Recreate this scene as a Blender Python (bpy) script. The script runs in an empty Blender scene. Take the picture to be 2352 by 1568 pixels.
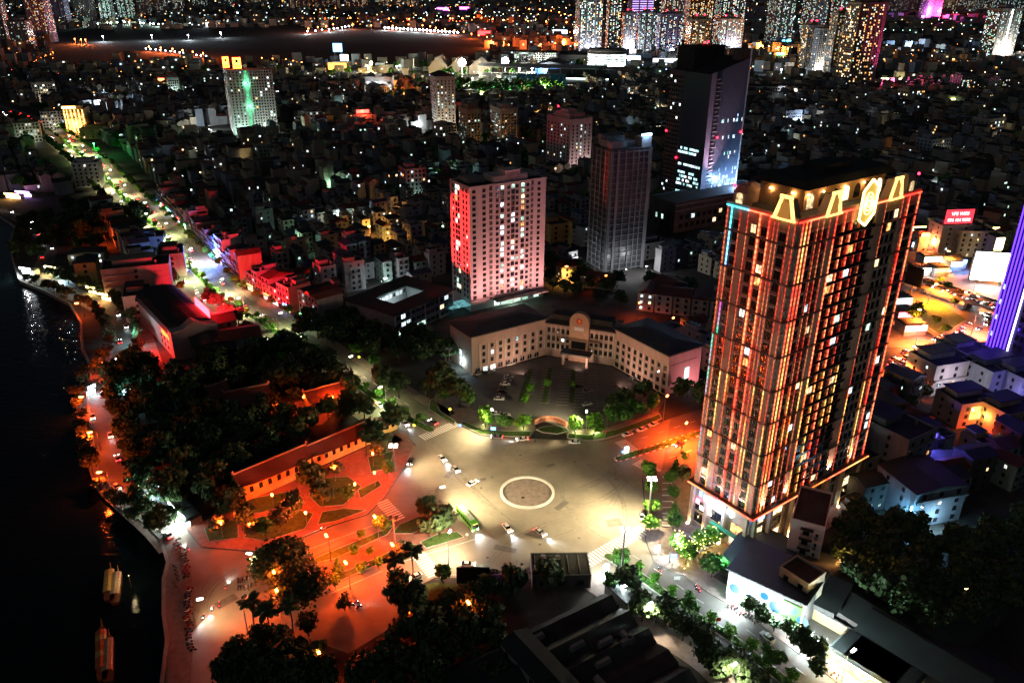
import bpy, math, random
import numpy as np
from mathutils import Vector, Matrix, geometry
random.seed(11)
RNG = np.random.default_rng(5)
R = math.radians
S = bpy.context.scene
COL = S.collection
CAM_H, PITCH, ROLL, LENS = 160.0, R(24.3), R(0.5), 28.0
cd = bpy.data.cameras.new('camera')
cd.lens = LENS; cd.sensor_width = 36.0; cd.clip_start = 1.0; cd.clip_end = 20000.0
cam = bpy.data.objects.new('camera', cd); COL.objects.link(cam)
_f = Vector((0, math.cos(PITCH), -math.sin(PITCH)))
_r0 = Vector((1, 0, 0)); _u0 = _r0.cross(_f)
_r = _r0*math.cos(ROLL) + _u0*math.sin(ROLL)
_u = _u0*math.cos(ROLL) - _r0*math.sin(ROLL)
cam.matrix_world = Matrix(((_r.x, _u.x, -_f.x, 0), (_r.y, _u.y, -_f.y, 0), (_r.z, _u.z, -_f.z, CAM_H), (0, 0, 0, 1)))
S.camera = cam
W = bpy.data.worlds.new('World'); S.world = W; W.use_nodes = True
wn = W.node_tree.nodes; wl = W.node_tree.links
bg = wn['Background']
sky = wn.new('ShaderNodeTexSky'); sky.sky_type = 'NISHITA'; sky.sun_disc = False
MOON_EL, MOON_AZ = R(38), R(215)
sky.sun_elevation = MOON_EL; sky.sun_rotation = MOON_AZ
wl.new(sky.outputs['Color'], bg.inputs['Color']); bg.inputs['Strength'].default_value = 0.0021
ld = bpy.data.lights.new('moon', 'SUN'); ld.energy = 0.02; ld.angle = R(0.5); ld.color = (1.0, .95, .88)
moon = bpy.data.objects.new('moon', ld); COL.objects.link(moon)
_md = Vector((math.sin(MOON_AZ)*math.cos(MOON_EL), math.cos(MOON_AZ)*math.cos(MOON_EL), math.sin(MOON_EL)))
moon.rotation_euler = _md.to_track_quat('Z', 'Y').to_euler()
moon.location = (0, -200, 400)
S.view_settings.view_transform = 'Standard'; S.view_settings.look = 'None'
S.view_settings.exposure = 1.4; S.view_settings.gamma = 1.0; S.view_settings.use_curve_mapping = False
cy = S.cycles
cy.use_denoising = True; cy.use_light_tree = True
cy.max_bounces = 4; cy.diffuse_bounces = 2; cy.glossy_bounces = 3; cy.transmission_bounces = 3; cy.transparent_max_bounces = 4
cy.sample_clamp_indirect = 4.0; cy.sample_clamp_direct = 0.0
cy.caustics_reflective = False; cy.caustics_refractive = False
cy.use_adaptive_sampling = True; cy.adaptive_threshold = 0.01
_K = LENS/36.0*2352
def at(u, v, z=0.0):
    d = _r*(u-1176) - _u*(v-784) + _f*_K
    t = (z-CAM_H)/d.z
    return Vector((d.x*t, d.y*t, z))
def proj(p):
    q = Vector(p) - Vector((0, 0, CAM_H)); w = q.dot(_f)
    return (1176+_K*q.dot(_r)/w, 784-_K*q.dot(_u)/w, w)
def seen(p, m=60):
    u, v, w = proj(p)
    return w > 1 and -m < u < 2352+m and -m < v < 1568+m
def ats(*pts): return [at(u, v) for u, v in pts]
_M = {}
def newmat(key):
    m = bpy.data.materials.new(key); m.use_nodes = True
    nt = m.node_tree; b = nt.nodes['Principled BSDF']
    return m, nt, b
def paint(key, col=None, rough=.8, metal=0.0, var=.25, scale=.35, bump=0.0, bscale=3.0, streak=0.0, spec=.3):
    """a real surface: base colour broken up by two scales of noise, optional streaks and fine relief"""
    if key in _M: return _M[key]
    m, nt, b = newmat(key); N = nt.nodes; L = nt.links
    geo = N.new('ShaderNodeNewGeometry')
    n1 = N.new('ShaderNodeTexNoise'); n1.inputs['Scale'].default_value = scale; n1.inputs['Detail'].default_value = 5
    n1.inputs['Roughness'].default_value = .65
    if streak:
        mp = N.new('ShaderNodeMapping'); mp.inputs['Scale'].default_value = (1, 1, streak)
        L.new(geo.outputs['Position'], mp.inputs['Vector']); L.new(mp.outputs[0], n1.inputs['Vector'])
    else:
        L.new(geo.outputs['Position'], n1.inputs['Vector'])
    rp = N.new('ShaderNodeMapRange'); rp.inputs['From Min'].default_value = .28; rp.inputs['From Max'].default_value = .72
    rp.inputs['To Min'].default_value = 1-var; rp.inputs['To Max'].default_value = 1+var
    L.new(n1.outputs['Fac'], rp.inputs['Value'])
    mx = N.new('ShaderNodeVectorMath'); mx.operation = 'SCALE'; mx.inputs[0].default_value = col
    L.new(rp.outputs[0], mx.inputs['Scale']); L.new(mx.outputs[0], b.inputs['Base Color'])
    b.inputs['Roughness'].default_value = rough; b.inputs['Metallic'].default_value = metal
    b.inputs['Specular IOR Level'].default_value = spec
    if bump:
        n2 = N.new('ShaderNodeTexNoise'); n2.inputs['Scale'].default_value = bscale; n2.inputs['Detail'].default_value = 4
        L.new(geo.outputs['Position'], n2.inputs['Vector'])
        bp = N.new('ShaderNodeBump'); bp.inputs['Strength'].default_value = bump; bp.inputs['Distance'].default_value = .2
        L.new(n2.outputs['Fac'], bp.inputs['Height']); L.new(bp.outputs[0], b.inputs['Normal'])
    _M[key] = m; return m
def glow(key, col=(1, 1, 1), st=1.0, sample=False):
    """a thing that gives off light"""
    if key in _M: return _M[key]
    m, nt, b = newmat(key)
    b.inputs['Base Color'].default_value = (.02, .02, .02, 1); b.inputs['Roughness'].default_value = .4
    b.inputs['Emission Color'].default_value = (*col, 1); b.inputs['Emission Strength'].default_value = st
    m.cycles.emission_sampling = 'AUTO' if sample else 'NONE'
    _M[key] = m; return m
def lit(key, col, st, sc=.9):
    """a lit room behind glass: curtains, furniture and lamps break the light up"""
    if key in _M: return _M[key]
    m, nt, b = newmat(key); N = nt.nodes; L = nt.links
    geo = N.new('ShaderNodeNewGeometry'); oi = N.new('ShaderNodeObjectInfo')
    n = N.new('ShaderNodeTexNoise'); n.inputs['Scale'].default_value = sc; n.inputs['Detail'].default_value = 3
    L.new(geo.outputs['Position'], n.inputs['Vector'])
    r = N.new('ShaderNodeMapRange'); r.inputs['From Min'].default_value = .33; r.inputs['From Max'].default_value = .66
    r.inputs['To Min'].default_value = .18*st; r.inputs['To Max'].default_value = 1.3*st
    L.new(n.outputs['Fac'], r.inputs['Value'])
    r2 = N.new('ShaderNodeMapRange'); r2.inputs['To Min'].default_value = .35; r2.inputs['To Max'].default_value = 1.25
    L.new(oi.outputs['Random'], r2.inputs['Value'])
    mu = N.new('ShaderNodeMath'); mu.operation = 'MULTIPLY'
    L.new(r.outputs[0], mu.inputs[0]); L.new(r2.outputs[0], mu.inputs[1])
    b.inputs['Base Color'].default_value = (.05, .05, .05, 1); b.inputs['Roughness'].default_value = .15
    b.inputs['Emission Color'].default_value = (*col, 1); L.new(mu.outputs[0], b.inputs['Emission Strength'])
    m.cycles.emission_sampling = 'NONE'
    _M[key] = m; return m
def ribbed(key, col, rough=.5, metal=.3, scale=2.0, axis='X', var=.25, rot=0.0):
    """corrugated sheet or rows of tiles: relief from a wave, stains from noise"""
    if key in _M: return _M[key]
    m = paint(key, col, rough, metal, var, .18); nt = m.node_tree; N = nt.nodes; L = nt.links
    b = N['Principled BSDF']; tc = N.new('ShaderNodeTexCoord')
    w = N.new('ShaderNodeTexWave'); w.bands_direction = axis; w.inputs['Scale'].default_value = scale
    mp = N.new('ShaderNodeMapping'); mp.inputs['Rotation'].default_value = (0, 0, rot)
    L.new(tc.outputs['Object'], mp.inputs['Vector']); L.new(mp.outputs[0], w.inputs['Vector'])
    bp = N.new('ShaderNodeBump'); bp.inputs['Strength'].default_value = .8; bp.inputs['Distance'].default_value = .15
    L.new(w.outputs['Fac'], bp.inputs['Height']); L.new(bp.outputs[0], b.inputs['Normal'])
    return m
def glass(key='dark_glass', col=(.012, .016, .02), rough=.12):
    if key in _M: return _M[key]
    m, nt, b = newmat(key); b.inputs['Base Color'].default_value = (*col, 1); b.inputs['Roughness'].default_value = rough
    b.inputs['Specular IOR Level'].default_value = .6
    _M[key] = m; return m
def leafmat(key, col, var=.45):
    if key in _M: return _M[key]
    m = paint(key, col, .65, 0, var, 1.1); nt = m.node_tree
    b = nt.nodes['Principled BSDF']; b.inputs['Subsurface Weight'].default_value = 0
    b.inputs['Transmission Weight'].default_value = 0
    return m
ASPHALT = paint('asphalt', (.115, .108, .098), .75, 0, .3, .12, .25, 6)
PLAZA_M = paint('worn_asphalt', (.215, .19, .15), .7, 0, .3, .07, .25, 6)
PAVING = paint('paving_tiles', (.2, .16, .14), .8, 0, .3, .6, .2, 2)
BRICKPAVE = paint('red_paving', (.27, .13, .1), .8, 0, .25, .5, .2, 2)
SOIL = paint('ground_soil', (.05, .048, .042), .95, 0, .5, .08, .4, 1)
KERB = paint('kerb_stone', (.34, .33, .3), .8, 0, .2, 1)
KERBRED = paint('kerb_red', (.45, .03, .03), .7, 0, .2, 1)
WHITEPAINT = paint('road_paint', (.72, .7, .66), .7, 0, .35, 2.0)
GRASS = paint('grass', (.05, .1, .02), .9, 0, .5, .7, .5, 6)
CONC = paint('concrete', (.26, .25, .23), .85, 0, .3, .25, .2, 2, .25)
DARKCONC = paint('dark_concrete', (.09, .088, .085), .85, 0, .35, .3, .2, 2, .25)
BARK = paint('bark', (.06, .045, .03), .9, 0, .35, 2, .4, 8)
STEEL = paint('galvanised_steel', (.25, .25, .25), .45, .6, .2, 1)
BLACKM = paint('black_metal', (.02, .02, .02), .5, .3, .2, 1)
WHITE = paint('white_wall', (.55, .55, .53), .8, 0, .22, .35, 0, 1, .25)
ROOFDARK = paint('roof_bitumen', (.035, .036, .038), .85, 0, .45, .25, .3, 2)
TILE = ribbed('clay_tile', (.14, .05, .035), .7, 0, 1.6, 'X')
TIN = ribbed('tin_roof', (.035, .05, .048), .6, .1, 1.5, 'X')
GLASS = glass()
LITS = [lit('lit_cool', (.75, .95, 1.0), 1.5), lit('lit_warm', (1.0, .72, .36), 1.5), lit('lit_green', (.6, 1.0, .78), 1.1),
        lit('lit_amber', (1.0, .42, .12), 1.3), lit('lit_white', (1.0, .96, .85), 1.7)]
LITW = [.38, .2, .14, .1, .18]
class MB:
    def __init__(s): s.v = []; s.f = []; s.i = []
    def quad(s, a, b, c, d, m=0):
        k = len(s.v); s.v += [tuple(a), tuple(b), tuple(c), tuple(d)]; s.f.append((k, k+1, k+2, k+3)); s.i.append(m)
    def tri(s, a, b, c, m=0):
        k = len(s.v); s.v += [tuple(a), tuple(b), tuple(c)]; s.f.append((k, k+1, k+2)); s.i.append(m)
    def ngon(s, pts, m=0):
        k = len(s.v); s.v += [tuple(p) for p in pts]; s.f.append(tuple(range(k, k+len(pts)))); s.i.append(m)
    def hexa(s, p, m=0, mt=None):
        k = len(s.v); s.v += [tuple(q) for q in p]
        s.f += [(k, k+3, k+2, k+1), (k+4, k+5, k+6, k+7), (k, k+1, k+5, k+4), (k+1, k+2, k+6, k+5), (k+2, k+3, k+7, k+6), (k+3, k, k+4, k+7)]
        s.i += [m, m if mt is None else mt, m, m, m, m]
    def box(s, x0, y0, z0, x1, y1, z1, m=0, mt=None):
        s.hexa([(x0, y0, z0), (x1, y0, z0), (x1, y1, z0), (x0, y1, z0), (x0, y0, z1), (x1, y0, z1), (x1, y1, z1), (x0, y1, z1)], m, mt)
    def frust(s, x0, y0, z0, x1, y1, z1, ins, m=0, insy=None):
        iy = ins if insy is None else insy
        s.hexa([(x0, y0, z0), (x1, y0, z0), (x1, y1, z0), (x0, y1, z0), (x0+ins, y0+iy, z1), (x1-ins, y0+iy, z1), (x1-ins, y1-iy, z1), (x0+ins, y1-iy, z1)], m)
    def obox(s, c, ex, hx, hy, z0, z1, m=0, mt=None):
        ex = Vector((ex[0], ex[1], 0)).normalized(); ey = Vector((-ex.y, ex.x, 0)); c = Vector((c[0], c[1], 0))
        q = [c-ex*hx-ey*hy, c+ex*hx-ey*hy, c+ex*hx+ey*hy, c-ex*hx+ey*hy]
        s.hexa([(a.x, a.y, z0) for a in q]+[(a.x, a.y, z1) for a in q], m, mt)
    def prism(s, poly, z0, z1, m=0, mt=None, bottom=False):
        n = len(poly); k = len(s.v)
        a = sum(poly[i][0]*poly[(i+1) % n][1]-poly[(i+1) % n][0]*poly[i][1] for i in range(n))
        if a < 0: poly = list(poly)[::-1]
        s.v += [(p[0], p[1], z0) for p in poly]+[(p[0], p[1], z1) for p in poly]
        for i in range(n):
            j = (i+1) % n; s.f.append((k+i, k+j, k+n+j, k+n+i)); s.i.append(m)
        s.f.append(tuple(range(k+n, k+2*n))); s.i.append(m if mt is None else mt)
        if bottom: s.f.append(tuple(range(k+n-1, k-1, -1))); s.i.append(m)
    def tube(s, p, q, r0, r1=None, n=6, m=0, cap=True):
        r1 = r0 if r1 is None else r1
        p = Vector(p); q = Vector(q); d = (q-p).normalized()
        a = d.orthogonal().normalized(); b = d.cross(a); k = len(s.v)
        for c, r in ((p, r0), (q, r1)):
            for i in range(n):
                t = 2*math.pi*i/n; s.v.append(tuple(c+a*r*math.cos(t)+b*r*math.sin(t)))
        for i in range(n):
            j = (i+1) % n; s.f.append((k+i, k+j, k+n+j, k+n+i)); s.i.append(m)
        if cap:
            s.f.append(tuple(range(k+n, k+2*n))); s.i.append(m); s.f.append(tuple(range(k+n-1, k-1, -1))); s.i.append(m)
    def ball(s, c, rx, ry, rz, n=8, h=5, m=0):
        k = len(s.v)
        for j in range(h+1):
            t = math.pi*j/h
            for i in range(n):
                a = 2*math.pi*i/n; s.v.append((c[0]+rx*math.sin(t)*math.cos(a), c[1]+ry*math.sin(t)*math.sin(a), c[2]-rz*math.cos(t)))
        for j in range(h):
            for i in range(n):
                i2 = (i+1) % n; s.f.append((k+j*n+i, k+j*n+i2, k+(j+1)*n+i2, k+(j+1)*n+i)); s.i.append(m)
    def mesh(s, name, mats, smooth=False):
        me = bpy.data.meshes.new(name); me.from_pydata(s.v, [], s.f)
        if not isinstance(mats, (list, tuple)): mats = [mats]
        for m in mats: me.materials.append(m)
        if len(mats) > 1: me.polygons.foreach_set('material_index', s.i)
        if smooth: me.polygons.foreach_set('use_smooth', [True]*len(s.f))
        me.update(); return me
    def build(s, name, mats, parent=None, kind=None, smooth=False, **kw):
        return obj(name, s.mesh(name, mats, smooth), parent, kind=kind, **kw)
def obj(name, me, parent=None, loc=None, rz=None, kind=None, scale=None):
    o = bpy.data.objects.new(name, me); COL.objects.link(o)
    if parent is not None: o.parent = parent
    if loc is not None: o.location = loc
    if rz is not None: o.rotation_euler[2] = rz
    if scale is not None: o.scale = scale
    if kind: o['kind'] = kind
    return o
def tag(o, label, cat, group=None):
    o['label'] = label; o['category'] = cat
    if group: o['group'] = group
    return o
def thing(name, label, cat, loc=(0, 0, 0), rz=0.0, group=None):
    o = bpy.data.objects.new(name, None); COL.objects.link(o); o.empty_display_size = .5
    o.location = loc; o.rotation_euler[2] = rz
    return tag(o, label, cat, group)
def dup(t, loc, rz=0.0, label=None, cat=None, group=None, scale=None):
    r = t.copy(); COL.objects.link(r); r.location = loc; r.rotation_euler[2] = rz
    if label: r['label'] = label
    if group: r['group'] = group
    if scale is not None: r.scale = scale
    for ch in KIDS[t.name]:
        c = ch.copy(); COL.objects.link(c); c.parent = r
        for g in KIDS.get(ch.name, ()):
            d = g.copy(); COL.objects.link(d); d.parent = c
    return r
KIDS = {}
def keep(t):
    """remember a prototype's parts so that copies need no search"""
    KIDS[t.name] = [c for c in t.children]
    for c in KIDS[t.name]:
        if c.children: KIDS[c.name] = list(c.children)
    return t
PROTO_USED = {}
def place(t, loc, rz, label, group=None, scale=None):
    """the first use moves the prototype itself, later uses copy it"""
    if t.name not in PROTO_USED:
        keep(t); PROTO_USED[t.name] = 1; t.location = loc; t.rotation_euler[2] = rz; t['label'] = label
        if group: t['group'] = group
        if scale is not None: t.scale = scale
        return t
    return dup(t, loc, rz, label, None, group, scale)
_ORD = 'first second third fourth fifth sixth seventh eighth ninth tenth eleventh twelfth thirteenth fourteenth fifteenth sixteenth seventeenth eighteenth nineteenth twentieth'.split()
_TENS = {2: 'twenty', 3: 'thirty', 4: 'forty', 5: 'fifty', 6: 'sixty', 7: 'seventy', 8: 'eighty', 9: 'ninety'}
def nth(i):
    if i < 20: return _ORD[i]
    t, r = divmod(i+1, 10)
    return (_TENS[t][:-1]+'ieth') if r == 0 else _TENS[t]+'-'+_ORD[r-1]
def light(parent, loc, col, W_, kind='POINT', radius=.25, angle=None, blend=1.0, aim=None, name='lamp_light'):
    l = bpy.data.lights.new(name, kind); l.energy = W_; l.color = col; l.shadow_soft_size = radius
    o = bpy.data.objects.new(name, l); COL.objects.link(o); o.parent = parent; o.location = loc
    if kind == 'SPOT':
        l.spot_size = angle or R(150); l.spot_blend = blend
        if aim is not None: o.rotation_euler = (-Vector(aim)).to_track_quat('Z', 'Y').to_euler()
    return o
ORANGE = (1.0, .16, .03); SODIUM = (1.0, .3, .05); WARMW = (1.0, .82, .55); COOLW = (.75, .92, 1.0); RED = (1.0, .03, .02)
_WM = {}
def winmesh(w, h, pane, frame, style='cross'):
    k = (round(w, 2), round(h, 2), pane.name, frame.name, style)
    if k in _WM: return _WM[k]
    b = MB(); t = .11
    b.quad((-w/2, -.03, 0), (w/2, -.03, 0), (w/2, -.03, h), (-w/2, -.03, h), 0)
    if style == 'cross':
        bars = [(-w/2, w/2, 0, t), (-w/2, w/2, h-t, h), (-w/2, -w/2+t, t, h-t), (w/2-t, w/2, t, h-t), (-t/2, t/2, t, h-t)]
        if h > 1.6: bars.append((-w/2+t, -t/2, h*.68, h*.68+t))
    elif style == 'bay':
        bars = [(-w/2, w/2, 0, .18), (-w/2, w/2, h-.12, h), (-w/2, -w/2+t, .18, h-.12), (w/2-t, w/2, .18, h-.12), (-t/2, t/2, .18, h-.12)]
    else:
        bars = [(-w/2, w/2, 0, t), (-w/2, w/2, h-t, h), (-w/2, -w/2+t, t, h-t), (w/2-t, w/2, t, h-t)]
    for x0, x1, z0, z1 in bars: b.box(x0, -.12, z0, x1, -.02, z1, 1)
    _WM[k] = b.mesh('window', [pane, frame]); return _WM[k]
FRAME_D = paint('window_frame_dark', (.03, .03, .03), .6, 0, .2, 1)
FRAME_L = paint('window_frame_pale', (.42, .42, .4), .6, 0, .2, 1)
def pick_pane(p, pal=None):
    if random.random() < p: return random.choices(LITS, pal or LITW)[0]
    return GLASS
def windows(t, face, xs, zs, w, h, p=.15, frame=None, pal=None, style='cross', L=0, D=0, off=0.0, skip=0.0, litf=None):
    """one object per window on a face of a block: F front (y=0), L left (x=0), R right (x=L), B back"""
    frame = frame or FRAME_D; out = []
    for i, x in enumerate(xs):
        for j, z in enumerate(zs):
            if skip and random.random() < skip: continue
            pane = litf(i, j) if litf else pick_pane(p, pal)
            me = winmesh(w, h, pane, frame, style)
            if face == 'F': lo, rz = (x, -off, z), 0
            elif face == 'L': lo, rz = (-off, x, z), -math.pi/2
            elif face == 'R': lo, rz = (L+off, x, z), math.pi/2
            else: lo, rz = (x, D+off, z), math.pi
            out.append(obj('window', me, t, lo, rz))
    return out
def window_stuff(t, face, xs, zs, w, h, p=.2, pal=None, L=0, D=0, off=.12, mats=None, name='window_field', dark=True, col_p=None):
    """windows too small to pick apart: still real panes, joined into one part"""
    b = MB(); mats = mats or [GLASS]+LITS
    for i, x in enumerate(xs):
        pp = col_p(i) if col_p else p
        for z in zs:
            k = 0
            if random.random() < pp: k = 1+random.choices(range(len(mats)-1), (pal or LITW)[:len(mats)-1])[0]
            if k == 0 and not dark: continue
            if face == 'F': q = [(x-w/2, -off, z), (x+w/2, -off, z), (x+w/2, -off, z+h), (x-w/2, -off, z+h)]
            elif face == 'L': q = [(-off, x+w/2, z), (-off, x-w/2, z), (-off, x-w/2, z+h), (-off, x+w/2, z+h)]
            else: q = [(L+off, x-w/2, z), (L+off, x+w/2, z), (L+off, x+w/2, z+h), (L+off, x-w/2, z+h)]
            b.quad(*q, k)
    return b.build(name, mats, t, 'stuff')
def lin(a, b, n): return [a+(b-a)*(i+.5)/n for i in range(n)]
def block(t, L, D, H, wall, roof=ROOFDARK, par=.9, z0=0.0, x0=0, y0=0, name='wall', parts=True):
    """a body with a parapet and a sunk roof slab"""
    b = MB(); b.box(x0, y0, z0, x0+L, y0+D, H); w = b.build(name, wall, t)
    if par:
        p = MB(); th = .3
        for q in ((x0-.06, y0-.06, x0+L+.06, y0+th), (x0-.06, y0+D-th, x0+L+.06, y0+D+.06), (x0-.06, y0+th, x0+th, y0+D-th), (x0+L-th, y0+th, x0+L+.06, y0+D-th)):
            p.box(q[0], q[1], H+.004, q[2], q[3], H+par)
        p.build('parapet', wall, t)
    r = MB(); r.box(x0+.31, y0+.31, H+.004, x0+L-.31, y0+D-.31, H+.12); r.build('roof', roof, t)
    return w
def gable(t, L, D, H, rise, mat, over=.5, along='x', x0=0, y0=0, name='roof', wall=None):
    b = MB()
    if along == 'x':
        A = (x0-over, y0-over, H); B = (x0+L+over, y0-over, H); Cc = (x0+L+over, y0+D+over, H); Dd = (x0-over, y0+D+over, H)
        E = (x0-over, y0+D/2, H+rise); F_ = (x0+L+over, y0+D/2, H+rise)
        b.quad(A, B, F_, E); b.quad(Cc, Dd, E, F_); b.tri(Dd, A, E); b.tri(B, Cc, F_); b.quad(A, Dd, Cc, B)
    else:
        A = (x0-over, y0-over, H); B = (x0+L+over, y0-over, H); Cc = (x0+L+over, y0+D+over, H); Dd = (x0-over, y0+D+over, H)
        E = (x0+L/2, y0-over, H+rise); F_ = (x0+L/2, y0+D+over, H+rise)
        b.quad(A, E, F_, Dd); b.quad(B, Cc, F_, E); b.tri(A, B, E); b.tri(Cc, Dd, F_); b.quad(A, Dd, Cc, B)
    return b.build(name, mat, t)
# == THE SETTING
def V2(p): return Vector((p[0], p[1]))
def smooth(pts, n=4):
    """Catmull-Rom through ground points"""
    P = [V2(p) for p in pts]; P = [P[0]*2-P[1]]+P+[P[-1]*2-P[-2]]; out = []
    for i in range(1, len(P)-2):
        for k in range(n):
            t = k/n; a, b, c, d = P[i-1], P[i], P[i+1], P[i+2]
            out.append(.5*((2*b)+(c-a)*t+(2*a-5*b+4*c-d)*t*t+(3*b-a-3*c+d)*t*t*t))
    out.append(P[-2]); return out
def offset(line, d):
    """line shifted to its right by d metres"""
    out = []
    for i, p in enumerate(line):
        a = line[max(0, i-1)]; b = line[min(len(line)-1, i+1)]
        t = (V2(b)-V2(a)).normalized(); out.append(V2(p)+Vector((t.y, -t.x))*d)
    return out
def strip_quads(b, line, d0, d1, z, m=0):
    A = offset(line, d0); B = offset(line, d1)
    for i in range(len(line)-1):
        b.quad((*A[i], z), (*B[i], z), (*B[i+1], z), (*A[i+1], z), m)
def road(name, line, d0, d1, z, m):
    b = MB()
    if d0 < d1: strip_quads(b, line, d1, d0, z)
    else: strip_quads(b, line, d0, d1, z)
    for i, f in enumerate(b.f): pass
    o = b.build(name, m, None, 'structure'); fixup(o); return o
def fixup(o):
    """turn level faces to look up"""
    me = o.data
    for p in me.polygons:
        if p.normal.z < 0: p.flip()
    me.update()
def sheet(name, pts, z, m, kind='structure', parent=None):
    b = MB(); b.ngon([(p[0], p[1], z) for p in pts]); o = b.build(name, m, parent, kind); fixup(o); return o
def slab(name, pts, z0, z1, m, mt=None, kind='structure', parent=None):
    b = MB(); b.prism([(p[0], p[1]) for p in pts], z0, z1, 0, 0 if mt is None else 1)
    return b.build(name, [m] if mt is None else [m, mt], parent, kind)
def kerb_line(name, pts, parent, w=.3, h=.24, mats=None, alt=0):
    """a kerb of separate stones along a line"""
    P = [V2(p) for p in pts]; out = []
    mats = mats or [KERB]
    n = 0
    b = MB()
    for i in range(len(P)-1):
        d = (P[i+1]-P[i]).length
        if d < .05: continue
        k = max(1, int(round(d/alt))) if alt else 1
        e = (P[i+1]-P[i])/k
        for j in range(k):
            c = P[i]+e*(j+.5)
            if alt:
                bb = MB(); bb.obox((0, 0), e, e.length/2-.02, w/2, 0, h)
                out.append(bb.build('kerb_stone', mats[n % len(mats)], parent, loc=(c.x, c.y, .001)))
            else: b.obox(c, e, e.length/2+.02, w/2, .001, h)
            n += 1
    if not alt: b.build('kerb', mats[0], parent)
def path_len(line):
    s = [0]
    for a, b in zip(line[:-1], line[1:]): s.append(s[-1]+(V2(b)-V2(a)).length)
    return s
def along(line, s, off=0.0):
    """point and direction at s metres along a line, off metres to its right"""
    acc = path_len(line)
    s = min(max(s, 0), acc[-1]-1e-3)
    for i in range(len(acc)-1):
        if acc[i+1] >= s:
            t = (s-acc[i])/(acc[i+1]-acc[i]); a, b = V2(line[i]), V2(line[i+1]); d = (b-a).normalized()
            p = a+(b-a)*t+Vector((d.y, -d.x))*off
            return p, d
    return V2(line[-1]), V2(line[-1])-V2(line[-2])
def project_to(line, p):
    """distance along the line and sideways offset (right positive) of a point"""
    best = (1e9, 0, 0); acc = 0
    for a, b in zip(line[:-1], line[1:]):
        a, b = V2(a), V2(b); e = b-a; t = max(0, min(1, (V2(p)-a).dot(e)/e.length_squared)); q = a+e*t; dd = (V2(p)-q).length
        if dd < best[0]:
            n = Vector((e.y, -e.x)).normalized(); best = (dd, acc+e.length*t, (V2(p)-q).dot(n))
        acc += e.length
    return best
SHORE = [at(*p) for p in ((-400, 470), (0, 497), (34, 520), (22, 560), (30, 600), (46, 645), (100, 667), (160, 697), (186, 740), (190, 800),
         (212, 850), (200, 900), (206, 960), (216, 1030), (226, 1090), (246, 1140), (290, 1176), (340, 1204), (370, 1238), (386, 1290), (376, 1330), (376, 1410), (384, 1470), (372, 1568), (362, 1680))]
_sh = [V2(p) for p in SHORE]
gpts = [(-9000, 640)]+[(-900, 640)]+[tuple(p) for p in _sh]+[(-50, 60), (400, 40), (9000, 40), (9000, 14000), (-9000, 14000)]
b = MB(); b.ngon([(x, y, 0.0) for x, y in gpts]); g = b.build('ground', SOIL, None, 'structure'); fixup(g)
m, nt, bs = newmat('lake_water'); N = nt.nodes; L_ = nt.links
bs.inputs['Base Color'].default_value = (.004, .008, .008, 1); bs.inputs['Roughness'].default_value = .09; bs.inputs['IOR'].default_value = 1.33
geo = N.new('ShaderNodeNewGeometry'); n1 = N.new('ShaderNodeTexNoise'); n1.inputs['Scale'].default_value = .45; n1.inputs['Detail'].default_value = 4
mp = N.new('ShaderNodeMapping'); mp.inputs['Scale'].default_value = (.6, 1.5, 1)
L_.new(geo.outputs['Position'], mp.inputs[0]); L_.new(mp.outputs[0], n1.inputs['Vector'])
bp = N.new('ShaderNodeBump'); bp.inputs['Strength'].default_value = .9; bp.inputs['Distance'].default_value = .3
L_.new(n1.outputs['Fac'], bp.inputs['Height']); L_.new(bp.outputs[0], bs.inputs['Normal'])
WATER = m
sheet('lake_water', [(-9000, 20), (60, 20), (60, 720), (-9000, 900)], -1.4, WATER)
b = MB(); L0 = _sh
for i in range(len(L0)-1):
    d = (L0[i+1]-L0[i]); b.obox((L0[i]+L0[i+1])/2, d, d.length/2+.1, .5, -1.6, .35)
b.build('quay_wall', CONC, None, 'structure')
AV = smooth([at(*p) for p in ((-60, 235), (60, 274), (150, 330), (225, 392), (282, 454), (337, 504), (390, 562), (447, 624), (500, 680), (588, 733), (645, 770), (700, 805), (770, 852), (838, 896), (888, 929), (963, 976), (1000, 992))], 3)
AV_LEN = path_len(AV)[-1]
road('avenue_roadway', AV, -11.5, 11.5, .004, ASPHALT)
for nm, a, c in (('north_pavement', -16.5, -11.5), ('south_pavement', 11.5, 15.5)):
    ln = AV[:-2]
    A = offset(ln, a); B = offset(ln, c); b = MB()
    for i in range(len(ln)-1):
        b.hexa([(*A[i], 0), (*B[i], 0), (*B[i+1], 0), (*A[i+1], 0), (*A[i], .16), (*B[i], .16), (*B[i+1], .16), (*A[i+1], .16)])
    b.build(nm, PAVING, None, 'structure')
def median(name, line, w0, w1, label_mat=GRASS, kerbmats=None, alt=0, parent=None):
    """a kerbed strip with round noses"""
    A = offset(line, -w0); B = offset(line, w1)
    n0, n1 = line[0], line[-1]
    def nose(p, a, c, sgn):
        out = []; ce = (V2(a)+V2(c))/2; r = (V2(a)-V2(c))/2
        for k in range(1, 6):
            t = math.pi*k/6; q = ce+r*math.cos(t)+Vector((-r.y, r.x))*math.sin(t)*sgn
            out.append(q)
        return out
    ring = A+nose(n1, A[-1], B[-1], -1)+B[::-1]+nose(n0, B[0], A[0], -1)
    st = slab(name, ring, 0, .2, label_mat)
    kerb_line('kerb', ring+[ring[0]], st, .32, .27, kerbmats, alt)
    return st, ring
_i = lambda line, s0, s1, n=16: [along(line, s0+(s1-s0)*k/n)[0] for k in range(n+1)]
s_gap0 = project_to(AV, at(752, 838))[1]; s_gap1 = project_to(AV, at(795, 872))[1]; s_end = project_to(AV, at(990, 986))[1]
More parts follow.
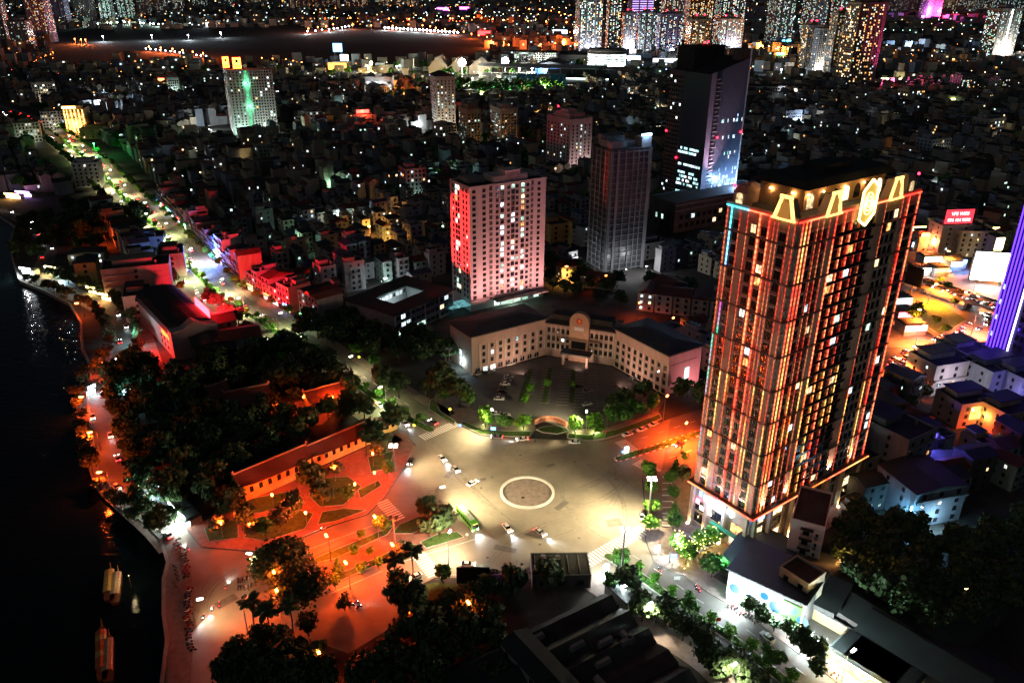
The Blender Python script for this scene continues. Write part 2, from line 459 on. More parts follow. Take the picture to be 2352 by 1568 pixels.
s_start = project_to(AV, at(150, 330))[1]
median('median_strip', _i(AV, s_start, s_gap0, 30), 1.7, 1.7)
median('median_strip', _i(AV, s_gap1, s_end, 8), 1.7, 1.7)
SE = smooth([at(*p) for p in ((1398, 1278), (1488, 1336), (1576, 1401), (1676, 1463), (1763, 1533))]+[Vector((86, 126, 0)), Vector((120, 85, 0))], 3)
road('avenue_roadway', [V2(SE[0])+(V2(SE[0])-V2(SE[2]))*.9]+list(SE), -10.5, 10.5, .008, ASPHALT)
median('median_strip', SE, 1.5, 1.5)
A = offset(SE, 10.5); B = offset(SE, 16); b = MB()
for i in range(len(SE)-1): b.hexa([(*A[i], 0), (*B[i], 0), (*B[i+1], 0), (*A[i+1], 0), (*A[i], .16), (*B[i], .16), (*B[i+1], .16), (*A[i+1], .16)])
b.build('south_pavement', PAVING, None, 'structure')
A = offset(SE, -10.5); B = offset(SE, -17); b = MB()
for i in range(2, len(SE)-1): b.hexa([(*B[i], 0), (*A[i], 0), (*A[i+1], 0), (*B[i+1], 0), (*B[i], .16), (*A[i], .16), (*A[i+1], .16), (*B[i+1], .16)])
b.build('shop_pavement', PAVING, None, 'structure')
EA = smooth([at(*p) for p in ((1412, 1057), (1500, 1030), (1608, 994), (1800, 932), (2050, 850), (2200, 787), (2380, 705))], 3)
road('east_roadway', EA, -14.5, 14.5, .012, ASPHALT)
s_e = project_to(EA, at(1640, 984))[1]
e_med, _ = median('median_strip', _i(EA, 2, s_e+40, 14), 1.6, 1.6, GRASS, [WHITEPAINT, KERBRED], 1.6)
PLAZA = [at(*p) for p in ((955, 1021), (930, 1074), (883, 1144), (845, 1182), (763, 1208), (688, 1238), (588, 1268), (462, 1258), (425, 1213), (395, 1180),
         (386, 1290), (376, 1410), (384, 1470), (380, 1568), (600, 1620), (720, 1470), (800, 1500), (900, 1440), (960, 1345), (1000, 1325), (1290, 1331), (1330, 1340), (1400, 1400), (1480, 1330),
         (1500, 1290), (1482, 1240), (1481, 1176), (1474, 1092), (1520, 1080), (1540, 962), (1471, 984), (1416, 1004), (1383, 1013), (1306, 1010), (1218, 1007), (1176, 1006), (1103, 1001), (1055, 976), (985, 940), (900, 965))]
sheet('plaza_roadway', PLAZA, .016, PLAZA_M)
LK = smooth([at(*p) for p in ((-100, 470), (0, 485), (40, 500), (75, 520), (110, 560), (100, 610), (75, 632), (110, 650), (180, 677), (240, 706), (282, 760), (285, 820), (245, 870), (222, 910), (230, 970), (250, 1040), (272, 1100), (310, 1140), (385, 1205), (440, 1268))], 3)
road('lakeside_road', LK, -5.2, 5.2, .012, ASPHALT)
LKW = MB(); A = offset(LK, 5.2); B = offset(LK, 7.6)
for i in range(24, len(LK)-2): LKW.hexa([(*A[i], 0), (*B[i], 0), (*B[i+1], 0), (*A[i+1], 0), (*A[i], .15), (*B[i], .15), (*B[i+1], .15), (*A[i+1], .15)])
LKW.build('lakeside_pavement', PAVING, None, 'structure')
slab('promenade', ats((392, 1225), (425, 1262), (442, 1330), (436, 1400), (444, 1480), (438, 1575), (385, 1575), (390, 1470), (380, 1410), (380, 1330), (391, 1290), (376, 1238)), 0, .15, CONC, PAVING)
GOVP = ats((1055, 974), (1103, 998), (1176, 1003), (1218, 1004), (1230, 985), (1228, 965), (1150, 962), (1060, 930), (1000, 905), (992, 930))
slab('forecourt_pavement', GOVP, 0, .16, KERB, PAVING)
GOVP2 = ats((1306, 1008), (1351, 1014), (1383, 1011), (1416, 1002), (1471, 982), (1521, 962), (1512, 944), (1440, 968), (1380, 985), (1320, 985), (1298, 990))
slab('forecourt_pavement', GOVP2, 0, .16, KERB, PAVING)
for pl in (((1060, 976), (1104, 998), (1176, 1003), (1216, 1003), (1221, 990), (1170, 991), (1105, 986), (1062, 967)),
           ((1303, 1006), (1351, 1012), (1383, 1009), (1416, 1000), (1480, 978), (1519, 962), (1515, 951), (1470, 968), (1412, 988), (1350, 1000), (1306, 995)),
           ((1246, 981), (1276, 978), (1300, 983), (1308, 990), (1280, 997), (1246, 993), (1232, 987)),
           ((985, 940), (1008, 955), (1044, 976), (1046, 968), (1010, 945), (1000, 925), (1000, 915), (988, 920))):
    q = ats(*pl); o = slab('grass_verge', q, .16, .24, GRASS); kerb_line('kerb', q+[q[0]], o, .3, .3)
COURT = ats((1080, 860), (1258, 818), (1405, 842), (1530, 915), (1512, 944), (1440, 966), (1380, 983), (1228, 965), (1150, 962), (1060, 928), (1000, 905), (1030, 868))
COURTM = paint('court_asphalt', (.13, .13, .128), .75, 0, .3, .1, .2, 5)
sheet('court_roadway', COURT, .02, COURTM)
PARK = ats((953, 1023), (928, 1075), (881, 1143), (843, 1180), (762, 1205), (687, 1235), (588, 1265), (464, 1255), (428, 1212), (470, 1196), (560, 1150), (700, 1090), (880, 1010), (925, 992))
slab('park_paving', PARK, 0, .16, KERB, BRICKPAVE)
for pl in (((905, 1036), (895, 1075), (852, 1085), (845, 1050)), ((870, 1104), (876, 1116), (828, 1146), (822, 1126)), ((725, 1100), (800, 1095), (830, 1118), (790, 1160), (735, 1165), (710, 1140)),
           ((590, 1190), (680, 1170), (720, 1180), (700, 1215), (610, 1243), (560, 1235)), ((740, 1176), (790, 1168), (842, 1172), (770, 1198), (730, 1205)), ((470, 1215), (545, 1190), (548, 1236), (480, 1244)), ((556, 1150), (660, 1130), (690, 1150), (600, 1178), (558, 1180))):
    q = ats(*pl); o = slab('park_lawn', q, .16, .26, GRASS); kerb_line('kerb', q+[q[0]], o, .25, .32)
ISL = ats((1073, 1236), (1060, 1226), (1010, 1195), (975, 1180), (913, 1199), (820, 1237), (718, 1277), (690, 1292), (640, 1320), (655, 1380), (700, 1377), (743, 1358), (805, 1325), (888, 1295), (975, 1266), (1040, 1246))
slab('central_island', ISL, 0, .17, KERB, BRICKPAVE)
for pl in (((962, 1186), (990, 1196), (1000, 1203), (945, 1226), (900, 1226), (918, 1205)), ((1050, 1222), (1066, 1234), (980, 1260), (965, 1246), (1010, 1225)), ((905, 1207), (890, 1228), (770, 1283), (700, 1300), (730, 1280)),
           ((870, 1280), (930, 1250), (960, 1252), (965, 1262), (885, 1290), (745, 1350), (720, 1362), (690, 1366), (730, 1335), (800, 1310))):
    q = ats(*pl); o = slab('island_lawn', q, .17, .27, GRASS); kerb_line('kerb', q+[q[0]], o, .25, .33)
slab('south_lawn', ats((967, 1346), (998, 1338), (1068, 1345), (1068, 1380), (960, 1400), (940, 1380)), 0, .2, KERB, GRASS)
slab('corner_pavement', ats((1484, 1240), (1484, 1176), (1476, 1093), (1530, 1078), (1600, 1052), (1610, 1180), (1690, 1290), (1625, 1330), (1551, 1316), (1502, 1290)), 0, .17, KERB, PAVING)
slab('tower_forecourt', ats((1600, 1052), (1640, 1040), (1960, 1130), (1990, 1165), (1900, 1215), (1720, 1300), (1690, 1290), (1610, 1180)), 0, .16, KERB, BRICKPAVE)
rc = at(1211, 1131)
rb = thing('roundabout', 'small round traffic island ringed by a white kerb in the middle of the plaza', 'roundabout', rc)
b = MB(); b.prism([(8.4*math.cos(a*math.pi/24), 8.4*math.sin(a*math.pi/24)) for a in range(48)], 0, .12); b.build('disc', PAVING, rb)
b = MB(); b.obox((0, 0), (1, 0), .58, .42, 0, .62); km = b.mesh('kerb_block', WHITE)
for k in range(48):
    a = 2*math.pi*(k+.5)/48; obj('kerb_block', km, rb, (8.95*math.cos(a), 8.95*math.sin(a), .004), a+math.pi/2)
b = MB(); b.prism([(.6*math.cos(a*math.pi/6), .6*math.sin(a*math.pi/6)) for a in range(12)], .12, .2); b.build('manhole_cover', BLACKM, rb, loc=(-1.5, -3, 0))
for k in range(48):
    if k % 2 == 0:
        a = 2*math.pi*k/48
        o = MB(); o.obox((0, 0), (1, 0), .35, .06, .13, .16); o.build('paving_joint', DARKCONC, rb, loc=(7.9*math.cos(a), 7.9*math.sin(a), 0), rz=a)
PZ = bpy.data.objects['plaza_roadway']
def crossing(a, c, depth, n, z=.022, w=.5):
    """zebra bars laid from a to c, each depth metres long"""
    A, Bq = V2(at(*a)), V2(at(*c)); e = (Bq-A); d = e.normalized(); nrm = Vector((-d.y, d.x))
    bb = MB(); bb.box(-w*e.length/n/2, -depth/2, 0, w*e.length/n/2, depth/2, .003); me = bb.mesh('crossing_bar', WHITEPAINT)
    for k in range(n):
        p = A+e*((k+.5)/n); obj('crossing_bar', me, PZ, (p.x, p.y, z), math.atan2(d.y, d.x))
crossing((968, 1006), (1050, 971), 4.5, 17)
crossing((1480, 1214), (1292, 1322), 5.0, 30)
crossing((876, 1150), (918, 1194), 4.5, 10, w=.55)
crossing((958, 1268), (1000, 1322), 4.5, 11, w=.55)
crossing((1424, 1012), (1462, 1042), 5.0, 11, w=.5)
crossing((1462, 1060), (1510, 1086), 5.0, 11, w=.5)
def dashes(line, off, s0, s1, ln, gap, par, z, w=.16):
    me = MB(); me.box(-ln/2, -w/2, 0, ln/2, w/2, .003); me = me.mesh('lane_mark', WHITEPAINT); s = s0
    while s < s1:
        p, d = along(line, s, off); obj('lane_mark', me, par, (p.x, p.y, z), math.atan2(d.y, d.x)); s += ln+gap
avr = bpy.data.objects['avenue_roadway']; ser = bpy.data.objects['avenue_roadway.001']; ear = bpy.data.objects['east_roadway']
L1 = AV_LEN
for off in (-6.6, 6.6): dashes(AV, off, L1-330, L1-22, 3, 5, avr, .01)
for off in (-6, 6): dashes(SE, off, 6, 90, 3, 5, ser, .014)
for off in (-8, 8): dashes(EA, off, 12, 150, 3, 5, ear, .018)
for a, c in (((1090, 1238), (890, 1300)), ((880, 1310), (760, 1362)), ((690, 1268), (860, 1205)), ((1000, 1317), (1100, 1322))):
    A, Bq = V2(at(*a)), V2(at(*c)); d = Bq-A; bb = MB(); bb.box(-d.length/2, -.09, 0, d.length/2, .09, .003)
    bb.build('lane_mark', WHITEPAINT, PZ, loc=((A.x+Bq.x)/2, (A.y+Bq.y)/2, .022), rz=math.atan2(d.y, d.x))
bb = MB(); bb.prism([(.45*math.cos(a*math.pi/6), .45*math.sin(a*math.pi/6)) for a in range(12)], 0, .006); mh = bb.mesh('manhole_cover', DARKCONC)
for p in ((1105, 1120), (1130, 1095), (1240, 1250), (1330, 1235), (1010, 1150), (1320, 1060), (1195, 1045), (1120, 1280), (1415, 1100)):
    q = at(*p); obj('manhole_cover', mh, PZ, (q.x, q.y, .02))
PATCH = paint('asphalt_patch', (.12, .11, .095), .7, 0, .25, .4)
for p, s, a in (((1265, 1068), (3.5, 1.6), .5), ((1110, 1100), (2, 1.5), .3), ((1410, 1200), (5, 4), .2), ((1290, 1160), (6, 2.2), .9), ((1030, 1090), (4, 2), 1.2), ((1160, 1260), (7, 2.4), -.3), ((520, 1380), (6, 3), .8)):
    q = at(*p); bb = MB(); bb.obox((0, 0), (1, 0), s[0]/2, s[1]/2, 0, .003); bb.build('asphalt_patch', PATCH, PZ, loc=(q.x, q.y, .0195), rz=a)
TYRE = paint('tyre_mark', (.18, .16, .128), .65, 0, .3, .6)
def tyre_arc(p, q, bend, w=.35):
    A, Bq = V2(at(*p)), V2(at(*q)); d = Bq-A; n = Vector((-d.y, d.x)).normalized(); bb = MB(); pr = None
    for k in range(15):
        t = k/14; c = A+d*t+n*bend*4*t*(1-t); wd = w*(.35+.65*math.sin(math.pi*t))
        if pr: bb.quad((*(pr[0]-n*pr[1]), 0), (*(c-n*wd), 0), (*(c+n*wd), 0), (*(pr[0]+n*pr[1]), 0))
        pr = (c, wd)
    o = bb.build('tyre_mark', TYRE, PZ, loc=(0, 0, .0185+.0004*len(PZ.children) % .002)); fixup(o)
for p, q, b_ in (((985, 1020), (1200, 1210), -3), ((1000, 1012), (1180, 1200), -2), ((1440, 1040), (1290, 1130), 4), ((1460, 1060), (1260, 1180), 6), ((1140, 1210), (1340, 1290), 3), ((940, 1160), (1130, 1180), 4), ((930, 1120), (1130, 1090), -3), ((1290, 1090), (1400, 1240), -6), ((1180, 1060), (1400, 1030), 3), ((1060, 1020), (1300, 1030), -2), ((1240, 1240), (1420, 1120), -5), ((1120, 1290), (1290, 1190), 3), ((1010, 1060), (1110, 1160), 2), ((560, 1300), (470, 1400), -4), ((500, 1300), (450, 1480), -3), ((1340, 1060), (1430, 1200), 5)):
    tyre_arc(p, q, b_); tyre_arc((p[0]+7, p[1]+5), (q[0]+7, q[1]+5), b_)
b = MB(); b.obox((0, 0), (1, 0), 2.4, .07, 0, .003); bl = b.mesh('bay_line', WHITEPAINT)
ct = bpy.data.objects['court_roadway']
for (a, c) in (((1212, 905), (1222, 852)), ((1290, 930), (1300, 850)), ((1362, 940), (1360, 855)), ((1330, 935), (1330, 850)), ((1250, 925), (1258, 850))):
    A, Bq = V2(at(*a)), V2(at(*c)); d = Bq-A; n = int(d.length/2.6)
    for k in range(n+1):
        p = A+d*(k/n); obj('bay_line', bl, ct, (p.x, p.y, .024), math.atan2(d.y, d.x)+math.pi/2)
for (a, c) in (((1198, 925), (1218, 850)), ((1250, 925), (1264, 845)), ((1312, 925), (1318, 848))):
    A, Bq = V2(at(*a)), V2(at(*c)); d = Bq-A; bb = MB(); bb.obox((A+Bq)/2, d, d.length/2, .9, .02, .2); bb.build('planting_strip', GRASS, None, 'structure')
# == LARGE BUILDINGS
TOW = thing('apartment_tower', 'tall brown apartment tower outlined with red and gold light strips at the plaza corner', 'tower', (72, 195.5, 0), R(36.5))
TWALL = paint('tower_stucco', (.4, .29, .23), .8, 0, .2, .3, .1, 2, .2)
TPIL = paint('tower_pilaster', (.44, .3, .23), .75, 0, .2, .3)
TLEDGE = paint('tower_ledge', (.16, .1, .07), .7, 0, .2, .5)
TGLASS = glass('tower_glass', (.014, .014, .016), .15)
PODW = paint('podium_stone', (.42, .33, .24), .6, 0, .2, .4, .1, 1)
TL, TD, TZ0, TZ1 = 58.0, 22.5, 15.6, 105.2
b = MB(); b.box(0, 0, TZ0, TL, TD, TZ1); b.build('wall', TWALL, TOW)
b = MB(); b.box(.5, .5, 0, TL-.5, TD-.5, TZ0-.9); b.build('podium_wall', PODW, TOW)
b = MB(); b.box(-1.5, -1.5, 14.7, TL+1.5, TD+1.5, 15.59); b.build('podium_canopy', TLEDGE, TOW)
NF = 25; FH = (TZ1-3-TZ0)/NF
FZ = [TZ0+i*FH for i in range(NF)]
def led(key, c0, c1, st):
    """a string of small lamps: two colours run along it, broken up lamp by lamp"""
    if key in _M: return _M[key]
    m, nt, bs = newmat(key); N = nt.nodes; Lk = nt.links
    geo = N.new('ShaderNodeNewGeometry'); n = N.new('ShaderNodeTexNoise'); n.inputs['Scale'].default_value = .13; n.inputs['Detail'].default_value = 3
    Lk.new(geo.outputs['Position'], n.inputs['Vector'])
    cr = N.new('ShaderNodeMix'); cr.data_type = 'RGBA'; cr.inputs['A'].default_value = (*c0, 1); cr.inputs['B'].default_value = (*c1, 1)
    mr = N.new('ShaderNodeMapRange'); mr.inputs['From Min'].default_value = .42; mr.inputs['From Max'].default_value = .6
    Lk.new(n.outputs['Fac'], mr.inputs['Value']); Lk.new(mr.outputs[0], cr.inputs['Factor']); Lk.new(cr.outputs['Result'], bs.inputs['Emission Color'])
    sx = N.new('ShaderNodeSeparateXYZ'); Lk.new(geo.outputs['Position'], sx.inputs[0])
    sn = N.new('ShaderNodeMath'); sn.operation = 'MULTIPLY'; sn.inputs[1].default_value = 4.2; Lk.new(sx.outputs['Z'], sn.inputs[0])
    s2 = N.new('ShaderNodeMath'); s2.operation = 'SINE'; Lk.new(sn.outputs[0], s2.inputs[0])
    m2 = N.new('ShaderNodeMapRange'); m2.inputs['From Min'].default_value = -1; m2.inputs['To Min'].default_value = .45*st; m2.inputs['To Max'].default_value = 1.45*st
    Lk.new(s2.outputs[0], m2.inputs['Value']); Lk.new(m2.outputs[0], bs.inputs['Emission Strength'])
    bs.inputs['Base Color'].default_value = (.05, .02, .02, 1); m.cycles.emission_sampling = 'AUTO'
    _M[key] = m; return m
LEDR = led('led_red', (1, .03, .015), (1, .16, .06), 1.7)
LEDG = led('led_gold', (1, .12, .02), (1, .5, .12), 1.25)
LEDT = led('led_thin', (1, .06, .03), (1, .25, .1), .36)
LEDC = led('led_cyan', (.05, .75, 1), (.2, .4, 1), 1.6)
LEDX = led('led_mixed', (.1, .9, .6), (.9, .1, .6), .5)
RS = [(1.7, LEDR, .24), (3.2, LEDG, .36), (4.8, LEDR, .24), (8.2, LEDT, .2), (10.6, LEDT, .2), (13.4, LEDT, .2), (16.4, LEDR, .32), (20.5, LEDR, .24), (24.1, LEDR, .34), (27.9, LEDT, .28), (31.3, LEDT, .2), (40.0, LEDT, .14), (48.8, LEDT, .2), (52.0, LEDR, .24), (57.4, LEDR, .4)]
LS = [(22.0, LEDX, .3), (20.6, LEDC, .4), (17.7, LEDT, .2), (15.1, LEDT, .24), (11.3, LEDR, .4), (8.3, LEDR, .24), (6.7, LEDT, .24), (5.5, LEDT, .18), (2.3, LEDT, .22), (.5, LEDT, .2)]
def pil(x, w, face, z0=TZ0, z1=TZ1):
    bb = MB()
    if face == 'F': bb.box(x-w/2, -.35, z0, x+w/2, -.004, z1)
    else: bb.box(-.35, x-w/2, z0, -.004, x+w/2, z1)
    bb.build('pilaster', TPIL, TOW)
for x, w in ((3.2, 4.4), (14.9, 3.4), (37.6, 3.6), (49.6, 1.6), (57.3, 1.3)): pil(x, w, 'F')
for x, w in ((21.4, 2.0), (16.4, 2.2), (6.1, 1.9), (1.4, 2.6)): pil(x, w, 'L')
lm = {}
seg = FH*3
for f, tab in (('F', RS), ('L', LS)):
    for x, mt, w in tab:
        for k in range(9):
            z0 = TZ0+k*seg+.25; z1 = min(TZ0+(k+1)*seg-.45, TZ1-.3)
            if z1-z0 < 1: continue
            if mt is LEDX and k not in (3, 4, 1): mm = LEDT
            elif mt is LEDC and k < 7: mm = LEDX if k == 5 else LEDT
            elif mt is LEDG and random.random() < .25: mm = LEDR
            elif mt is LEDT and k < 4 and random.random() < .45: mm = LEDG
            elif mt is LEDT and f == 'F' and x > 30 and random.random() < .35: continue
            elif mt is LEDR and f == 'F' and 16 < x < 28 and k < 4 and random.random() < .5: mm = LEDG
            else: mm = mt
            key = (f, w, mm.name, round(z1-z0, 2))
            if key not in lm:
                bb = MB()
                if f == 'F': bb.box(-w/2, -.12, 0, w/2, 0, z1-z0)
                else: bb.box(-.12, -w/2, 0, 0, w/2, z1-z0)
                lm[key] = bb.mesh('light_strip', mm)
            obj('light_strip', lm[key], TOW, (x, -.37, z0) if f == 'F' else (-.37, x, z0))
for i in range(1, NF+1):
    z = TZ0+i*FH
    bb = MB(); big = i % 3 == 0
    d = .55 if big else .22; h = .42 if big else .5
    bb.box(-d, -d, z-h, TL+.3, -.002, z-.05); bb.build('floor_ledge', TLEDGE if big else TPIL, TOW)
    bb = MB(); bb.box(-d, .002, z-h, -.002, TD+.3, z-.05); bb.build('floor_ledge', TLEDGE if big else TPIL, TOW)
TP = [.28, .36, .08, .16, .12]
def towlit(i, j):
    r = random.random()
    hot = .13 if 2 <= i <= 5 else .06
    if j < 3: hot += .06
    return random.choices(LITS, TP)[0] if r < hot else TGLASS
wz = [z+.55 for z in FZ]
windows(TOW, 'F', [6.6, 9.4, 12.0], wz, 2.0, 2.4, frame=FRAME_D, litf=towlit, style='bay')
windows(TOW, 'F', [18.4, 22.3, 26.0, 29.6, 33.6], wz, 2.9, 2.5, frame=FRAME_D, litf=lambda i, j: towlit(i+3, j), style='bay')
windows(TOW, 'L', [19.0, 13.2, 9.8, 4.0], wz, 1.9, 2.5, frame=FRAME_D, litf=lambda i, j: towlit(i+1, j), style='cross')
window_stuff(TOW, 'F', [41.6, 44.2, 46.8, 51.0, 54.2, 56.0], wz, 1.7, 2.4, .05, [.3, .4, .05, .15, .1])
for x0, x1 in ((17.0, 35.8),):
    for z in FZ[1:]:
        bb = MB(); bb.box(x0, -.62, z-.02, x1, -.56, z+.85); bb.build('balcony_rail', TGLASS, TOW)
def cornice(f, z, o_, mats, lo, hi):
    n = len(mats)
    for k, mt in enumerate(mats):
        a0 = lo+(hi-lo)*k/n; a1 = lo+(hi-lo)*(k+1)/n-.05; bb = MB()
        if f == 'F': bb.box(a0, -o_-.2, z, a1, -o_, z+.3)
        else: bb.box(-o_-.2, a0, z, -o_, a1, z+.3)
        bb.build('cornice_light', mt, TOW)
cornice('F', TZ1-.1, .45, [LEDR]*5, -.3, TL); cornice('L', TZ1-.1, .45, [LEDR, LEDR, LEDC], 0, TD)
cornice('F', 15.0, 1.5, [LEDR, LEDR, LEDG, LEDR, LEDG], -1.4, TL+1.4); cornice('L', 15.0, 1.5, [LEDR]*3, -1.4, TD+1.4)
bb = MB()
for q in ((-.3, -.3, TL+.3, .3), (-.3, TD-.3, TL+.3, TD+.3), (-.3, .3, .3, TD-.3), (TL-.3, .3, TL+.3, TD-.3)): bb.box(q[0], q[1], TZ1+.004, q[2], q[3], TZ1+1.0)
bb.build('parapet', TWALL, TOW)
bb = MB(); bb.box(.32, .32, TZ1+.004, TL-.32, TD-.32, TZ1+.15); bb.build('roof_terrace', ROOFDARK, TOW)
bb = MB(); bb.box(9, 5.5, TZ1+.15, 47, 19.5, TZ1+6.5); bb.build('penthouse_wall', paint('penthouse_wall', (.42, .25, .13), .8, 0, .25, .4), TOW)
bb = MB(); bb.frust(6.8, 3.4, TZ1+6.5, 49.2, 21.4, TZ1+8.2, 2.0); bb.build('penthouse_roof', ROOFDARK, TOW)
bb = MB(); bb.box(22, 9, TZ1+8.2, 34, 16, TZ1+10.2, 0); bb.build('stair_head', ROOFDARK, TOW)
YEL = glow('dormer_light', (1, .55, .12), 1.4, True)
YEL2 = glow('dormer_glow', (1, .42, .08), .16, True)
for i in range(7):
    bb = MB(); w = 3.0
    pts = [(-w/2, 0), (w/2, 0), (w/2, 2.6)]+[(w/2*math.cos(a), 2.6+w/2*math.sin(a)) for a in (R(30), R(60), R(90), R(120), R(150))]+[(-w/2, 2.6)]
    bb.ngon([(x, 0, z) for x, z in pts]); bb.build('arched_window', GLASS if i % 3 else LITS[1], TOW, loc=(12+i*5.4, 5.46, TZ1+.6))
def arch_dormer(loc, rz, lit_=True, s=1.0):
    o = MB()
    for sx in (-1, 1):
        o.hexa([(sx*3.3-(.9 if sx > 0 else 0), 0, 0), (sx*3.3+(.9 if sx < 0 else 0), 0, 0), (sx*3.3+(.9 if sx < 0 else 0), .5, 0), (sx*3.3-(.9 if sx > 0 else 0), .5, 0),
                (sx*1.7-(.7 if sx > 0 else 0), 0, 5.2), (sx*1.7+(.7 if sx < 0 else 0), 0, 5.2), (sx*1.7+(.7 if sx < 0 else 0), .5, 5.2), (sx*1.7-(.7 if sx > 0 else 0), .5, 5.2)], 0)
    o.box(-1.9, 0, 5.2, 1.9, .5, 6.0, 0); o.box(-3.6, -.2, -.4, 3.6, .6, 0, 0)
    fr = o.build('dormer_frame', [YEL], TOW, loc=loc, rz=rz)
    w = MB(); w.ngon([(x, .2, z) for x, z in [(-1.5, 0), (1.5, 0), (1.5, 3)]+[(1.5*math.cos(a), 3+1.5*math.sin(a)) for a in (R(36), R(72), R(108), R(144))]+[(-1.5, 3)]]); w.build('dormer_pane', YEL2, fr)
    r = MB(); r.hexa([(-3.2, .52, 0), (3.2, .52, 0), (3.2, 3.2, 0), (-3.2, 3.2, 0), (-1.6, .52, 5.2), (1.6, .52, 5.2), (1.6, 2.6, 5.2), (-1.6, 2.6, 5.2)]); r.build('dormer_body', TWALL, fr)
arch_dormer((-.7, 4.2, TZ1+.2), -math.pi/2); arch_dormer((14.3, -.7, TZ1+.2), 0); arch_dormer((44.0, -.7, TZ1+.2), 0)
for lo, rz in (((-.2, 19.0, TZ1+.2), -math.pi/2), ((52.5, -.2, TZ1+.2), 0), ((26, 22.0, TZ1+.2), math.pi), ((50, 20, TZ1+.2), math.pi), ((6, 22, TZ1+.2), math.pi)):
    o = MB(); o.box(-2.1, .3, 0, 2.1, 3.2, 3.6, 0); o.frust(-2.3, .2, 3.6, 2.3, 3.4, 5.6, .9, 0); d_ = o.build('dormer_body', TWALL, TOW, loc=lo, rz=rz)
    w = MB(); w.ngon([(x, .15, z) for x, z in [(-1.1, .2), (1.1, .2), (1.1, 2.6)]+[(1.1*math.cos(a), 2.6+1.1*math.sin(a)) for a in (R(45), R(90), R(135))]+[(-1.1, 2.6)]]); w.build('dormer_pane', lit('arch_pane', (1, .72, .35), 1.0), d_)
hx = [(0, 6.3), (3.4, 4.0), (3.4, -3.4), (0, -6.3), (-3.4, -4.4), (-3.4, 3.4)]
o = MB(); o.ngon([(x, .25, z) for x, z in hx]); em = o.build('emblem_panel', glow('emblem_panel', (1, .6, .08), .3), TOW, loc=(29.0, -1.3, TZ1+1.2))
EMB = glow('emblem_light', (1, .7, .2), 2.4, True)
for i in range(6):
    p, q = hx[i], hx[(i+1) % 6]; o = MB(); o.tube((p[0], 0, p[1]), (q[0], 0, q[1]), .34, n=5); o.build('emblem_tube', EMB, em)
pr = None; o = MB()
for k in range(46):
    a = k*.42; rr = .35+k*.052; p = (rr*math.cos(a)*.95, 0, rr*math.sin(a)*1.35)
    if pr: o.tube(pr, p, .13, n=4, cap=False)
    pr = p
o.build('emblem_spiral', EMB, em)
for x, y in ((10.5, 5.2), (17, 5.2), (27, 5.2), (36, 5.2), (8.7, 9), (8.7, 16)):
    o = MB(); o.ball((0, 0, 0), .3, .3, .3, 6, 4); s_ = o.build('wall_lamp', glow('sconce', (1, .55, .2), 8), TOW, loc=(x, y, TZ1+4.6))
    light(s_, (0, -.5, -.2), (1, .5, .18), 130)
for x, y in ((57, 1), (.6, 21.5), (28, 20.8)):
    o = MB(); o.tube((0, 0, 0), (0, 0, 4), .08); o.ball((0, 0, 4.2), .4, .4, .4, 6, 4, 1); o.build('warning_light', [STEEL, glow('beacon', (1, .01, .03), 9)], TOW, loc=(x, y, TZ1+1))
for f, x in [('F', 4), ('F', 15), ('F', 25), ('F', 37.5), ('F', 49), ('L', 4), ('L', 12), ('L', 19)]:  # floods added on the canopy to brighten the tower walls
    o = MB(); o.box(-.3, -.2, 0, .3, .2, .45); p = (x, -1.2, 15.6) if f == 'F' else (-1.2, x, 15.6)
    u_ = o.build('added_fill_flood', BLACKM, TOW, loc=p); q = (.10, 1) if f == 'F' else (.1, 1)
    light(u_, (0, -.2, .75) if f == 'F' else (-.2, 0, .75), (1, .58, .38), 5000, 'SPOT', .2, R(70), 1, (0, .17, 1) if f == 'F' else (.17, 0, 1))
UPC = (1, .55, .2)
cols = [('F', x) for x in (.8, 8.2, 19, 30, 38, 46, 56)]+[('L', x) for x in (.8, 9, 16, 21.8)]
UPM = glow('uplight', (1, .7, .35), 12)
for k, (f, x) in enumerate(cols):
    o = MB(); o.box(-.55, -.55, 0, .55, .55, 14.68); p = (x, -.9, 0) if f == 'F' else (-.9, x, 0)
    c_ = o.build('column', PODW, TOW, loc=p)
    o = MB(); o.box(-.35, -.25, .1, .35, .25, .5); u_ = o.build('uplight', UPM, c_, loc=(0, -.95, 0) if f == 'F' else (-.95, 0, 0))
    light(u_, (0, -.35, .7) if f == 'F' else (-.35, 0, .7), UPC, 900, 'SPOT', .15, R(95), 1, (0, .35, 1) if f == 'F' else (.35, 0, 1))
pz = [1.0, 5.4, 10.0]
windows(TOW, 'F', [4.5, 13.6, 24.5, 34, 42, 51], pz, 5.2, 3.4, .5, FRAME_D, [.2, .5, 0, .1, .2], 'cross', off=-.5)
windows(TOW, 'L', [4.8, 12.5, 19], pz[:2], 4.6, 3.4, .75, FRAME_D, [.2, .5, 0, .1, .2], 'cross', off=-.5)
SGW = glow('sign_blue_white', (.55, .75, 1), 5, True); SGB = glow('sign_blue', (.08, .25, 1), 4, True); SGP = glow('sign_pink', (1, .25, .6), 3, True)
def script_sign(par, loc, rz, w, h, m, n=5, name='shop_sign'):
    """lettering too blurred to read in the photo: a run of joined strokes"""
    o = MB(); rr = random.Random(int(w*100+h*10))
    for k in range(n):
        x0 = -w/2+w*k/n; hh = h*(.55+.45*rr.random()); z0 = (h-hh)*rr.random()
        o.box(x0+.03, -.12, z0, x0+w/n-.12, 0, z0+hh)
    return o.build(name, m, par, loc=loc, rz=rz)
script_sign(TOW, (-.2, 15.6, 10.6), -math.pi/2, 4.6, 2.2, SGW, 4); script_sign(TOW, (-.2, 8.6, 10.6), -math.pi/2, 4.6, 2.4, SGW, 4)
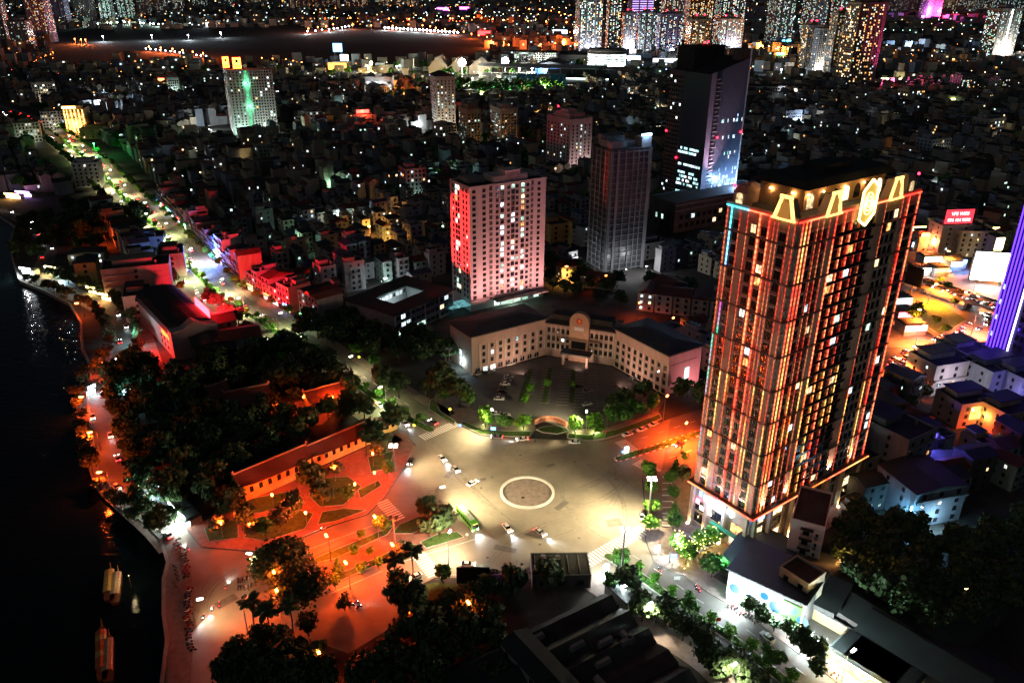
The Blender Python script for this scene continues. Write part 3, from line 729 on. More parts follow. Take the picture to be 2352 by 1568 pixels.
script_sign(TOW, (-.2, 19.2, 11.2), -math.pi/2, 1.2, 2.4, SGB, 1); script_sign(TOW, (-.2, 20.0, 8.2), -math.pi/2, 1.6, 1.8, SGP, 1)
script_sign(TOW, (3.6, -.2, 12.0), 0, 5.5, 1.7, SGB, 3); script_sign(TOW, (-.2, 16.5, 6.6), -math.pi/2, 5, 1.6, glow('sign_cream', (1, .85, .6), 4, True), 4)
o = MB(); o.box(0, 0, 0, 10.5, 1.6, .25); o.build('awning', paint('awning_green', (.02, .2, .08), .7), TOW, loc=(-1.7, 2.0, 6.6), rz=math.pi/2)
light(TOW, (-4.5, 12.0, 12.3), (.4, .55, 1), 2500, radius=1)
def tower(name, label, cat, corner, rz, L, D, H, wall, roofm=ROOFDARK, group=None, par=.9):
    t = thing(name, label, cat, corner, rz, group); block(t, L, D, H, wall, roofm, par); return t
def crown(t, x0, y0, x1, y1, z, h, m=CONC, name='roof_room'):
    o = MB(); o.box(x0, y0, z, x1, y1, z+h); r_ = o.build(name, m, t); return r_
def clutter(t, L, D, z, n=4):
    for k in range(n):
        x, y = random.uniform(1.5, L-2.5), random.uniform(1.5, max(1.6, D-2.5)); q = random.random()
        o = MB()
        if q < .45: o.tube((0, 0, .5), (0, 0, 2.0), .7, n=8); o.box(-.6, -.6, 0, .6, .6, .5); o.build('water_tank', STEEL, t, loc=(x, y, z))
        elif q < .8: o.box(-.6, -.4, 0, .6, .4, .9); o.build('air_unit', CONC, t, loc=(x, y, z))
        else: o.box(-1.2, -1, 0, 1.2, 1, 2.3); o.build('roof_hatch', CONC, t, loc=(x, y, z))
PW = paint('pale_render', (.5, .43, .41), .85, 0, .16, .3, 0, 1, .15)
pk = tower('apartment_tower', 'pale twenty-storey apartment tower washed with red light on its left edge, behind the crescent offices', 'tower', (-22, 392.2, 0), R(31.5), 46, 21, 66, PW)
pz = [6.6+k*2.98 for k in range(20)]
def plit(p): return lambda i, j: (random.choices(LITS, [.3, .1, .4, .08, .12])[0] if random.random() < p else GLASS)
windows(pk, 'F', [2.6, 8.4], pz, 1.9, 1.7, frame=FRAME_D, litf=plit(.01))
windows(pk, 'F', [16.2, 23, 28.1, 34.6, 41.6], pz, 1.7, 1.7, frame=FRAME_D, litf=plit(.06))
windows(pk, 'F', [19.2, 25.6, 31.6], pz, 2.1, 2.3, frame=FRAME_D, litf=plit(.5), style='bay')
windows(pk, 'L', [3.0, 6.4, 17.5], pz, 1.5, 1.8, frame=FRAME_D, litf=plit(.07))
window_stuff(pk, 'L', [11.5, 14], pz, 1.8, 2.2, .32, [.3, .1, .4, .05, .15])
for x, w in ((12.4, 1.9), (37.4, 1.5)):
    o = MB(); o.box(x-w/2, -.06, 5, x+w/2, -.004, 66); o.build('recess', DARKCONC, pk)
    for z in pz[::1]:
        o = MB(); o.box(x-w/2, -.3, z-.5, x+w/2, -.07, z+.4); o.build('balcony', PW, pk)
for x0, x1, y in ((14.0, 36.4, .55), (38.3, 46.1, .3), (-.05, 11.3, .3)):
    for z in (5.2, 66):
        o = MB(); o.box(x0, -y-.3, z, x1, -.01, z+.9); o.build('cornice', PW, pk)
crown(pk, 15, 1, 35, 12, 66.9, 3.2, PW); crown(pk, 21, .2, 30, 8, 70.1, 2.6, PW); crown(pk, 3, 6, 13, 18, 66.9, 1.8, CONC); crown(pk, 38, 4, 45, 16, 66.9, 1.5, CONC)
o = MB(); o.box(13.5, -5, 4.2, 46, 0, 4.7); o.build('entrance_canopy', CONC, pk)
windows(pk, 'F', [16, 20.5, 25, 29.5, 34, 41], [.6], 3.6, 3.2, frame=FRAME_L, litf=lambda i, j: LITS[2])
for x_ in (6, 24, 42):
    o = MB(); o.box(-.4, -.3, 0, .4, .3, .6); f_ = o.build('added_fill_flood', BLACKM, pk, loc=(x_, -16, 0)); light(f_, (0, 0, 1.2), (1, .42, .4), 20000, 'SPOT', .4, R(110), .9, (0, .55, 1))  # floods added to give the front its pink wash
light(pk, (25, -4.5, 3.6), (.65, 1, .8), 1500, radius=1)
o = MB(); o.box(0, 0, 3.6, 14, 9, 3.9); o.build('glass_canopy', lit('canopy_pane', (.3, .9, .95), .35), pk, loc=(-12, 0, 0))
GW = paint('office_stone', (.4, .3, .255), .85, 0, .14, .4, 0, 1, .2)
GPIL = paint('office_pilaster', (.5, .42, .37), .85, 0, .12, .4)
GROOF = ribbed('office_roof', (.075, .075, .078), .6, .2, 1.2, 'X')
go = thing('office_building', 'crescent shaped government office with an arched centre gable round a car park', 'office building', at(1330, 800))
G0 = go.location.copy()
def facade(t, base, A, Bq, xs, zs, w, h, frame=FRAME_D, p=.03, pal=None, style='cross', pil=None, off=.02):
    A = V2(A); Bq = V2(Bq); e = (Bq-A).normalized(); n = Vector((e.y, -e.x)); a = math.atan2(e.y, e.x)
    for x in xs:
        for z in zs:
            q = A+e*x+n*off; obj('window', winmesh(w, h, pick_pane(p, pal), frame, style), t, (q.x-base.x, q.y-base.y, z), a)
    if pil:
        x_, pw, z0, z1, m = pil
        o = MB(); o.box(-pw/2, -.3, z0, pw/2, -.01, z1); me = o.mesh('pilaster', m)
        for x in x_:
            q = A+e*x; obj('pilaster', me, t, (q.x-base.x, q.y-base.y, 0), a)
def wing(t, base, A, Bq, depth, H, wall, roofm, over=1.0, rise=1.6, rname='roof', wname='wall'):
    """a wing whose front runs A to B; depth goes away from the camera side (left of A to B)"""
    A = V2(A); Bq = V2(Bq); e = (Bq-A); L = e.length; a = math.atan2(e.y, e.x)
    o = MB(); o.box(0, 0, 0, L, depth, H); o.build(wname, wall, t, loc=(A.x-base.x, A.y-base.y, 0), rz=a)
    o = MB(); o.box(-over, -over, H+.004, L+over, depth+over, H+.55); o.frust(-over+.05, -over+.05, H+.56, L+over-.05, depth+over-.05, H+.55+rise, depth*.42+over)
    return o.build(rname, [roofm], t, loc=(A.x-base.x, A.y-base.y, 0), rz=a)
gA, gB, gC, gD, gE = at(1084, 862), at(1252, 815), at(1408, 840), at(1528, 908), at(1610, 862)
dW = V2(gB)-V2(gA); nW = Vector((-dW.y, dW.x)).normalized()
wing(go, G0, gA, gB, 19, 18.6, GW, GROOF)
LW = dW.length; n = 8
facade(go, G0, gA, gB, [6.2+(LW-9)*k/7 for k in range(8)], [4.6, 8.0, 11.3], 1.5, 2.0, p=.05, pal=[.5, 0, 0, 0, .5], pil=([4.1+(LW-9)*k/7 for k in range(9)], .7, 3.6, 14.2, GPIL))
facade(go, G0, gA, gB, [3+LW*k/10 for k in range(9)], [.4], 2.6, 2.4, FRAME_L, .3, [.8, 0, .1, 0, .1], 'cross')
dE = V2(gD)-V2(gC); LE = dE.length
wing(go, G0, gC, gD, 19.5, 18.6, GW, GROOF)
facade(go, G0, gC, gD, [2.5+(LE-4)*k/8 for k in range(9)], [4.6, 8.0, 11.3], 1.5, 2.0, p=.0, pil=([.8+(LE-4)*k/8 for k in range(10)], .7, 3.6, 14.2, GPIL))
facade(go, G0, gC, gD, [2.5+(LE-4)*k/8 for k in range(9)], [.6], 2.2, 2.2, p=.0)
eE = dE.normalized(); gD2 = V2(gD)+Vector((-eE.y, eE.x))*19.5
facade(go, G0, gD, gD2, [11.5], [1.0], 3.0, 9.5, FRAME_D, 1.0, [1, 0, 0, 0, 0], 'bay')
o = MB(); o.box(0, 0, 0, 17, .25, .5); od = V2(gD); ea = math.atan2((gD2-od).y, (gD2-od).x); o.build('string_course', DARKCONC, go, loc=(od.x-G0.x, od.y-G0.y, 13.4), rz=ea)
gA2 = V2(gA)+nW*19
facade(go, G0, gA2, gA, [9.5], [.8], 2.6, 8.5, FRAME_D, 1.0, [1, 0, 0, 0, 0], 'bay')
wing(go, G0, gB, gC, 14, 16.4, GW, GROOF, .5, 2.2)
dM = V2(gC)-V2(gB); LM = dM.length; eM = dM.normalized(); aM = math.atan2(eM.y, eM.x)
xs = [x for x in [1.6+(LM-3.2)*k/13 for k in range(14)] if abs(x-LM/2) > 4.6]
facade(go, G0, gB, gC, xs, [4.4, 8.2, 12.2], 1.35, 2.3, p=.02, pil=([x+1.1 for x in xs], .55, 3.4, 15.8, GPIL))
Mo = V2(gB)+eM*(LM/2)
gt = MB(); pts = [(-4.6, 0), (4.6, 0), (4.6, 19.5)]+[(4.6*math.cos(R(a)), 19.5+4.6*math.sin(R(a))) for a in range(15, 180, 15)]+[(-4.6, 19.5)]
k0 = len(gt.v); nn = len(pts)
for y in (-1.6, 1.2): gt.v += [(x, y, z) for x, z in pts]
gt.f.append(tuple(range(nn))); gt.f.append(tuple(range(2*nn-1, nn-1, -1))); gt.i += [0, 0]
for i in range(nn): j = (i+1) % nn; gt.f.append((j, i, nn+i, nn+j)); gt.i.append(0)
gb = gt.build('centre_gable', paint('gable_stone', (.4, .26, .18), .85, 0, .2, .5), go, loc=(Mo.x-G0.x, Mo.y-G0.y, 0), rz=aM)
EMR = paint('emblem_red', (.5, .05, .04), .5, 0, .2, 1); EMY = paint('emblem_gold', (.6, .4, .1), .4, .4, .2, 1)
o = MB(); o.ngon([(1.5*math.cos(R(a)), -1.75, 20.2+1.5*math.sin(R(a))) for a in range(0, 360, 30)], 0)
for k in range(5):
    a, c, d = R(90+72*k), R(90+72*k+36), R(90+72*k-36)
    o.ngon([(0, -1.8, 20.2), (.42*math.cos(d), -1.8, 20.2+.42*math.sin(d)), (1.05*math.cos(a), -1.8, 20.2+1.05*math.sin(a)), (.42*math.cos(c), -1.8, 20.2+.42*math.sin(c))], 1)
o.build('state_emblem', [EMR, EMY], gb)
o = MB(); o.box(-2.2, -1.75, 15.6, 2.2, -1.62, 17.4); o.build('name_plate', WHITE, gb)
o = MB(); o.box(-7, -7.5, 5.4, 7, -1.7, 6.1); o.build('porch_roof', DARKCONC, gb)
for x in (-5.6, 5.6):
    o = MB(); o.box(x-.5, -7, 0, x+.5, -6, 5.38); o.build('porch_column', GW, gb)
o = MB(); o.box(-9.5, -2.2, 10.6, 9.5, -1.62, 11.1); o.build('balcony', GW, gb)
o = MB(); o.quad((-3.4, -1.66, 6.4), (3.4, -1.66, 6.4), (3.4, -1.66, 10.2), (-3.4, -1.66, 10.2)); o.build('glass_front', GLASS, gb)
o = MB(); o.box(2, 2.5, 16.9, LM-2, 9, 20.4); o.build('attic_storey', ROOFDARK, go, loc=(gB.x-G0.x, gB.y-G0.y, 0), rz=aM)
for q_, am_, c_, w_ in ((gA.lerp(gB, .5), (-.5, .8, .7), (1, .58, .42), 3400), (gB.lerp(gC, .5), (.1, 1, .7), (1, .6, .45), 2400), (gC.lerp(gD, .5), (.8, .5, .7), (1, .55, .42), 3000), (gD.lerp(gE, .5), (-.6, .8, .9), (1, .3, .38), 5000)):
    d_ = Vector((am_[0], am_[1], 0)).normalized()*13; o = MB(); o.box(-.3, -.25, 0, .3, .25, .5); f_ = o.build('added_fill_flood', BLACKM, go, loc=(q_.x-G0.x-d_.x, q_.y-G0.y-d_.y, .05)); light(f_, (0, 0, 1.0), c_, w_, 'SPOT', .3, R(140), 1, am_)  # floods added to warm and brighten the office walls
light(go, (gA.x-G0.x-5, gA.y-G0.y+6, 4), (.7, .95, 1), 900);
FRM = paint('bare_frame', (.17, .175, .18), .85, 0, .3, .3, .2, 2, .2)
dk = thing('unfinished_tower', 'dark unfinished tower with an exposed grid of concrete beams beside the pale apartment tower', 'tower', (55.2, 455.5, 0), R(25))
o = MB(); o.box(.5, .5, 0, 27.5, 20.5, 73); o.build('core_wall', glass('dusty_glass', (.035, .037, .04), .35), dk)
for k in range(21):
    z = 1+k*3.52
    o = MB(); o.box(0, 0, z, 28, .48, z+.42); o.build('beam', FRM, dk)
    o = MB(); o.box(0, .5, z, .48, 21, z+.42); o.build('beam', FRM, dk)
for x, w in ((0, .9), (1.2, .5), (4.5, 1.6), (10, .6), (15, .6), (18.6, .6), (22, .6), (25.5, 2.4)):
    o = MB(); o.box(x, -.28, 0, x+w, -.004, 73); o.build('column', FRM, dk)
for y in (.4, 5, 10, 15, 20):
    o = MB(); o.box(-.28, y, 0, -.004, y+.7, 73); o.build('column', FRM, dk)
o = MB(); o.box(.3, .3, 73, 27.7, 20.7, 73.4); o.build('roof', ROOFDARK, dk)
for q in ((1, 2, 9, 14, 4.2), (10, 6, 20, 19, 3.2), (21, 1, 27.6, 8, 5.8), (3, 10, 15, 20, 6)):
    crown(dk, q[0], q[1], q[2], q[3], 73.4, q[4], FRM)
o = MB(); o.box(0, 0, 0, 6.5, .3, 1.1); sg = o.build('roof_sign', glow('sign_ice', (.4, .7, 1), 9, True), dk, loc=(20.6, .6, 80)); light(dk, (24, -1.2, 80.6), (.4, .65, 1), 1600)
for x in (20.8, 23.8, 26.8):
    o = MB(); o.tube((x, .8, 79.2), (x, .8, 80), .08); o.build('sign_post', STEEL, dk)
for x_, y_ in ((8, -12), (22, -12), (-12, 10)):
    o = MB(); o.tube((0, 0, 0), (0, 0, 5), .1); o.box(-.5, -.3, 5, .5, .3, 5.3); y2 = o.build('added_fill_lamp', [STEEL], dk, loc=(x_, y_, 0)); light(y2, (0, 0, 6), (.85, .85, .9), 2200, radius=.6)  # lamps added to bring out the dark frame
GP = paint('panel_mauve', (.2, .18, .24), .6, .1, .2, .3)
gl = thing('glass_tower', 'tallest dark glass office tower with a column of striped balconies up its front', 'tower', (138, 583, 0), R(33))
CG = glass('curtain_glass', (.06, .085, .12), .3)
o = MB()
H0, H1 = 102, 112
o.hexa([(0, 0, 0), (37, 0, 0), (37, 41, 0), (0, 41, 0), (0, 0, H0), (37, 0, H1), (37, 41, H1), (0, 41, H0)], 0, 1)
o.build('core_wall', [CG, ROOFDARK], gl)
o = MB(); o.hexa([(-.4, -.4, 0), (4.6, -.4, 0), (4.6, -.01, 0), (-.4, -.01, 0), (-.4, -.4, H0+.5), (4.6, -.4, H0+1.8), (4.6, -.01, H0+1.8), (-.4, -.01, H0+.5)]); o.build('corner_pier', GP, gl)
o = MB(); o.box(36.6, -.5, 0, 37.4, -.01, H1+6); o.build('edge_fin', WHITE, gl)
o = MB(); o.box(27, 1, H1-2, 37, 8, H1+6); o.build('plant_screen', DARKCONC, gl)
o = MB(); o.box(3, 22, H0, 33, 39, H1+7); o.build('plant_room', ROOFDARK, gl)
for k in range(34):
    z = 6+k*2.8
    o = MB(); o.box(5.2, -1.0, z, 10.2 if k % 2 == 0 else 8.2, -.01, z+.42); o.build('balcony', paint('balcony_stripe', (.6, .48, .5), .7), gl)
for k in range(22):
    x = 10.8+k*1.2; o = MB(); o.box(x, -.24, 0, x+.14, -.01, H0+x/37*10); o.build('mullion', GP, gl)
b_ = MB()
LB = [lit('office_blue', (.45, .75, 1), 1.5, .5), lit('office_cyan', (.5, .95, 1), 1.1, .5), lit('office_white', (.9, .95, 1), 1.6, .5)]
for k in range(34):
    z = 3+k*2.95
    pr_ = .75 if k < 9 else (.3 if k < 11 else (.28 if k in (14, 18, 22) else .015))
    for j in range(22):
        if random.random() < pr_*(.6+.4*(j/22)): x = 10.95+j*1.2; b_.quad((x, -.03, z), (x+1.02, -.03, z), (x+1.02, -.03, z+2.3), (x, -.03, z+2.3), random.choice((0, 1, 2)))
    if k < 16 and k in (1, 2, 4, 6, 7, 8, 9, 11, 14, 15):
        y = random.uniform(2, 6)
        while y < 25:
            if random.random() < .75: b_.quad((-.03, y+1.6, z), (-.03, y, z), (-.03, y, z+1.7), (-.03, y+1.6, z+1.7), random.choice((1, 1, 2)))
            y += 1.9
b_.build('lit_office', LB, gl, 'stuff')
o = MB(); o.box(-.35, 27, 0, -.01, 41.2, H0+.4); o.build('left_wing', paint('panel_tan', (.15, .125, .12), .7, 0, .25, .3), gl)
window_stuff(gl, 'L', lin(27.5, 41, 6), [4+k*3.2 for k in range(30)], 1.3, 1.6, .05, [.6, .1, .2, 0, .1], off=.4)
for p in ((0, 28, 40), (0, 41, 58), (12, 0, 58), (36, 0, 60), (8, 41, 76)):
    o = MB(); o.ball((0, 0, 0), .7, .7, .7, 6, 4); o.build('warning_light', glow('beacon', (1, .01, .03), 9), gl, loc=(p[0]-.6, p[1]-.6, p[2]))
for p in ((20, 30, H1+8), (30, 36, H1+8)):
    o = MB(); o.tube((0, 0, -1.2), (0, 0, 0), .2); o.ball((0, 0, .6), .7, .7, .7, 6, 4, 1); o.build('warning_light', [STEEL, glow('beacon', (1, .01, .03), 9)], gl, loc=p)
pd = tower('office_podium', 'long low dark podium with pale eaves in front of the glass office tower', 'podium', (112, 540, 0), R(33), 95, 26, 21, DARKCONC)
for z in (15.5, 19.5):
    o = MB(); o.box(-.6, -1.2, z, 95.6, -.01, z+1.0); o.build('eave_band', GP, pd)
windows(pd, 'L', [6, 12, 18], [3, 8], 2, 3.5, .6, FRAME_D, [.2, 0, .8, 0, 0])
windows(pd, 'F', lin(4, 92, 16), [3, 9], 3.2, 3.2, .06, FRAME_D)
light(gl, (7, -9, 24), (1, .6, .72), 60000, 'SPOT', .6, R(60), .9, (0, .22, 1)); light(gl, (27, -12, 24), (.35, .6, 1), 26000, radius=2)  # bodiless lights added to bring up the balconies and glass
def flats(name, label, corner, rz, L, D, H, wall, nF, nL, fh=3.2, w=1.5, h=1.7, p=.18, pL=None, pal=None, asparts=True, frame=FRAME_D, cat='apartment block', z0=3.5, style='cross', crownq=None, group=None):
    t = tower(name, label, cat, corner, rz, L, D, H, wall, group=group)
    zs = [z0+k*fh for k in range(int((H-z0-1)/fh))]
    f = (lambda *a, **k: windows(*a, frame=frame, style=style, **k)) if asparts else (lambda *a, **k: window_stuff(*a, **k))
    if nF: f(t, 'F', lin(.8, L-.8, nF), zs, w, h, p=p, pal=pal)
    if nL: f(t, 'L', lin(.8, D-.8, nL), zs, w, h, p=p if pL is None else pL, pal=pal)
    if crownq:
        for q in crownq: crown(t, *q[:4], H+.2, q[4], wall)
    clutter(t, L, D, H+.15, 5)
    return t
BG = paint('render_rose', (.5, .4, .4), .85, 0, .2, .3, 0, 1, .2); BR = paint('render_tan', (.46, .41, .35), .85, 0, .22, .3, 0, 1, .2); GY = paint('render_grey', (.3, .3, .3), .85, 0, .2, .3, 0, 1, .2)
CRM = paint('render_cream', (.42, .38, .28), .85, 0, .2, .3, 0, 1, .2)
p = at(1311, 277, 50)
bt = flats('apartment_block', 'slab-sided rose grey apartment block standing right behind the dark unfinished tower', (p.x, p.y, 0), R(33), 24, 36, 50, BG, 5, 7, 3.1, p=.14, pL=.12, pal=[.4, .1, .4, .08, .02], crownq=[(3, 6, 20, 28, 4.5), (6, 12, 16, 22, 7)])
o = MB(); o.ball((0, 0, 0), .8, .8, .8, 6, 4); o.build('warning_light', glow('beacon', (1, .01, .03), 9), bt, loc=(8, 30, 58))
p = at(1000, 178, 60)
bn = flats('apartment_block', 'tall brownish apartment block with a hipped dark roof in front of the stadium', (p.x, p.y, 0), R(18), 23, 30, 60, BR, 5, 7, 3.2, p=.3, pL=.16, pal=[.4, .2, .25, .12, .03])
gable(bn, 23, 30, 60.95, 4, ROOFDARK, 1.0, 'y'); windows(bn, 'F', [], [], 1, 1)
p = at(1072, 252, 38); flats('apartment_block', 'olive grey apartment block tucked behind the two lower balconied blocks', (p.x, p.y, 0), R(25), 16, 24, 38, paint('render_olive', (.24, .22, .15), .85, 0, .2, .3), 4, 5, 3.1, p=.18, crownq=[(3, 4, 12, 16, 4)])
p = at(1150, 252, 38); flats('apartment_block', 'tan apartment block with many lit windows next to the orange lit trees', (p.x, p.y, 0), R(22), 19, 32, 38, BR, 5, 7, 3.1, p=.2, pL=.28, pal=[.35, .2, .3, .12, .03], crownq=[(3, 5, 15, 20, 4)])
p = at(838, 176, 31)
wb = flats('office_building', 'small white office block with nearly all windows lit beside the big orange flare lamp', (p.x, p.y, 0), R(2), 40, 24, 30, WHITE, 6, 2, 4.6, 3.6, 2.6, .85, .5, [.8, 0, .1, 0, .1], cat='office building', z0=3, crownq=[(15, 0.5, 24, 6, 5)])
def add_fill_lamps(t, spots):  # lamps added in front of blocks to lift their dim walls
    for x, y, W_, c in spots:
        o = MB(); o.tube((0, 0, 0), (0, 0, 5.2), .1); o.box(-.5, -.3, 5.2, .5, .3, 5.5); y_ = o.build('added_fill_lamp', [STEEL], t, loc=(x, y, 0)); light(y_, (0, 0, 6.2), c, W_, radius=.6)
add_fill_lamps(bt, [(8, -14, 4000, (1, .75, .7)), (-14, 12, 5000, (.8, .9, 1)), (18, -16, 2500, (1, .7, .65))])
add_fill_lamps(bn, [(8, -22, 9000, (1, .85, .65)), (-20, 12, 9000, (.8, .9, .95))]); add_fill_lamps(wb, [(12, -14, 9000, (.9, .95, 1)), (32, -14, 9000, (.9, .95, 1))])
p = at(520, 163, 69)
lb = thing('apartment_block', 'broad pale apartment slab with a green lit stair strip and yellow roof signs', 'apartment block', (p.x, p.y, 0), R(23))
SL = paint('slab_render', (.36, .34, .31), .85, 0, .15, .3, 0, 1, .2)
block(lb, 17, 55, 69, SL); zs = [4+k*3.1 for k in range(21)]
window_stuff(lb, 'L', lin(1, 54, 17), zs, 1.5, 1.6, .2, [.45, .2, .2, .1, .05]); windows(lb, 'F', lin(1, 16, 4), zs, 1.5, 1.6, .12, FRAME_D, [.45, .2, .2, .1, .05])
o = MB(); o.box(17, 3, 0, 22.2, 50, 69); o.build('stair_wall', SL, lb)
GS = lit('stair_green', (.1, 1, .4), 1.1, .25)
o = MB()
for z in zs: o.quad((18.2, 2.96, z), (20.8, 2.96, z), (20.8, 2.96, z+2.1), (18.2, 2.96, z+2.1))
o.build('stair_light', GS, lb, 'stuff'); light(lb, (20, -1, 30), (.2, 1, .5), 2500)
light(lb, (19, -1, 55), (.2, 1, .5), 2500)
o = MB(); o.box(22.2, 0, 0, 48, 22, 69); o.build('east_wall', SL, lb)
window_stuff(lb, 'F', lin(23.5, 47, 8), zs, 1.5, 1.6, .12, [.45, .2, .2, .1, .05])
YS = glow('sign_yellow', (1, .72, .05), 2.6, True); RS_ = paint('sign_dark', (.12, .02, .01), .6)
for k, (x, w, y) in enumerate(((1.5, 6, 16), (12.0, 8, 3))):
    st = MB(); st.box(-w/2-.5, .05, -.5, w/2+.5, .5, 11.3); s_ = st.build('sign_frame', glow('sign_rim', (1, .04, .01), 3, True), lb, loc=(x, y, 71))
    st = MB(); st.box(-w/2, -.06, 0, w/2, .04, 10.8); st.build('sign_face', YS, s_)
    st = MB(); st.ngon([(w*.22*math.cos(R(a)), -.1, 7.4+1.7*math.sin(R(a))) for a in range(0, 360, 30)]); st.box(-w*.3, -.12, 2.2, w*.3, -.07, 3.0); st.box(-w*.34, -.12, .8, w*.34, -.07, 1.6); st.build('sign_mark', RS_, s_)
light(lb, (6, 8, 72.5), (1, .12, .03), 6000, radius=1)
add_fill_lamps(lb, [(36, -22, 9000, (.85, .95, .9)), (-24, 14, 8000, (.85, .9, .95)), (-24, 40, 8000, (.85, .9, .95)), (8, -20, 4000, (.7, 1, .85))]); light(lb, (10, -8, 3), (.5, 1, .8), 6000, radius=1); light(lb, (-8, 24, 3), (.6, .9, 1), 3500, radius=1)
pu = tower('office_tower', 'blue violet tower striped with neon tubes at the very edge of the view', 'tower', (223.5, 288, 0), R(15), 34, 40, 112, paint('violet_panel', (.035, .028, .09), .5, .2, .2, .3))
NV = glow('neon_violet', (.1, .03, 1), 1.6, True); NW = glow('neon_white', (.6, .5, 1), 4, True)
for y in (39.6, 37.8, 36.0, 34.2, 32.4, 30.6, 28.6, 19, 11, 3):
    o = MB(); o.box(-.5, y-.2, 13.2, -.02, y+.2, 111); o.build('neon_tube', NW if y == 28.6 else NV, pu)
for x in (1, 8, 16, 24):
    o = MB(); o.box(x, -.45, 13.2, x+.35, -.02, 111); o.build('neon_tube', NV, pu)
windows(pu, 'L', [23.5, 26, 15, 7], [17+k*4.2 for k in range(22)], 1.7, 2.6, .05, FRAME_D, [.8, .1, .1, 0, 0])
windows(pu, 'L', [38.7], [18, 26, 33, 40], 1.2, 2.4, 1.0, FRAME_D, [.6, 0, .4, 0, 0])
o = MB(); o.box(-3, -3, 9, 37, 43, 13); o.build('podium_canopy', TLEDGE, pu)
WB = glow('warm_bulb', (1, .5, .12), 5, True)
for k in range(14):
    o = MB(); o.box(-.2, -.5, 0, .2, .5, 1.0); o.build('canopy_lamp', WB, pu, loc=(-3.25, 42-k*3.2, 10.5))
for k in range(4):
    o = MB(); o.box(-.5, -.2, 0, .5, .2, 1.0); o.build('canopy_lamp', WB, pu, loc=(-1.5+k*3, 43.25, 10.5))
light(pu, (-6, 40, 9), (1, .4, .1), 9000, radius=1); light(pu, (-7, 24, 9), (1, .45, .15), 5000, radius=1)
light(pu, (-8, 34, 22), (.12, .04, 1), 900, radius=1)
# == LAMPS
HEADS = {}
def head_mat(col, st):
    k = 'lamp_%.2f_%.2f_%.2f_%g' % (*col, st); return glow(k, col, st)
def lamp_head_mesh(kind, col, st):
    k = (kind, col, st)
    if k in HEADS: return HEADS[k]
    o = MB(); m = head_mat(col, st)
    if kind == 'park': o.ball((0, 0, .1), .42, .42, .5, 8, 6)
    elif kind == 'street': o.box(-.8, -.3, -.12, .8, .3, .12); o.ball((0, 0, -.12), .6, .35, .25, 8, 5)
    elif kind == 'mast':
        for x in (-.9, .9):
            for y in (-.6, .6): o.box(x-.5, y-.35, -.2, x+.5, y+.35, .15)
    HEADS[k] = o.mesh('lamp_head', m); return HEADS[k]
POLES = {}
def pole_mesh(kind, h):
    k = (kind, round(h, 1))
    if k in POLES: return POLES[k]
    o = MB()
    if kind == 'park':
        o.tube((0, 0, 0), (0, 0, h-.4), .1, .07); o.tube((0, 0, 0), (0, 0, .6), .2, .14); o.box(-.3, -.3, h+.5, .3, .3, h+.62); o.tube((-.3, 0, h-.45), (.3, 0, h-.45), .06)
    elif kind == 'street':
        o.tube((0, 0, 0), (0, 0, h-.3), .16, .09); o.tube((0, 0, 0), (0, 0, .9), .26, .2); o.tube((0, 0, h-.3), (1.7, 0, h+.05), .07, .06)
    else:
        o.tube((0, 0, 0), (0, 0, h), .42, .2, 10); o.tube((0, 0, 0), (0, 0, 1.2), .65, .5, 10); o.box(-1.5, -.12, h-.1, 1.5, .12, h+.1); o.box(-.12, -1.1, h-.1, .12, 1.1, h+.1)
    POLES[k] = o.mesh('pole', STEEL); return POLES[k]
def lamp(kind, base, h, col, W_, label, rz=0.0, st=14, group=None, spot=None, cat=None, lcol=None, aim=(0, 0, -1)):
    nm = {'park': 'park_lamp', 'street': 'street_lamp', 'mast': 'mast_lamp'}[kind]
    t = thing(nm, label, cat or {'park': 'park lamp', 'street': 'street lamp', 'mast': 'lamp mast'}[kind], (base[0], base[1], .16), rz, group)
    obj('pole', pole_mesh(kind, h), t)
    x = 2.3 if kind == 'street' else 0
    hd = obj('lamp_head', lamp_head_mesh(kind, col, st), t, (x, 0, h))
    if W_:
        lc = lcol or col
        if spot: light(t, (x, 0, h-.7), lc, W_, 'SPOT', .3, spot, 1.0, aim)
        else: light(t, (x, 0, h-.75 if kind != 'park' else h+1.0), lc, W_, 'POINT', .3)
    return t
def lamp_at(kind, u, v, h, *a, **k):
    """from where its head is seen"""
    q = at(u, v, h); return lamp(kind, q, h, *a, **k)
PK = (1.0, .2, .03); PKL = (1.0, .075, .008)
for u, v, w, lab in ((625, 1138, 1500, 'orange park lamp in front of the glowing yellow wall of the long tiled building'),
        (815, 1113, 1300, 'orange park lamp on the red paving inside the plaza corner lawn'),
        (856, 1043, 900, 'orange park lamp below the palms near the far end of the long tiled building'),
        (860, 1087, 800, 'orange park lamp between the palms and the tall white light mast'),
        (768, 1077, 900, 'orange park lamp half hidden in trees along the tiled building front'),
        (702, 1179, 1300, 'orange park lamp on the park pavement beside the upper west road'),
        (507, 1203, 1000, 'orange park lamp at the lake end of the temple park'),
        (574, 1206, 500, 'orange park lamp deep under trees left of the park path'),
        (763, 913, 900, 'red glowing lamp at the temple pavilion by the avenue')):
    lamp_at('park', u, v, 5.2, PK, w*4.5, lab, lcol=PKL, st=16, group='orange lamps in the temple park')
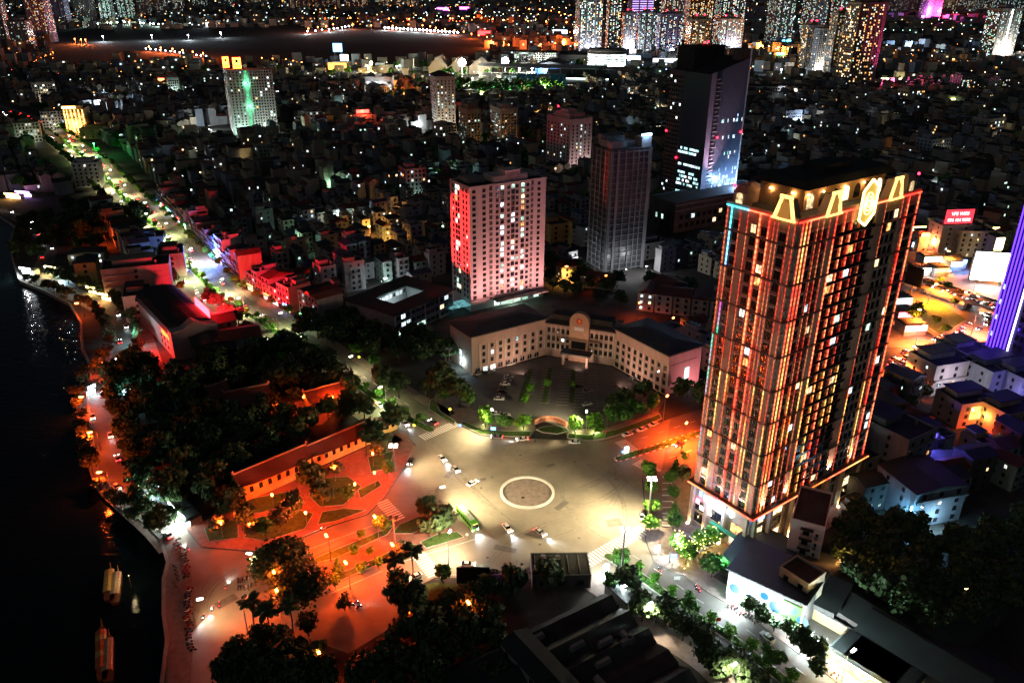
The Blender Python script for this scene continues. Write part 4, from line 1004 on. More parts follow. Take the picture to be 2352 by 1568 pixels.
for u, v, w, lab in ((755, 1240, 5200, 'bright orange street lamp on the central island facing the upper west road'),
        (800, 1303, 3800, 'orange street lamp on the near lawn of the central island'),
        (908, 1261, 3600, 'orange street lamp beside the two palms on the central island'),
        (867, 1196, 2600, 'orange street lamp next to the dark sign post on the central island'),
        (634, 1325, 1600, 'orange street lamp half hidden between the two big round trees'),
        (640, 1367, 1600, 'low orange street lamp under the nearer big round tree'),
        (954, 1418, 2200, 'orange street lamp glowing inside the tree above the parking ground'),
        (738, 1511, 1100, 'pale orange street lamp in the dark trees at the bottom of the view'),
        (1085, 1396, 900, 'orange street lamp at the corner of the dark market roof'),
        (560, 1400, 900, 'orange lamp behind the palm trunks at the west end of the island')):
    lamp_at('street', u, v, 8.0, PK, w*2.1, lab, rz=R(120), lcol=PKL, st=18, group='orange street lamps round the central island')
for u, v, w, lab in ((222, 991, 1300, 'orange lamp on the lakeside road among red lit trees, middle of the bend'), (245, 1082, 1300, 'orange lamp on the lakeside road above the green railing'),
        (201, 910, 1100, 'orange lamp at the lakeside where the road bends furthest left'), (252, 832, 1300, 'orange lamp by the lake below the supermarket parking'),
        (187, 696, 500, 'orange lamp at the water edge below the lakeside traffic'), (240, 541, 700, 'starry yellow lamp alone in the dark park by the lake')):
    lamp_at('street', u, v, 7.5, PK, w*5, lab, rz=R(200), lcol=PKL, st=18, group='orange lamps along the lakeside road')
for u, v, w, lab in ((1572, 978, 15000, 'starry orange street lamp over the east roadway by the striped median'), (1528, 915, 4200, 'yellow orange lamp in the tree at the east corner of the offices'),
        (1388, 636, 4500, 'red orange lamp on a tall pole behind the crescent offices'), (1465, 699, 4500, 'orange lamp in front of the white lit terrace houses behind the offices'),
        (1543, 734, 4500, 'orange lamp in the lane between the terrace houses and the offices'), (1604, 770, 4500, 'orange lamp in the lane just left of the tall tower')):
    lamp_at('street', u, v, 10.0, PK, w*(5.5 if w > 10000 else 1.0), lab, rz=R(60), lcol=PKL, st=18, spot=R(160), group='orange lamps on the east side')
def at_base(u0, v0, v1):
    q = at(u0, v0); lo, hi = 1, 60
    for _ in range(40):
        mid = (lo+hi)/2
        if proj((q.x, q.y, mid))[1] > v1: lo = mid
        else: hi = mid
    return q, lo
q, h = at_base(907, 1082, 1024); lamp('mast', q, h, (1, .95, .85), 120000, 'tall white light mast at the temple park corner of the plaza', st=14, spot=R(112), lcol=(1, .78, .42), aim=(4.5, .2, -1))
q, h = at_base(1489, 1192, 1100); lamp('mast', q, h, (1, .97, .9), 250000, 'tall white light mast among the trees on the tower side of the plaza', st=22, spot=R(110), lcol=(1, .8, .44), aim=(-4.5, .3, -1))
q, h = at_base(1033, 868, 830); lamp('mast', q, h+6, (.35, .35, .35), 0, 'unlit grey light mast in front of the left office wing', st=.05)
q, h = at_base(1451, 905, 868); lamp('mast', q, h, (.35, .35, .35), 0, 'unlit grey light mast in the office car park near the right wing', st=.05)
q, h = at_base(908, 1262, 1190); lamp('mast', q, h, (.1, .08, .06), 0, 'dark mast on the central island with its lamp head unlit', st=.05)
q = at(1031, 1300); lamp('street', (q[0], q[1]), 11, (1, .9, .7), 16000, 'thin street lamp at the south kerb of the plaza beside the small oval tree', st=6, rz=R(80), spot=R(165), lcol=(1, .8, .5), aim=(.3, .6, -1))
q = at(1425, 1345); lamp('mast', (q[0], q[1]), 20, (1, .97, .9), 70000, 'white light mast rising behind the dark tree at the market corner', st=14, spot=R(120), lcol=(1, .8, .48), aim=(-1.6, 2.6, -1))  # mast added behind the tree to help light the plaza
for u, v, h_, w, am, lab in ((1003, 1186, 11, 45000, (2.5, .8, -1), 'white street lamp half hidden among the round trees beside the green bus'), (1128, 986, 10, 24000, (.4, -2, -1), 'white street lamp among the forecourt trees west of the entrance wall'), (1346, 990, 10, 24000, (-.4, -2, -1), 'white street lamp among the forecourt trees beside the lime green tree'),  # these three are added among trees to even out the plaza light
        (450, 1440, 9, 4500, (.8, .3, -1), 'warm street lamp at the promenade kerb by the parked motorbikes'), (598, 1330, 9, 5500, (-1.2, .2, -1), 'warm street lamp half hidden behind the big round trees facing the junction')):
    q = at(u, v); lamp('street', q, h_, (1, .92, .75), w, lab, rz=math.atan2(am[1], am[0]), st=7, spot=R(125), lcol=(1, .8, .45) if u > 700 else (1, .68, .32), aim=am)
light(bpy.data.objects['mast_lamp.001'], (-.4, -.4, 14.6), (1, .82, .48), 30000, 'SPOT', .3, R(150), 1, (-.7, -.35, -1))
YG = (1.0, .9, .5)
sN = [AV_LEN-30-k*33 for k in range(22)]
for k, s_ in enumerate(sN):
    if s_ < 0: break
    side = -1 if k % 2 else 1
    p, d = along(AV, s_, side*.9); near = math.hypot(p.x, p.y) < 430
    lamp('street', p, 9.5, (.8, 1.0, .75) if k % 3 else YG, (9000 if k > 3 else 7000)*(1.0 if near else 2.4), 'white street lamp on the %s side of the avenue median, %s from the plaza' % ('north' if side < 0 else 'lake', nth(k)),
         rz=math.atan2(-side*d.x, side*d.y), st=9 if near else 14, group='street lamps along the north-west avenue', spot=R(165), lcol=(1, .88, .45) if k % 3 else (.9, 1, .4))
for k in range(7):
    side = 1 if k % 2 else -1
    p, d = along(SE, 14+k*14, side*11.6)
    lamp('street', p, 9.0, (.9, 1, .95), 7500 if k < 4 else 3500, 'white street lamp on the %s kerb of the south-east avenue, %s from the plaza' % ('shop' if side < 0 else 'market', nth(k)), rz=math.atan2(side*d.x, -side*d.y)+math.pi, st=10,
         group='street lamps along the south-east avenue', spot=R(160), lcol=(.85, .95, 1) if side < 0 else (1, .85, .6))
# == SMALLER BUILDINGS
WALLS = {'grey': paint('wall_grey', (.26, .26, .255), .85, 0, .25, .4, 0, 1, .25), 'cream': paint('wall_cream', (.42, .37, .27), .85, 0, .25, .4, 0, 1, .25), 'white': WHITE,
         'tan': paint('wall_tan', (.34, .26, .19), .85, 0, .25, .4, 0, 1, .25), 'blue grey': paint('wall_blue_grey', (.22, .26, .3), .85, 0, .25, .4, 0, 1, .25), 'yellow': paint('wall_yellow', (.5, .38, .14), .85, 0, .2, .4, 0, 1, .25),
         'green grey': paint('wall_green_grey', (.2, .26, .22), .85, 0, .25, .4, 0, 1, .25), 'dark': DARKCONC}
BLUEROOF = ribbed('blue_tin_roof', (.05, .09, .15), .5, .3, 1.5, 'X')
ROOFS = {'flat': ROOFDARK, 'tin': TIN, 'tile': TILE, 'blue': BLUEROOF}
def house_parts(t, L, D, st, wall, roofk, p=.12, pal=None, fh=3.3, nw=2, side='L', z_shop=False, shopm=None, frame=FRAME_D, terrace=True):
    H = st*fh+.3
    if roofk == 'flat':
        block(t, L, D, H, wall, ROOFDARK, .8)
        if terrace:
            q = random.random()
            crown(t, L*.15, D*.45, L*.75, D*.92, H+.12, 2.7, wall, 'stair_head')
            o = MB(); o.frust(L*.1, D*.4, H+2.83, L*.8, D*.97, H+3.0, .05); o.build('stair_head_roof', TIN, t)
            if q < .6:
                o = MB(); o.tube((0, 0, .7), (0, 0, 2.1), .6, n=8); o.box(-.5, -.5, 0, .5, .5, .7); o.build('water_tank', STEEL, t, loc=(L*.8, D*.25, H+.12))
    else:
        o = MB(); o.box(0, 0, 0, L, D, H); o.build('wall', wall, t)
        gable(t, L, D, H+.01, 1.3 if roofk != 'tile' else 2.2, ROOFS[roofk], .4, 'y' if random.random() < .65 else 'x')
    zs = [k*fh+1.0 for k in range(1 if z_shop else 0, st)]
    xs = [L*(i+.5)/nw for i in range(nw)]
    windows(t, 'F', xs, zs, min(1.5, L/nw*.62), 1.7, p, frame, pal)
    if side: windows(t, side, [D*.3, D*.7], zs, 1.1, 1.5, p*.7, frame, pal, L=L, D=D)
    for k in range(1, st):
        if random.random() < .6:
            o = MB(); o.box(.2, -1.0, k*fh-.1, L-.2, -.01, k*fh+.05); o.box(.2, -1.0, k*fh+.06, L-.2, -.93, k*fh+.9); o.build('balcony', wall, t)
    if z_shop:
        o = MB(); o.quad((.3, -.04, .2), (L-.3, -.04, .2), (L-.3, -.04, 2.6), (.3, -.04, 2.6)); o.build('shop_front', shopm or GLASS, t)
        o = MB(); o.box(.1, -.5, 2.8, L-.1, -.02, 3.7); o.build('shop_sign', SHOPSIGNS[random.randrange(len(SHOPSIGNS))] if shopm else DARKCONC, t)
    return H
SHOPSIGNS = [glow('shop_white', (.9, .95, 1), 6.25), glow('shop_yellow', (1, .75, .2), 5.0), glow('shop_red', (1, .06, .05), 5.0), glow('shop_blue', (.1, .35, 1), 6.0), glow('shop_green', (.2, 1, .4), 3.75), glow('shop_amber', (1, .4, .08), 5.0)]
def house(label, pos, rz, L, D, st, wall='grey', roof='flat', name='house', cat='house', group=None, **k):
    t = thing(name, label, cat, (pos[0], pos[1], 0), rz, group)
    t['h'] = house_parts(t, L, D, st, WALLS[wall] if isinstance(wall, str) else wall, roof, **k); del t['h']
    return t
EXCL = []          # circles nothing else may stand in
def row(line, s0, s1, off, side, gid, colours, stmin=3, stmax=5, wmin=4.5, wmax=8.5, dep=13, label='shop house', lit_shop=.5, every=1):
    s = s1; k = 0
    names = {'grey': 'grey', 'cream': 'cream', 'white': 'white', 'tan': 'tan', 'blue grey': 'blue grey', 'yellow': 'yellow', 'green grey': 'green grey'}
    words_ = ['', '', 'two-storey', 'three-storey', 'four-storey', 'five-storey', 'six-storey', 'seven-storey']
    while s > s0:
        w = random.uniform(wmin, wmax); s -= w+.15
        if random.random() < .06: s -= 5; continue
        p, d = along(line, s if side < 0 else s+w, off*side)
        rz = math.atan2(d.y, d.x) if side < 0 else math.atan2(-d.y, -d.x)
        st = random.randint(stmin, stmax); c = random.choice(colours); rf = random.choice(['flat', 'flat', 'tin', 'tile'])
        lb_ = '%s %s, %s roof, %s from the plaza %s side' % (words_[st].replace('-', ' '), c+' shop house', {'flat': 'flat', 'tin': 'tin', 'tile': 'tiled'}[rf], nth(k).replace('-', ' '), 'north' if side < 0 else 'lake')
        shop = LITS[4] if random.random() < lit_shop else None
        house(lb_, p, rz, w, dep+random.uniform(-2, 3), st, c, rf, 'shop_house', 'shop house', gid, p=.1, nw=1 if w < 5 else 2, side='L' if side < 0 else 'R', z_shop=True, shopm=random.choice(LITS[:3]+[LITS[4]]) if shop else None)
        k += 1
sS = project_to(AV, at(735, 760))[1]
row(AV, sS-300, sS, 17.2, -1, 'shop houses on the north side of the avenue', ['grey', 'cream', 'white', 'tan', 'blue grey'], 3, 5)
sL = project_to(AV, at(430, 610))[1]
row(AV, sL-190, sL, 17.0, 1, 'shop houses on the lake side of the avenue', ['grey', 'cream', 'tan', 'green grey', 'white'], 2, 4, 6, 11, 12)
sm = thing('supermarket', 'supermarket hall with a very long dark vaulted roof and a red lit sign', 'supermarket', (-154.5, 330, 0), R(38))
SMW = paint('market_wall', (.4, .3, .28), .85, 0, .2, .4, 0, 1, .25)
o = MB(); o.box(0, 0, 0, 20, 60, 12.5); o.build('wall', SMW, sm)
o = MB(); n = 8
for k in range(n):
    a0, a1 = math.pi*k/n, math.pi*(k+1)/n
    p0 = (10-10.9*math.cos(a0), 4.2*math.sin(a0)+12.5); p1 = (10-10.9*math.cos(a1), 4.2*math.sin(a1)+12.5)
    o.quad((p0[0], 4, p0[1]), (p1[0], 4, p1[1]), (p1[0], 60.5, p1[1]), (p0[0], 60.5, p0[1]))
o.ngon([(10-10.9*math.cos(math.pi*k/n), 4, 4.2*math.sin(math.pi*k/n)+12.5) for k in range(n+1)][::-1])
o.build('roof', ROOFDARK, sm)
o = MB()
pts = [(-.5, 0, 0), (20.5, 0, 0), (20.5, 0, 14), (15, 0, 14.6), (10, 0, 17.6), (5, 0, 14.6), (-.5, 0, 14)]
o.v += [(x, -1.2, z) for x, _, z in pts]+[(x, 4.2, z) for x, _, z in pts]; nn = len(pts)
o.f.append(tuple(range(nn))); o.f.append(tuple(range(2*nn-1, nn-1, -1))); o.i += [0, 0]
for i in range(nn): j = (i+1) % nn; o.f.append((j, i, nn+i, nn+j)); o.i.append(0)
o.build('gable_front', SMW, sm)
RSG = glow('sign_red_hot', (1, .14, .015), 2.4, True)
script_sign(sm, (-.7, 8.5, 9.2), -math.pi/2, 11.5, 2.2, RSG, 7)
o = MB(); o.box(-.5, 1.5, 8.6, -.02, 15.5, 12.2); o.build('sign_board', paint('sign_red_board', (.5, .03, .02), .6), sm)
windows(sm, 'L', [4, 9, 14, 19], [2.2, 5.4], 1.6, 2.0, .05)
light(sm, (-4.5, 9, 8.5), (1, .03, .02), 9000, radius=1.2)
light(sm, (-11, 30, 7), (.4, .9, 1), 1800, radius=1)
rp = MB(); rp.box(19.3, 6, 13.2, 19.8, 26, 18.4); rp.build('led_panel', glow('led_red_panel', (1, .02, .03), 10, False), sm)
light(sm, (22.5, 14, 15), (1, .015, .03), 230000, 'SPOT', 1.5, R(102), .5, (.588, .809, -.12))
light(sm, (22.8, 20, 17), (1, .03, .03), 1100000, 'SPOT', 1.5, R(20), .15, (.934, -.358, .18))
sheet('parking_yard', ats((318, 742), (340, 738), (372, 830), (322, 846)), .03, PAVING)
for k in range(6):
    a = at(334, 756+k*13); bb = MB(); bb.box(-2.4, -.07, 0, 2.4, .07, .003); bb.build('bay_line', WHITEPAINT, bpy.data.objects['parking_yard'], loc=(a.x+2, a.y, .034), rz=R(30))
house('cream four-storey block with two small windows at the head of the supermarket parking yard', at(292, 742), R(22), 13, 18, 4, 'cream', 'flat', nw=1, p=0)
h_ = house('dark two-storey house with a yellow lit window in front of the supermarket gable', at(452, 846), R(28), 17, 14, 3, 'dark', 'tin', p=.1, pal=[0, 0, 0, 1, 0]);
house('grey house with a stepped terrace gable beside the dark house near the avenue', at(515, 832), R(26), 18, 15, 3, 'grey', 'tile', p=.0)
house('gabled tan house wedged behind the supermarket gable and the avenue', at(480, 792), R(30), 14, 14, 3, 'tan', 'tile', p=.0)
house('large blank grey slab wall building between the lake and the avenue', at(245, 690), R(20), 34, 18, 5, 'grey', 'flat', 'warehouse', 'warehouse', nw=0 or 1, p=0, side=None)
house('pale lilac blank sided house right beside the avenue trees', at(372, 640), R(22), 14, 20, 4, 'blue grey', 'flat', nw=1, p=0)
house('tall orange lit house end above the lakeside lamps', at(180, 658), R(18), 11, 14, 4, 'yellow', 'tin', nw=1, p=.1)
house('low dark house with three lit windows in the park by the lake', at(160, 610), R(15), 20, 12, 2, 'grey', 'tin', nw=4, p=.6, pal=[.9, .1, 0, 0, 0])
house('long low grey roofed hall near the avenue above the slab wall building', at(280, 588), R(18), 26, 14, 3, 'grey', 'flat', nw=4, p=.1)
house('white six-storey block with small dark windows beside the avenue', at(175, 432), R(12), 20, 14, 6, 'white', 'flat', nw=5, p=.08)
wl_ = house('gold lit shop building with glowing vertical light tubes beside the avenue', at(155, 308), R(10), 22, 20, 8, 'tan', 'flat', nw=3, p=.3, pal=[0, .6, 0, .4, 0])
for x in (1, 4, 8, 12, 16, 20):
    o = MB(); o.box(x, -.5, 1, x+.5, -.05, 26); o.build('neon_tube', glow('neon_gold', (1, .5, .1), 5, True), wl_)
light(wl_, (10, -6, 10), (1, .5, .12), 14000, radius=1)
o = MB(); o.box(0, -.6, 27.5, 14, 0, 30); o.build('roof_sign', glow('sign_amber', (1, .45, .1), 5, True), wl_)
yb = house('yellow walled four-storey corner building below the gold lit shop', at(185, 320), R(12), 34, 16, 3, 'yellow', 'flat', nw=4, p=.1)
kr = house('karaoke house with a glowing golden side and a red roof sign', at(815, 308), R(20), 26, 20, 6, 'tan', 'flat', nw=3, p=.25, pal=[0, .5, 0, .5, 0])
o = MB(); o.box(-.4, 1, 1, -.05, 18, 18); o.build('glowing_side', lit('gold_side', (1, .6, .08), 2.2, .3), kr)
o = MB(); o.box(4, 2, 22.5, 18, 2.6, 26); o.build('roof_sign', glow('sign_red_hot2', (1, .03, .02), 6, True), kr); light(kr, (11, -3, 24), (1, .1, .05), 9000, radius=1)
bq, bd = along(AV, project_to(AV, at(470, 610))[1], -17)
bl_ = house('corner house glowing blue under cold floodlights on the north avenue kerb', bq+Vector((-3, 4)), math.atan2(bd.y, bd.x), 11, 10, 5, 'white', 'flat', p=.35, pal=[1, 0, 0, 0, 0], z_shop=True, shopm=LITS[0])
light(bl_, (5, -6, 7), (.12, .25, 1), 22000, radius=1); script_sign(bl_, (4, -1.2, 6.5), 0, 7, 1.5, SGW, 4); script_sign(bl_, (9.5, -1.2, 9), 0, 2, 2, glow('shop_hot_red', (1, .04, .03), 5), 1)
sc = thing('school', 'three-storey school with a dark roof around a lit inner court', 'school', (-57, 355.5, 0), R(54))
SW = WALLS['grey']
o = MB(); o.box(0, 0, 0, 44, 10, 12.5); o.build('front_wing', SW, sc)
o = MB(); o.box(0, 10, 0, 10, 34, 12.5); o.build('side_wing', SW, sc)
o = MB(); o.box(10, 24, 0, 44, 34, 12.5); o.build('rear_wing', SW, sc)
o = MB(); o.box(34, 10, 0, 44, 24, 12.5); o.build('link_wing', SW, sc)
for q in ((-.8, -.8, 44.8, 10.6), (-.8, 10.61, 10.6, 34.8), (10.61, 23.4, 44.8, 34.8), (33.4, 10.61, 44.8, 23.39)):
    o = MB(); o.box(q[0], q[1], 12.51, q[2], q[3], 13.1); o.build('roof', TIN, sc)
windows(sc, 'F', [2.5+k*3.6 for k in range(12)], [1, 5, 9], 3.0, 2.4, .22, FRAME_L, [.45, .1, .4, .05, 0], 'bay')
for k in range(5):
    o = MB(); o.box(k*10.7+.1, -.7, 0, k*10.7+.6, -.02, 12.49); o.build('pier', WHITE, sc)
facade(sc, Vector((0, 0, 0)), (10, 23.98), (34, 23.98), [1.5+k*2.6 for k in range(9)], [9.2], 2.0, 2.2, FRAME_L, .8, [.9, 0, .1, 0, 0])
light(sc, (22, 17, 9), (.7, .95, 1), 1200, radius=1)
for k in range(6):
    q = at(1462, 712)+Vector((9.5*k*math.cos(R(-18)), 9.5*k*math.sin(R(-18)), 0))
    house(('white lit gabled terrace house, ' if k == 0 else 'dark gabled terrace house, ')+nth(k)+' from the left in the row behind the offices', q, R(-18), 8.8, 16, 3, 'white' if k < 2 else 'cream', 'tile', 'terrace_house', 'terrace house', 'gabled terrace houses behind the offices', p=.85 if k == 0 else (.15 if k == 1 else 0), pal=[.9, .1, 0, 0, 0], nw=2)
for k, (u, v, a, L, D, st, c, lab) in enumerate(((1263, 590, 30, 16, 20, 6, 'yellow', 'orange lit five-storey house with a terrace between the pale tower and the unfinished tower'), (1290, 640, 25, 14, 12, 2, 'grey', 'low grey house in shadow left of the unfinished tower base'),
        (1530, 700, 28, 14, 14, 3, 'dark', 'dark house among trees left of the tall tower'), (1470, 600, 28, 22, 12, 3, 'grey', 'grey flat roofed annex right of the unfinished tower'), (1540, 620, 30, 24, 14, 3, 'dark', 'dark flat roofed block behind the terrace houses'),
        (1345, 660, -20, 16, 9, 2, 'tan', 'small red lit house at the lamp behind the offices'), (1590, 790, 30, 10, 10, 3, 'tan', 'orange lit gabled house just left of the tall tower'))):
    house(lab, at(u, v), R(a), L, D, st, c, 'flat' if k in (0, 3, 4) else 'tile', p=.06 if k else .15)
q = at(1263, 640); lm_ = lamp('street', (q.x+7, q.y-4), 9, SODIUM, 22000, 'amber street lamp lighting the lane between the pale tower and unfinished tower', st=12, lcol=(1, .42, .08), spot=R(150))
def tiled_roof(t, L, D, z, rise, m=TILE, over=1.3, lift=.9, name='roof', loc=(0, 0, 0), rz=0):
    """a hall roof with a ridge and upturned corners"""
    o = MB(); n = 6
    for s in (-1, 1):
        for i in range(n):
            for j in range(3):
                def P(a, c):
                    x = -over+(L+2*over)*a; e = (abs(2*a-1))**4*lift; y = D/2+s*(D/2+over)*c
                    return (x, y, z+rise*(1-c)**1.25+e*c*c-(.0))
                q = [P(i/n, j/3), P((i+1)/n, j/3), P((i+1)/n, (j+1)/3), P(i/n, (j+1)/3)]
                o.quad(*(q if s > 0 else q[::-1]))
    r_ = o.build(name, m, t, loc=loc, rz=rz)
    o = MB(); o.box(-over, D/2-.3, z+rise-.05, L+over, D/2+.3, z+rise+.55)
    for x in (-over, L+over): o.hexa([(x-.5, D/2-.25, z+rise+.5), (x+.5, D/2-.25, z+rise+.5), (x+.5, D/2+.25, z+rise+.5), (x-.5, D/2+.25, z+rise+.5), (x-.2, D/2-.2, z+rise+1.6), (x+.2, D/2-.2, z+rise+1.6), (x+.2, D/2+.2, z+rise+1.6), (x-.2, D/2+.2, z+rise+1.6)])
    o.build('ridge', paint('ridge_mortar', (.25, .16, .12), .8, 0, .3, .8), r_)
    o = MB()
    for x in (0, L): o.tri((x, .0, z), (x, D, z), (x, D/2, z+rise-.15))
    o.build('gable_end', paint('temple_yellow', (.55, .33, .1), .8, 0, .2, .6), r_)
    return r_
YW = paint('temple_yellow', (.55, .33, .1), .8, 0, .2, .6)
def hall(name, label, cat, p, rz, L, D, H, rise, wall=YW, nwin=5):
    t = thing(name, label, cat, (p[0], p[1], .16), rz)
    o = MB(); o.box(0, 0, 0, L, D, H); o.build('wall', wall, t); tiled_roof(t, L, D, H-.15, rise)
    if nwin: windows(t, 'F', lin(.8, L-.8, nwin), [H*.45], 1.3, H*.35, 0, FRAME_D)
    return t
pa, pb = V2(at(566, 1152)), V2(at(868, 1018)); e_ = pb-pa
lh = hall('gallery_building', 'long yellow gallery with a tiled ridge roof along the temple park, lit orange', 'temple hall', pa, math.atan2(e_.y, e_.x), e_.length*.47, 9, 6.2, 3.0, nwin=7)
pm = pa+e_*.5
hall('gallery_building', 'farther half of the tiled gallery, with deep orange eaves behind the palms', 'temple hall', pm+Vector((-1, 1)), math.atan2(e_.y, e_.x), e_.length*.5, 8, 5.2, 2.6, nwin=8)
hall('temple_gate', 'small red roofed gate pavilion at the avenue beside the plaza trees', 'gate', at(800, 905)-Vector((4, 0, 0)), R(50), 8, 5, 4.5, 2.2, paint('temple_red', (.3, .06, .04), .7, 0, .2, .6), 3)
hall('pavilion', 'red lit temple pavilion half hidden behind the avenue trees', 'pavilion', at(718, 950), R(35), 14, 9, 5, 3.2, YW, 4)
hall('temple_hall', 'temple hall roof with pale orange eaves rising out of the dark grove', 'temple hall', at(535, 965), R(28), 15, 11, 6, 4, YW, 4)
hall('shrine', 'small steep shrine roof tip glowing orange in the dark grove', 'shrine', at(494, 945), R(40), 6, 6, 6, 4.2, YW, 1)
hall('gate_house', 'little tiled gate house at the end of the park wall by the plaza', 'gate', at(880, 1000), R(45), 7, 5, 4, 2, YW, 2)
sheet('temple_court', ats((590, 945), (690, 920), (770, 945), (740, 975), (640, 985)), .05, BRICKPAVE)
for u, v in ((645, 955), (700, 935), (560, 940)):
    lamp('park', at(u, v), 4.5, PK, 1300, 'orange lamp standing in the temple court, ' + {645: 'middle of three', 700: 'nearest the pavilion', 560: 'beside the hall with pale eaves'}[u], lcol=PKL, st=12, group='lamps in the temple court')
MW = DARKCONC
def shed(t, pts, z0, z1, m, nm='shed_roof'):
    """one pitched sheet roof on four ground points; the first edge is the low eave"""
    a, c, d, f = [V2(p)-V2(t.location) for p in pts]
    o = MB(); mid1, mid2 = (a+f)/2, (c+d)/2
    o.quad((*a, z0), (*c, z0), (*mid2, z1), (*mid1, z1)); o.quad((*f, z0), (*mid1, z1), (*mid2, z1), (*d, z0)[:3] if False else (*d, z0))
    o.tri((*a, z0), (*mid1, z1), (*f, z0)); o.tri((*c, z0), (*d, z0), (*mid2, z1))
    r_ = o.build(nm, m, t)
    w = MB(); w.prism([tuple(a*.985+mid1*.015), tuple(c), tuple(d), tuple(f)], 0, z0-.02); w.build('wall', MW, t)
    return r_
mk = thing('market_hall', 'dark market of parallel sheet metal sheds filling the bottom of the view', 'market hall', at(1300, 1450, 0))
q0 = V2(at(1208, 1326, 7)); q1 = V2(at(1393, 1368, 7)); ax = Vector((math.cos(R(-57)), math.sin(R(-57)))); ay = Vector((math.cos(R(-147)), math.sin(R(-147))))
ms = V2(at(1385, 1360, 7))
for k in range(8):
    w = 7.4; L_k = [46, 52, 56, 58, 58, 54, 50, 46][k]
    a = ms+ax*(k*w); c = a+ax*(w-.1); d = c+ay*L_k; f = a+ay*L_k
    shed(mk, (f, d, c, a) if False else (a, f, d, c), 6.5+random.uniform(-.3, .8), 8.8+random.uniform(-.4, .9), TIN if k % 3 else ROOFDARK)
for k in range(10):
    p = ms+ax*random.uniform(4, 44)+ay*random.uniform(5, 36)-V2(mk.location); o = MB(); o.frust(-2.2, -.8, 0, 2.2, .8, 1.2, .3); o.build('roof_vent', paint('vent_pale', (.2, .2, .2), .6), mk, loc=(p.x, p.y, 8.7), rz=R(random.choice((-57, 33))))
mo = thing('market_office', 'black flat roofed market office at the plaza corner', 'office', (*V2(at(1222, 1352)), 0), R(2)); FELT = paint('roof_felt', (.012, .014, .013), .9, 0, .5, .4, .3, 2)
block(mo, 17, 10, 4.6, DARKCONC, FELT, .3); windows(mo, 'F', [3, 8.5, 14], [1.2], 1.8, 1.6, 0); clutter(mo, 17, 10, 4.75, 4)
for k in range(5): o = MB(); o.box(1+k*3.2, 1, 4.73, 1.25+k*3.2, 9, 4.95); o.build('roof_batten', DARKCONC, mo)
house('low dark gabled shed in the bottom middle foreground', at(1010, 1600), R(-50), 20, 12, 2, 'dark', 'tin', p=0)
h_ = house('grey house edge with lit windows below the dark market roof', at(1150, 1545), R(-55), 26, 8, 3, 'grey', 'tin', p=.4, pal=[.6, 0, .4, 0, 0], nw=5)
ks = thing('shop_kiosk', 'glaring white lit shop front at the market corner by the crossing', 'kiosk', at(1388, 1362), R(-55))
o = MB(); o.box(0, 0, 0, 12, 5, 3.4); o.build('body', WHITE, ks); o = MB(); o.box(-.1, 5.02, .4, 12.1, 5.2, 3.2); o.build('lit_front', glow('kiosk_white', (.8, .95, 1), 6, True), ks); o = MB(); o.box(-.3, -.3, 3.42, 12.3, 6.4, 3.7); o.build('roof', TIN, ks)
light(ks, (3, 7, 3.2), (.75, 1, .95), 3000, radius=.6)
for k, (u, v) in enumerate(((1390, 1335), (1437, 1375))):
    sg_ = thing('light_box_sign', ('tall glaring white light box sign at the market corner, ' + ('nearer the crossing', 'nearer the parked motorbikes')[k]), 'sign', at(u, v), R(30)); o = MB(); o.box(-.8, -.3, 1, .8, .3, 6.2); o.build('light_box', glow('box_white', (.9, .97, 1), 9, True), sg_); o = MB(); o.tube((0, 0, 0), (0, 0, 1.05), .15); o.build('post', STEEL, sg_)
    light(sg_, (-.2, 1.6, 4), (.85, .97, 1), 1500, radius=.5)
ls = thing('led_shop', 'low shop whose whole front is a glaring white LED wall with blue shapes', 'shop', at(1664, 1372), R(-51))
qa, qb = V2(at(1664, 1374)), V2(at(1836, 1458)); LL = (qb-qa).length; ls.rotation_euler[2] = math.atan2((qb-qa).y, (qb-qa).x); ls.location = (*qa, 0)
o = MB(); o.box(0, 0, 0, LL, 16, 10.6); o.build('wall', WALLS['dark'], ls); o = MB(); o.box(-.6, -.8, 10.61, LL+.6, 16.5, 11.1); o.build('roof', TIN, ls)
o = MB(); o.box(.3, -.35, 2.6, LL*.72, -.02, 10.4); lw = o.build('led_wall', glow('led_white', (.85, .95, 1), 1.0, True), ls)
CY = glow('led_cyan_shape', (.0, .3, .75), .55)
for x, z, r_ in ((2.5, 4.0, 1.1), (7, 3.6, .8), (11, 5.6, .9), (14.5, 4.2, 1.4), (19, 5.4, .9), (22, 3.8, 1.2)):
    o = MB(); o.ngon([(x+r_*1.4*math.cos(R(a)), -.4, z*1.35+r_*1.4*math.sin(R(a))) for a in range(0, 360, 40)]); o.build('led_shape', CY, lw)
o = MB(); o.box(LL*.74, -.35, 2.8, LL, -.02, 9); o.build('sign_board', glow('led_green_board', (.15, .6, .1), .8, True), ls)
o = MB(); o.box(0, -.5, 10.4, LL, -.36, 10.58); o.box(LL-.3, -.5, .3, LL, -.36, 10.39); o.build('edge_light', glow('edge_amber', (1, .6, .1), 6, True), ls)
o = MB(); o.box(.5, -.1, .2, LL*.9, -.01, 2.5); o.build('shop_front', lit('shop_inside', (.8, .95, 1), 2.5), ls)
for x in (6, 16, 26): light(ls, (x, -3.0, 5.2), (.8, .95, 1), 12000, radius=1)
tq = V2(at(1740, 1345));
house('small teal lit flat roofed annex rising behind the LED shop', V2(at(1775, 1392)), R(-52), 9, 8, 4, 'cream', 'flat', nw=2, p=.0, terrace=False)
